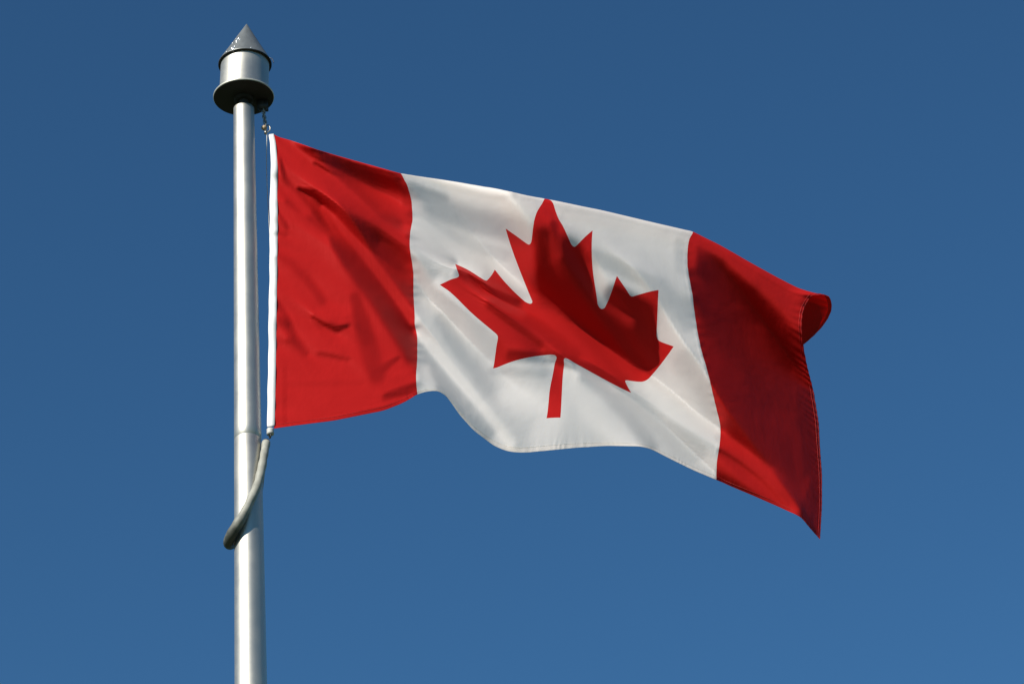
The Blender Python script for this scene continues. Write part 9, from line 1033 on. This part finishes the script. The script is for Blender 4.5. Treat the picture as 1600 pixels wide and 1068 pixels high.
def cloth_object(name, uv, faces, mat, parent, lift=0.0):
    uv = np.asarray(uv, float)
    P = surf(uv[:, 0], uv[:, 1], lift)
    N = surf_normal(uv[:, 0], uv[:, 1])
    me = bpy.data.meshes.new(name)
    me.from_pydata([tuple(p) for p in P], [], [tuple(int(k) for k in f) for f in faces])
    me.materials.append(mat)
    lay = me.uv_layers.new(name='cloth')
    idx = np.zeros(len(me.loops), int); me.loops.foreach_get('vertex_index', idx)
    lay.data.foreach_set('uv', uv[idx].astype(np.float32).ravel())
    for p in me.polygons:
        p.use_smooth = True
    me.normals_split_custom_set_from_vertices([tuple(n) for n in N])
    me.update()
    o = bpy.data.objects.new(name, me)
    col.objects.link(o)
    o.parent = parent
    o.matrix_parent_inverse = parent.matrix_world.inverted()
    return o

def grid_panel(u0, u1, nu, nv):
    us = np.linspace(u0, u1, nu + 1); vs = np.linspace(0, 1, nv + 1)
    uv = [(u, v) for v in vs for u in us]
    f = []
    for j in range(nv):
        for i in range(nu):
            a = j * (nu + 1) + i
            f.append((a, a + nu + 1, a + nu + 2, a + 1))
    return uv, f

# eleven-point leaf of the flag, in 1/4800 of the flag's height
def leaf_outline():
    pts = []
    def arc(p, q, c=None, n=5):
        # rounded inner corner: bulge between the two ends towards the corner
        for k in range(1, n):
            t = k / n
            pts.append(((1 - t) ** 2 * p[0] + 2 * t * (1 - t) * c[0] + t * t * q[0], (1 - t) ** 2 * p[1] + 2 * t * (1 - t) * c[1] + t * t * q[1]))
        pts.append(q)
    def seg(a, b, n):
        for k in range(1, n + 1):
            t = k / n
            pts.append((a[0] + (b[0] - a[0]) * t, a[1] + (b[1] - a[1]) * t))
    S = [('m', (4890, 4430)), ('l', (4845, 3567)), ('a', (4956, 3469), (4838, 3450)), ('l', (5815, 3620)), ('l', (5699, 3300)), ('a', (5719, 3227), (5684, 3256)),
         ('l', (6660, 2465)), ('l', (6448, 2366)), ('a', (6414, 2287), (6402, 2344)), ('l', (6600, 1715)), ('l', (6058, 1830)), ('a', (5985, 1792), (6002, 1842)),
         ('l', (5880, 1545)), ('l', (5457, 1999)), ('a', (5346, 1942), (5362, 2060)), ('l', (5550, 890)), ('l', (5223, 1079)), ('a', (5132, 1052), (5166, 1112)), ('l', (4800, 400))]
    cur = S[0][1]; pts.append(cur)
    for s in S[1:]:
        if s[0] == 'l':
            L = math.hypot(s[1][0] - cur[0], s[1][1] - cur[1])
            seg(cur, s[1], max(2, int(L / 35)))
        else:
            arc(cur, s[1], s[2])
        cur = s[1]
    right = pts
    left = [(9600 - x, y) for x, y in right[::-1]]
    allp = right + left[1:]
    L = 180
    for k in range(1, 5):
        allp.append((4710 + k * 36, 4430))
    return np.array(allp) / 4800.0
LEAF = leaf_outline()

def in_poly(pts, poly):
    x, y = pts[:, 0], pts[:, 1]
    c = np.zeros(len(pts), bool)
    n = len(poly)
    for i in range(n):
        x0, y0 = poly[i]; x1, y1 = poly[(i + 1) % n]
        k = ((y0 > y) != (y1 > y)) & (x < (x1 - x0) * (y - y0) / (y1 - y0 + 1e-15) + x0)
        c ^= k
    return c

# white field with the leaf let into it: one triangulation, split along the leaf's outline
us = np.linspace(.5, 1.5, 161); vs = np.linspace(0, 1, 181)
gridpts = np.array([(u, v) for v in vs for u in us])
def near_outline(p, tol):
    keep = np.ones(len(p), bool)
    for k in range(0, len(LEAF)):
        d = np.hypot(p[:, 0] - LEAF[k, 0], p[:, 1] - LEAF[k, 1])
        keep &= d > tol
    return keep
inner = (gridpts[:, 0] > .5) & (gridpts[:, 0] < 1.5) & (gridpts[:, 1] > 0) & (gridpts[:, 1] < 1)
gridpts = gridpts[near_outline(gridpts, .0036) | ~inner]
nl = len(LEAF)
allpts = np.vstack([LEAF, gridpts])
edges = [(i, (i + 1) % nl) for i in range(nl)]
cv, ce, cf, ov, oe, of = delaunay_2d_cdt([Vector((float(a), float(b))) for a, b in allpts], edges, [], 0, 1e-7)
cv = np.array([(p[0], p[1]) for p in cv]); cf = np.array(cf)
# same winding for all
A = cv[cf[:, 1]] - cv[cf[:, 0]]; B = cv[cf[:, 2]] - cv[cf[:, 0]]
cross = A[:, 0] * B[:, 1] - A[:, 1] * B[:, 0]
cf = cf[np.abs(cross) > 1e-9]; cross = cross[np.abs(cross) > 1e-9]
cf[cross > 0] = cf[cross > 0][:, ::-1]
is_leaf = in_poly(cv[cf].mean(1), LEAF)
def subset(sel):
    f = cf[sel]; used, inv = np.unique(f, return_inverse=True)
    return cv[used], inv.reshape(f.shape)
uvp, fp = grid_panel(0, .5, 100, 220)
cloth_object('red_panel', uvp, fp, M_RED, flag)['label'] = 'red panel beside the pole'
uvp, fp = grid_panel(1.5, 2, 100, 220)
cloth_object('red_panel', uvp, fp, M_RED, flag)['label'] = 'red panel at the fluttering end with its top corner curled over'
cloth_object('white_panel', *subset(~is_leaf), M_WHITE, flag)
cloth_object('maple_leaf', *subset(is_leaf), M_LEAF, flag)

# hems: a folded-over, stitched edge standing slightly proud of the cloth
def hem(u_fn, v_fn, n, mat, name, lift, flip=False):
    t = np.linspace(0, 1, n)
    uv = np.vstack([np.stack([u_fn(t, 0), v_fn(t, 0)], 1), np.stack([u_fn(t, 1), v_fn(t, 1)], 1)])
    f = [(i, n + i, n + i + 1, i + 1) for i in range(n - 1)]
    if flip:
        f = [q[::-1] for q in f]
    return cloth_object(name, uv, f, mat, flag, lift)
HW = .011
for nm, mat, a, b in (('bottom_hem', M_RED, 0, .5), ('bottom_hem', M_WHITE, .5, 1.5), ('bottom_hem', M_RED, 1.5, 2)):
    hem(lambda t, k: a + (b - a) * t, lambda t, k: np.full_like(t, 1 - HW * (1 - k)), int(400 * (b - a)), mat, nm, .0012)
hem(lambda t, k: np.full_like(t, 2 - 1.6 * HW * (1 - k)), lambda t, k: t, 400, M_RED, 'fly_hem', .0014, True)

def stitches(name, path, mat, n, rad=.0005, lift=.0015):
    """rows of small stitches lying on the cloth"""
    bm = bmesh.new()
    t = np.linspace(0, 1, 4 * n + 1)
    u, v = path(t)
    p = surf0(u, v) + normals(u, v) * (ripple(u, v) + lift + (.0003) * np.sign(np.sin(t * n * 2 * math.pi)))[:, None]
    tube(bm, p, rad, 5)
    return link_mesh(name, bm, mat, flag)
for off in (.016, .0045):
    stitches('stitching', lambda t: (np.full_like(t, 2 - off), t), M_THREADR, 260)
stitches('stitching', lambda t: (t * .5, np.full_like(t, 1 - HW)), M_THREADR, 130)
stitches('stitching', lambda t: (.5 + t, np.full_like(t, 1 - HW)), M_THREADW, 260)
stitches('stitching', lambda t: (1.5 + t * .5, np.full_like(t, 1 - HW)), M_THREADR, 130)

# white canvas header sewn to the hoist edge
bm = bmesh.new()
n = 160
vv = np.linspace(0, .992, n)
E0 = surf(np.zeros(n), vv)
cam_side = Vector((0.1, -1, 0)).normalized()
wid = np.interp(vv, [0, .03, .06, .25, .5, .8, 1], [.0165, .0175, .0200, .0258, .0245, .0240, .0235]) + .0006 * np.sin(vv * 60) + .0005 * np.sin(vv * 23)
thk = .0022
ringv = []
for i in range(n):
    e = Vector(E0[i]); L = Vector((-wid[i], 0.004, 0.0008))
    wob = .0012 * math.sin(vv[i] * 47) + .0008 * math.sin(vv[i] * 111)
    pts_ = []
    for k, (a, b) in enumerate(((-.10, -.6), (.5, -.62), (.98, -.6), (1.0, 0), (.98, .6), (.5, .6), (-.10, .6))):
        pts_.append(bm.verts.new(e + L * a - cam_side * (b * thk - .0004) * -1 + cam_side * wob * (.6 if k == 1 else .3)))
    ringv.append(pts_)
for a, b in zip(ringv[:-1], ringv[1:]):
    for k in range(7):
        bm.faces.new((a[k], a[(k + 1) % 7], b[(k + 1) % 7], b[k]))
bm.faces.new(ringv[0]); bm.faces.new(ringv[-1][::-1])
link_mesh('header_strip', bm, M_HEAD, flag)

# ---------------------------------------------------------------- fittings between pole and flag
top = Vector(hoist_top)
bot = Vector(surf(np.array([0.]), np.array([1.]))[0])
cable = empty('halyard', (PX + .06, PY, 6.3))
tag(cable, 'thin pale halyard with chain and snap hook beside the flag header', 'halyard')
bm = bmesh.new()
ax = PX
h0 = top + Vector((-.022, 0, .004)); h1 = bot + Vector((-.010, .008, -.004))
hm_ = [h0, h0.lerp(h1, .06) + Vector((-.0022, .004, 0)), h0.lerp(h1, .15) + Vector((-.0035, .008, 0)), h0.lerp(h1, .26) + Vector((.0000, .010, 0)), h0.lerp(h1, .4) + Vector((.005, .010, 0)), h0.lerp(h1, .7) + Vector((.006, .010, 0)), h1]
tube(bm, spline([tuple(p) for p in hm_], 40), .0014, 8)
link_mesh('rope', bm, M_ROPE, cable)
# chain of oval links from the pulley to the snap hook
c0 = Vector((TX + .004, TY - .004, DZ - .036)); c1 = top + Vector((-.026, -.002, .036))
NL = 7
chain = None
for i in range(NL):
    c = c0.lerp(c1, (i + .5) / NL)
    ax_ = Vector((math.cos(i * 1.57 + .4), math.sin(i * 1.57 + .4), .12))
    bm = bmesh.new()
    torus(bm, (0, 0, 0), ax_, .0064, .0017, 16, 8)
    d = (c1 - c0).normalized()
    for v in bm.verts:
        v.co += d * (v.co.dot(d) * .45)
        v.co += c
    link_mesh('chain_link', bm, M_STEEL, cable)
bm = bmesh.new()
bmesh.ops.create_uvsphere(bm, u_segments=20, v_segments=14, radius=.0105, matrix=Matrix.Translation(top + Vector((-.031, -.004, .026))) @ Matrix.Diagonal((1, 1, .9, 1)))
link_mesh('toggle_ball', bm, M_BALL, cable)
bm = bmesh.new()
q = top + Vector((-.022, -.002, .014))
tube(bm, spline([tuple(q + Vector(d)) for d in ((.004, 0, .026), (.012, 0, .014), (.010, 0, .0), (.0, 0, -.006), (-.007, 0, .0), (-.006, 0, .012), (.003, 0, .024))], 24), .0022, 8)
bmesh.ops.create_cube(bm, size=1, matrix=Matrix.Translation(q + Vector((-.004, 0, -.006))) @ Matrix.Diagonal((.010, .008, .014, 1)))
link_mesh('snap_hook', bm, M_STEEL, cable)
# lower clip: white taped end, dark shackle
bm = bmesh.new()
lathe(bm, [(0, bot.z - .001), (.0112, bot.z - .001), (.0124, bot.z - .005), (.0114, bot.z - .010), (.0126, bot.z - .016), (.0118, bot.z - .022), (0, bot.z - .023)], bot.x - .012, bot.y, 24)
link_mesh('taped_end', bm, M_TAPE, cable)
bm = bmesh.new()
torus(bm, (bot.x - .013, bot.y, bot.z - .027), (1, .5, 0), .0072, .0026, 20, 8)
link_mesh('shackle', bm, M_DARK, cable)

# ---------------------------------------------------------------- weighted hose wrapped round the pole
hose = empty('retainer_hose', (PX, PY - .07, 5.9))
tag(hose, 'off-white weathered hose slung round the pole below the flag, dark at its lower end', 'hose')
# front strand over the pole's face, from the shackle down to the left: sideways offset, forward offset, height, radius
strand = [(.0619, -.0116, 6.2744, .0135), (.0559, -.0298, 6.2152, .0135), (.0470, -.0439, 6.1504, .0140), (.0329, -.0564, 6.0827, .0145),
          (.0123, -.0644, 6.0303, .0145), (-.0108, -.0660, 5.9796, .0155), (-.0332, -.0600, 5.9450, .0172), (-.0535, -.0430, 5.9200, .0180)]
S = spline(strand, 60)
rad = S[:, 3] * (1 + .05 * np.sin(np.arange(60) * .9) + .03 * np.sin(np.arange(60) * .37 + 1))
P3 = [(PX + a, PY + b, c) for a, b, c in S[:, :3]]
bm = bmesh.new()
back = spline([P3[-1], (PX - .0640, PY - .020, 5.9125), (PX - .0670, PY + .006, 5.915), (PX - .060, PY + .034, 5.928), (PX - .030, PY + .066, 5.97), (PX + .012, PY + .072, 6.07), (PX + .034, PY + .052, 6.18), (PX + .040, PY + .036, 6.262)], 50)
tube(bm, P3 + [tuple(p) for p in back[1:]], [float(x) for x in rad] + [float(x) for x in np.interp(np.arange(1, 50), [0, 8, 14, 49], [.0180, .0155, .0145, .0135])], 24)
link_mesh('hose', bm, M_HOSE, hose)
bm = bmesh.new()
tube(bm, [tuple(Vector(P3[0]) + Vector((.001, .001, .0075))), tuple(Vector(P3[0]) + Vector((0, 0, -.001)))], .0105, 16)
link_mesh('hose_plug', bm, M_DARK, hose)
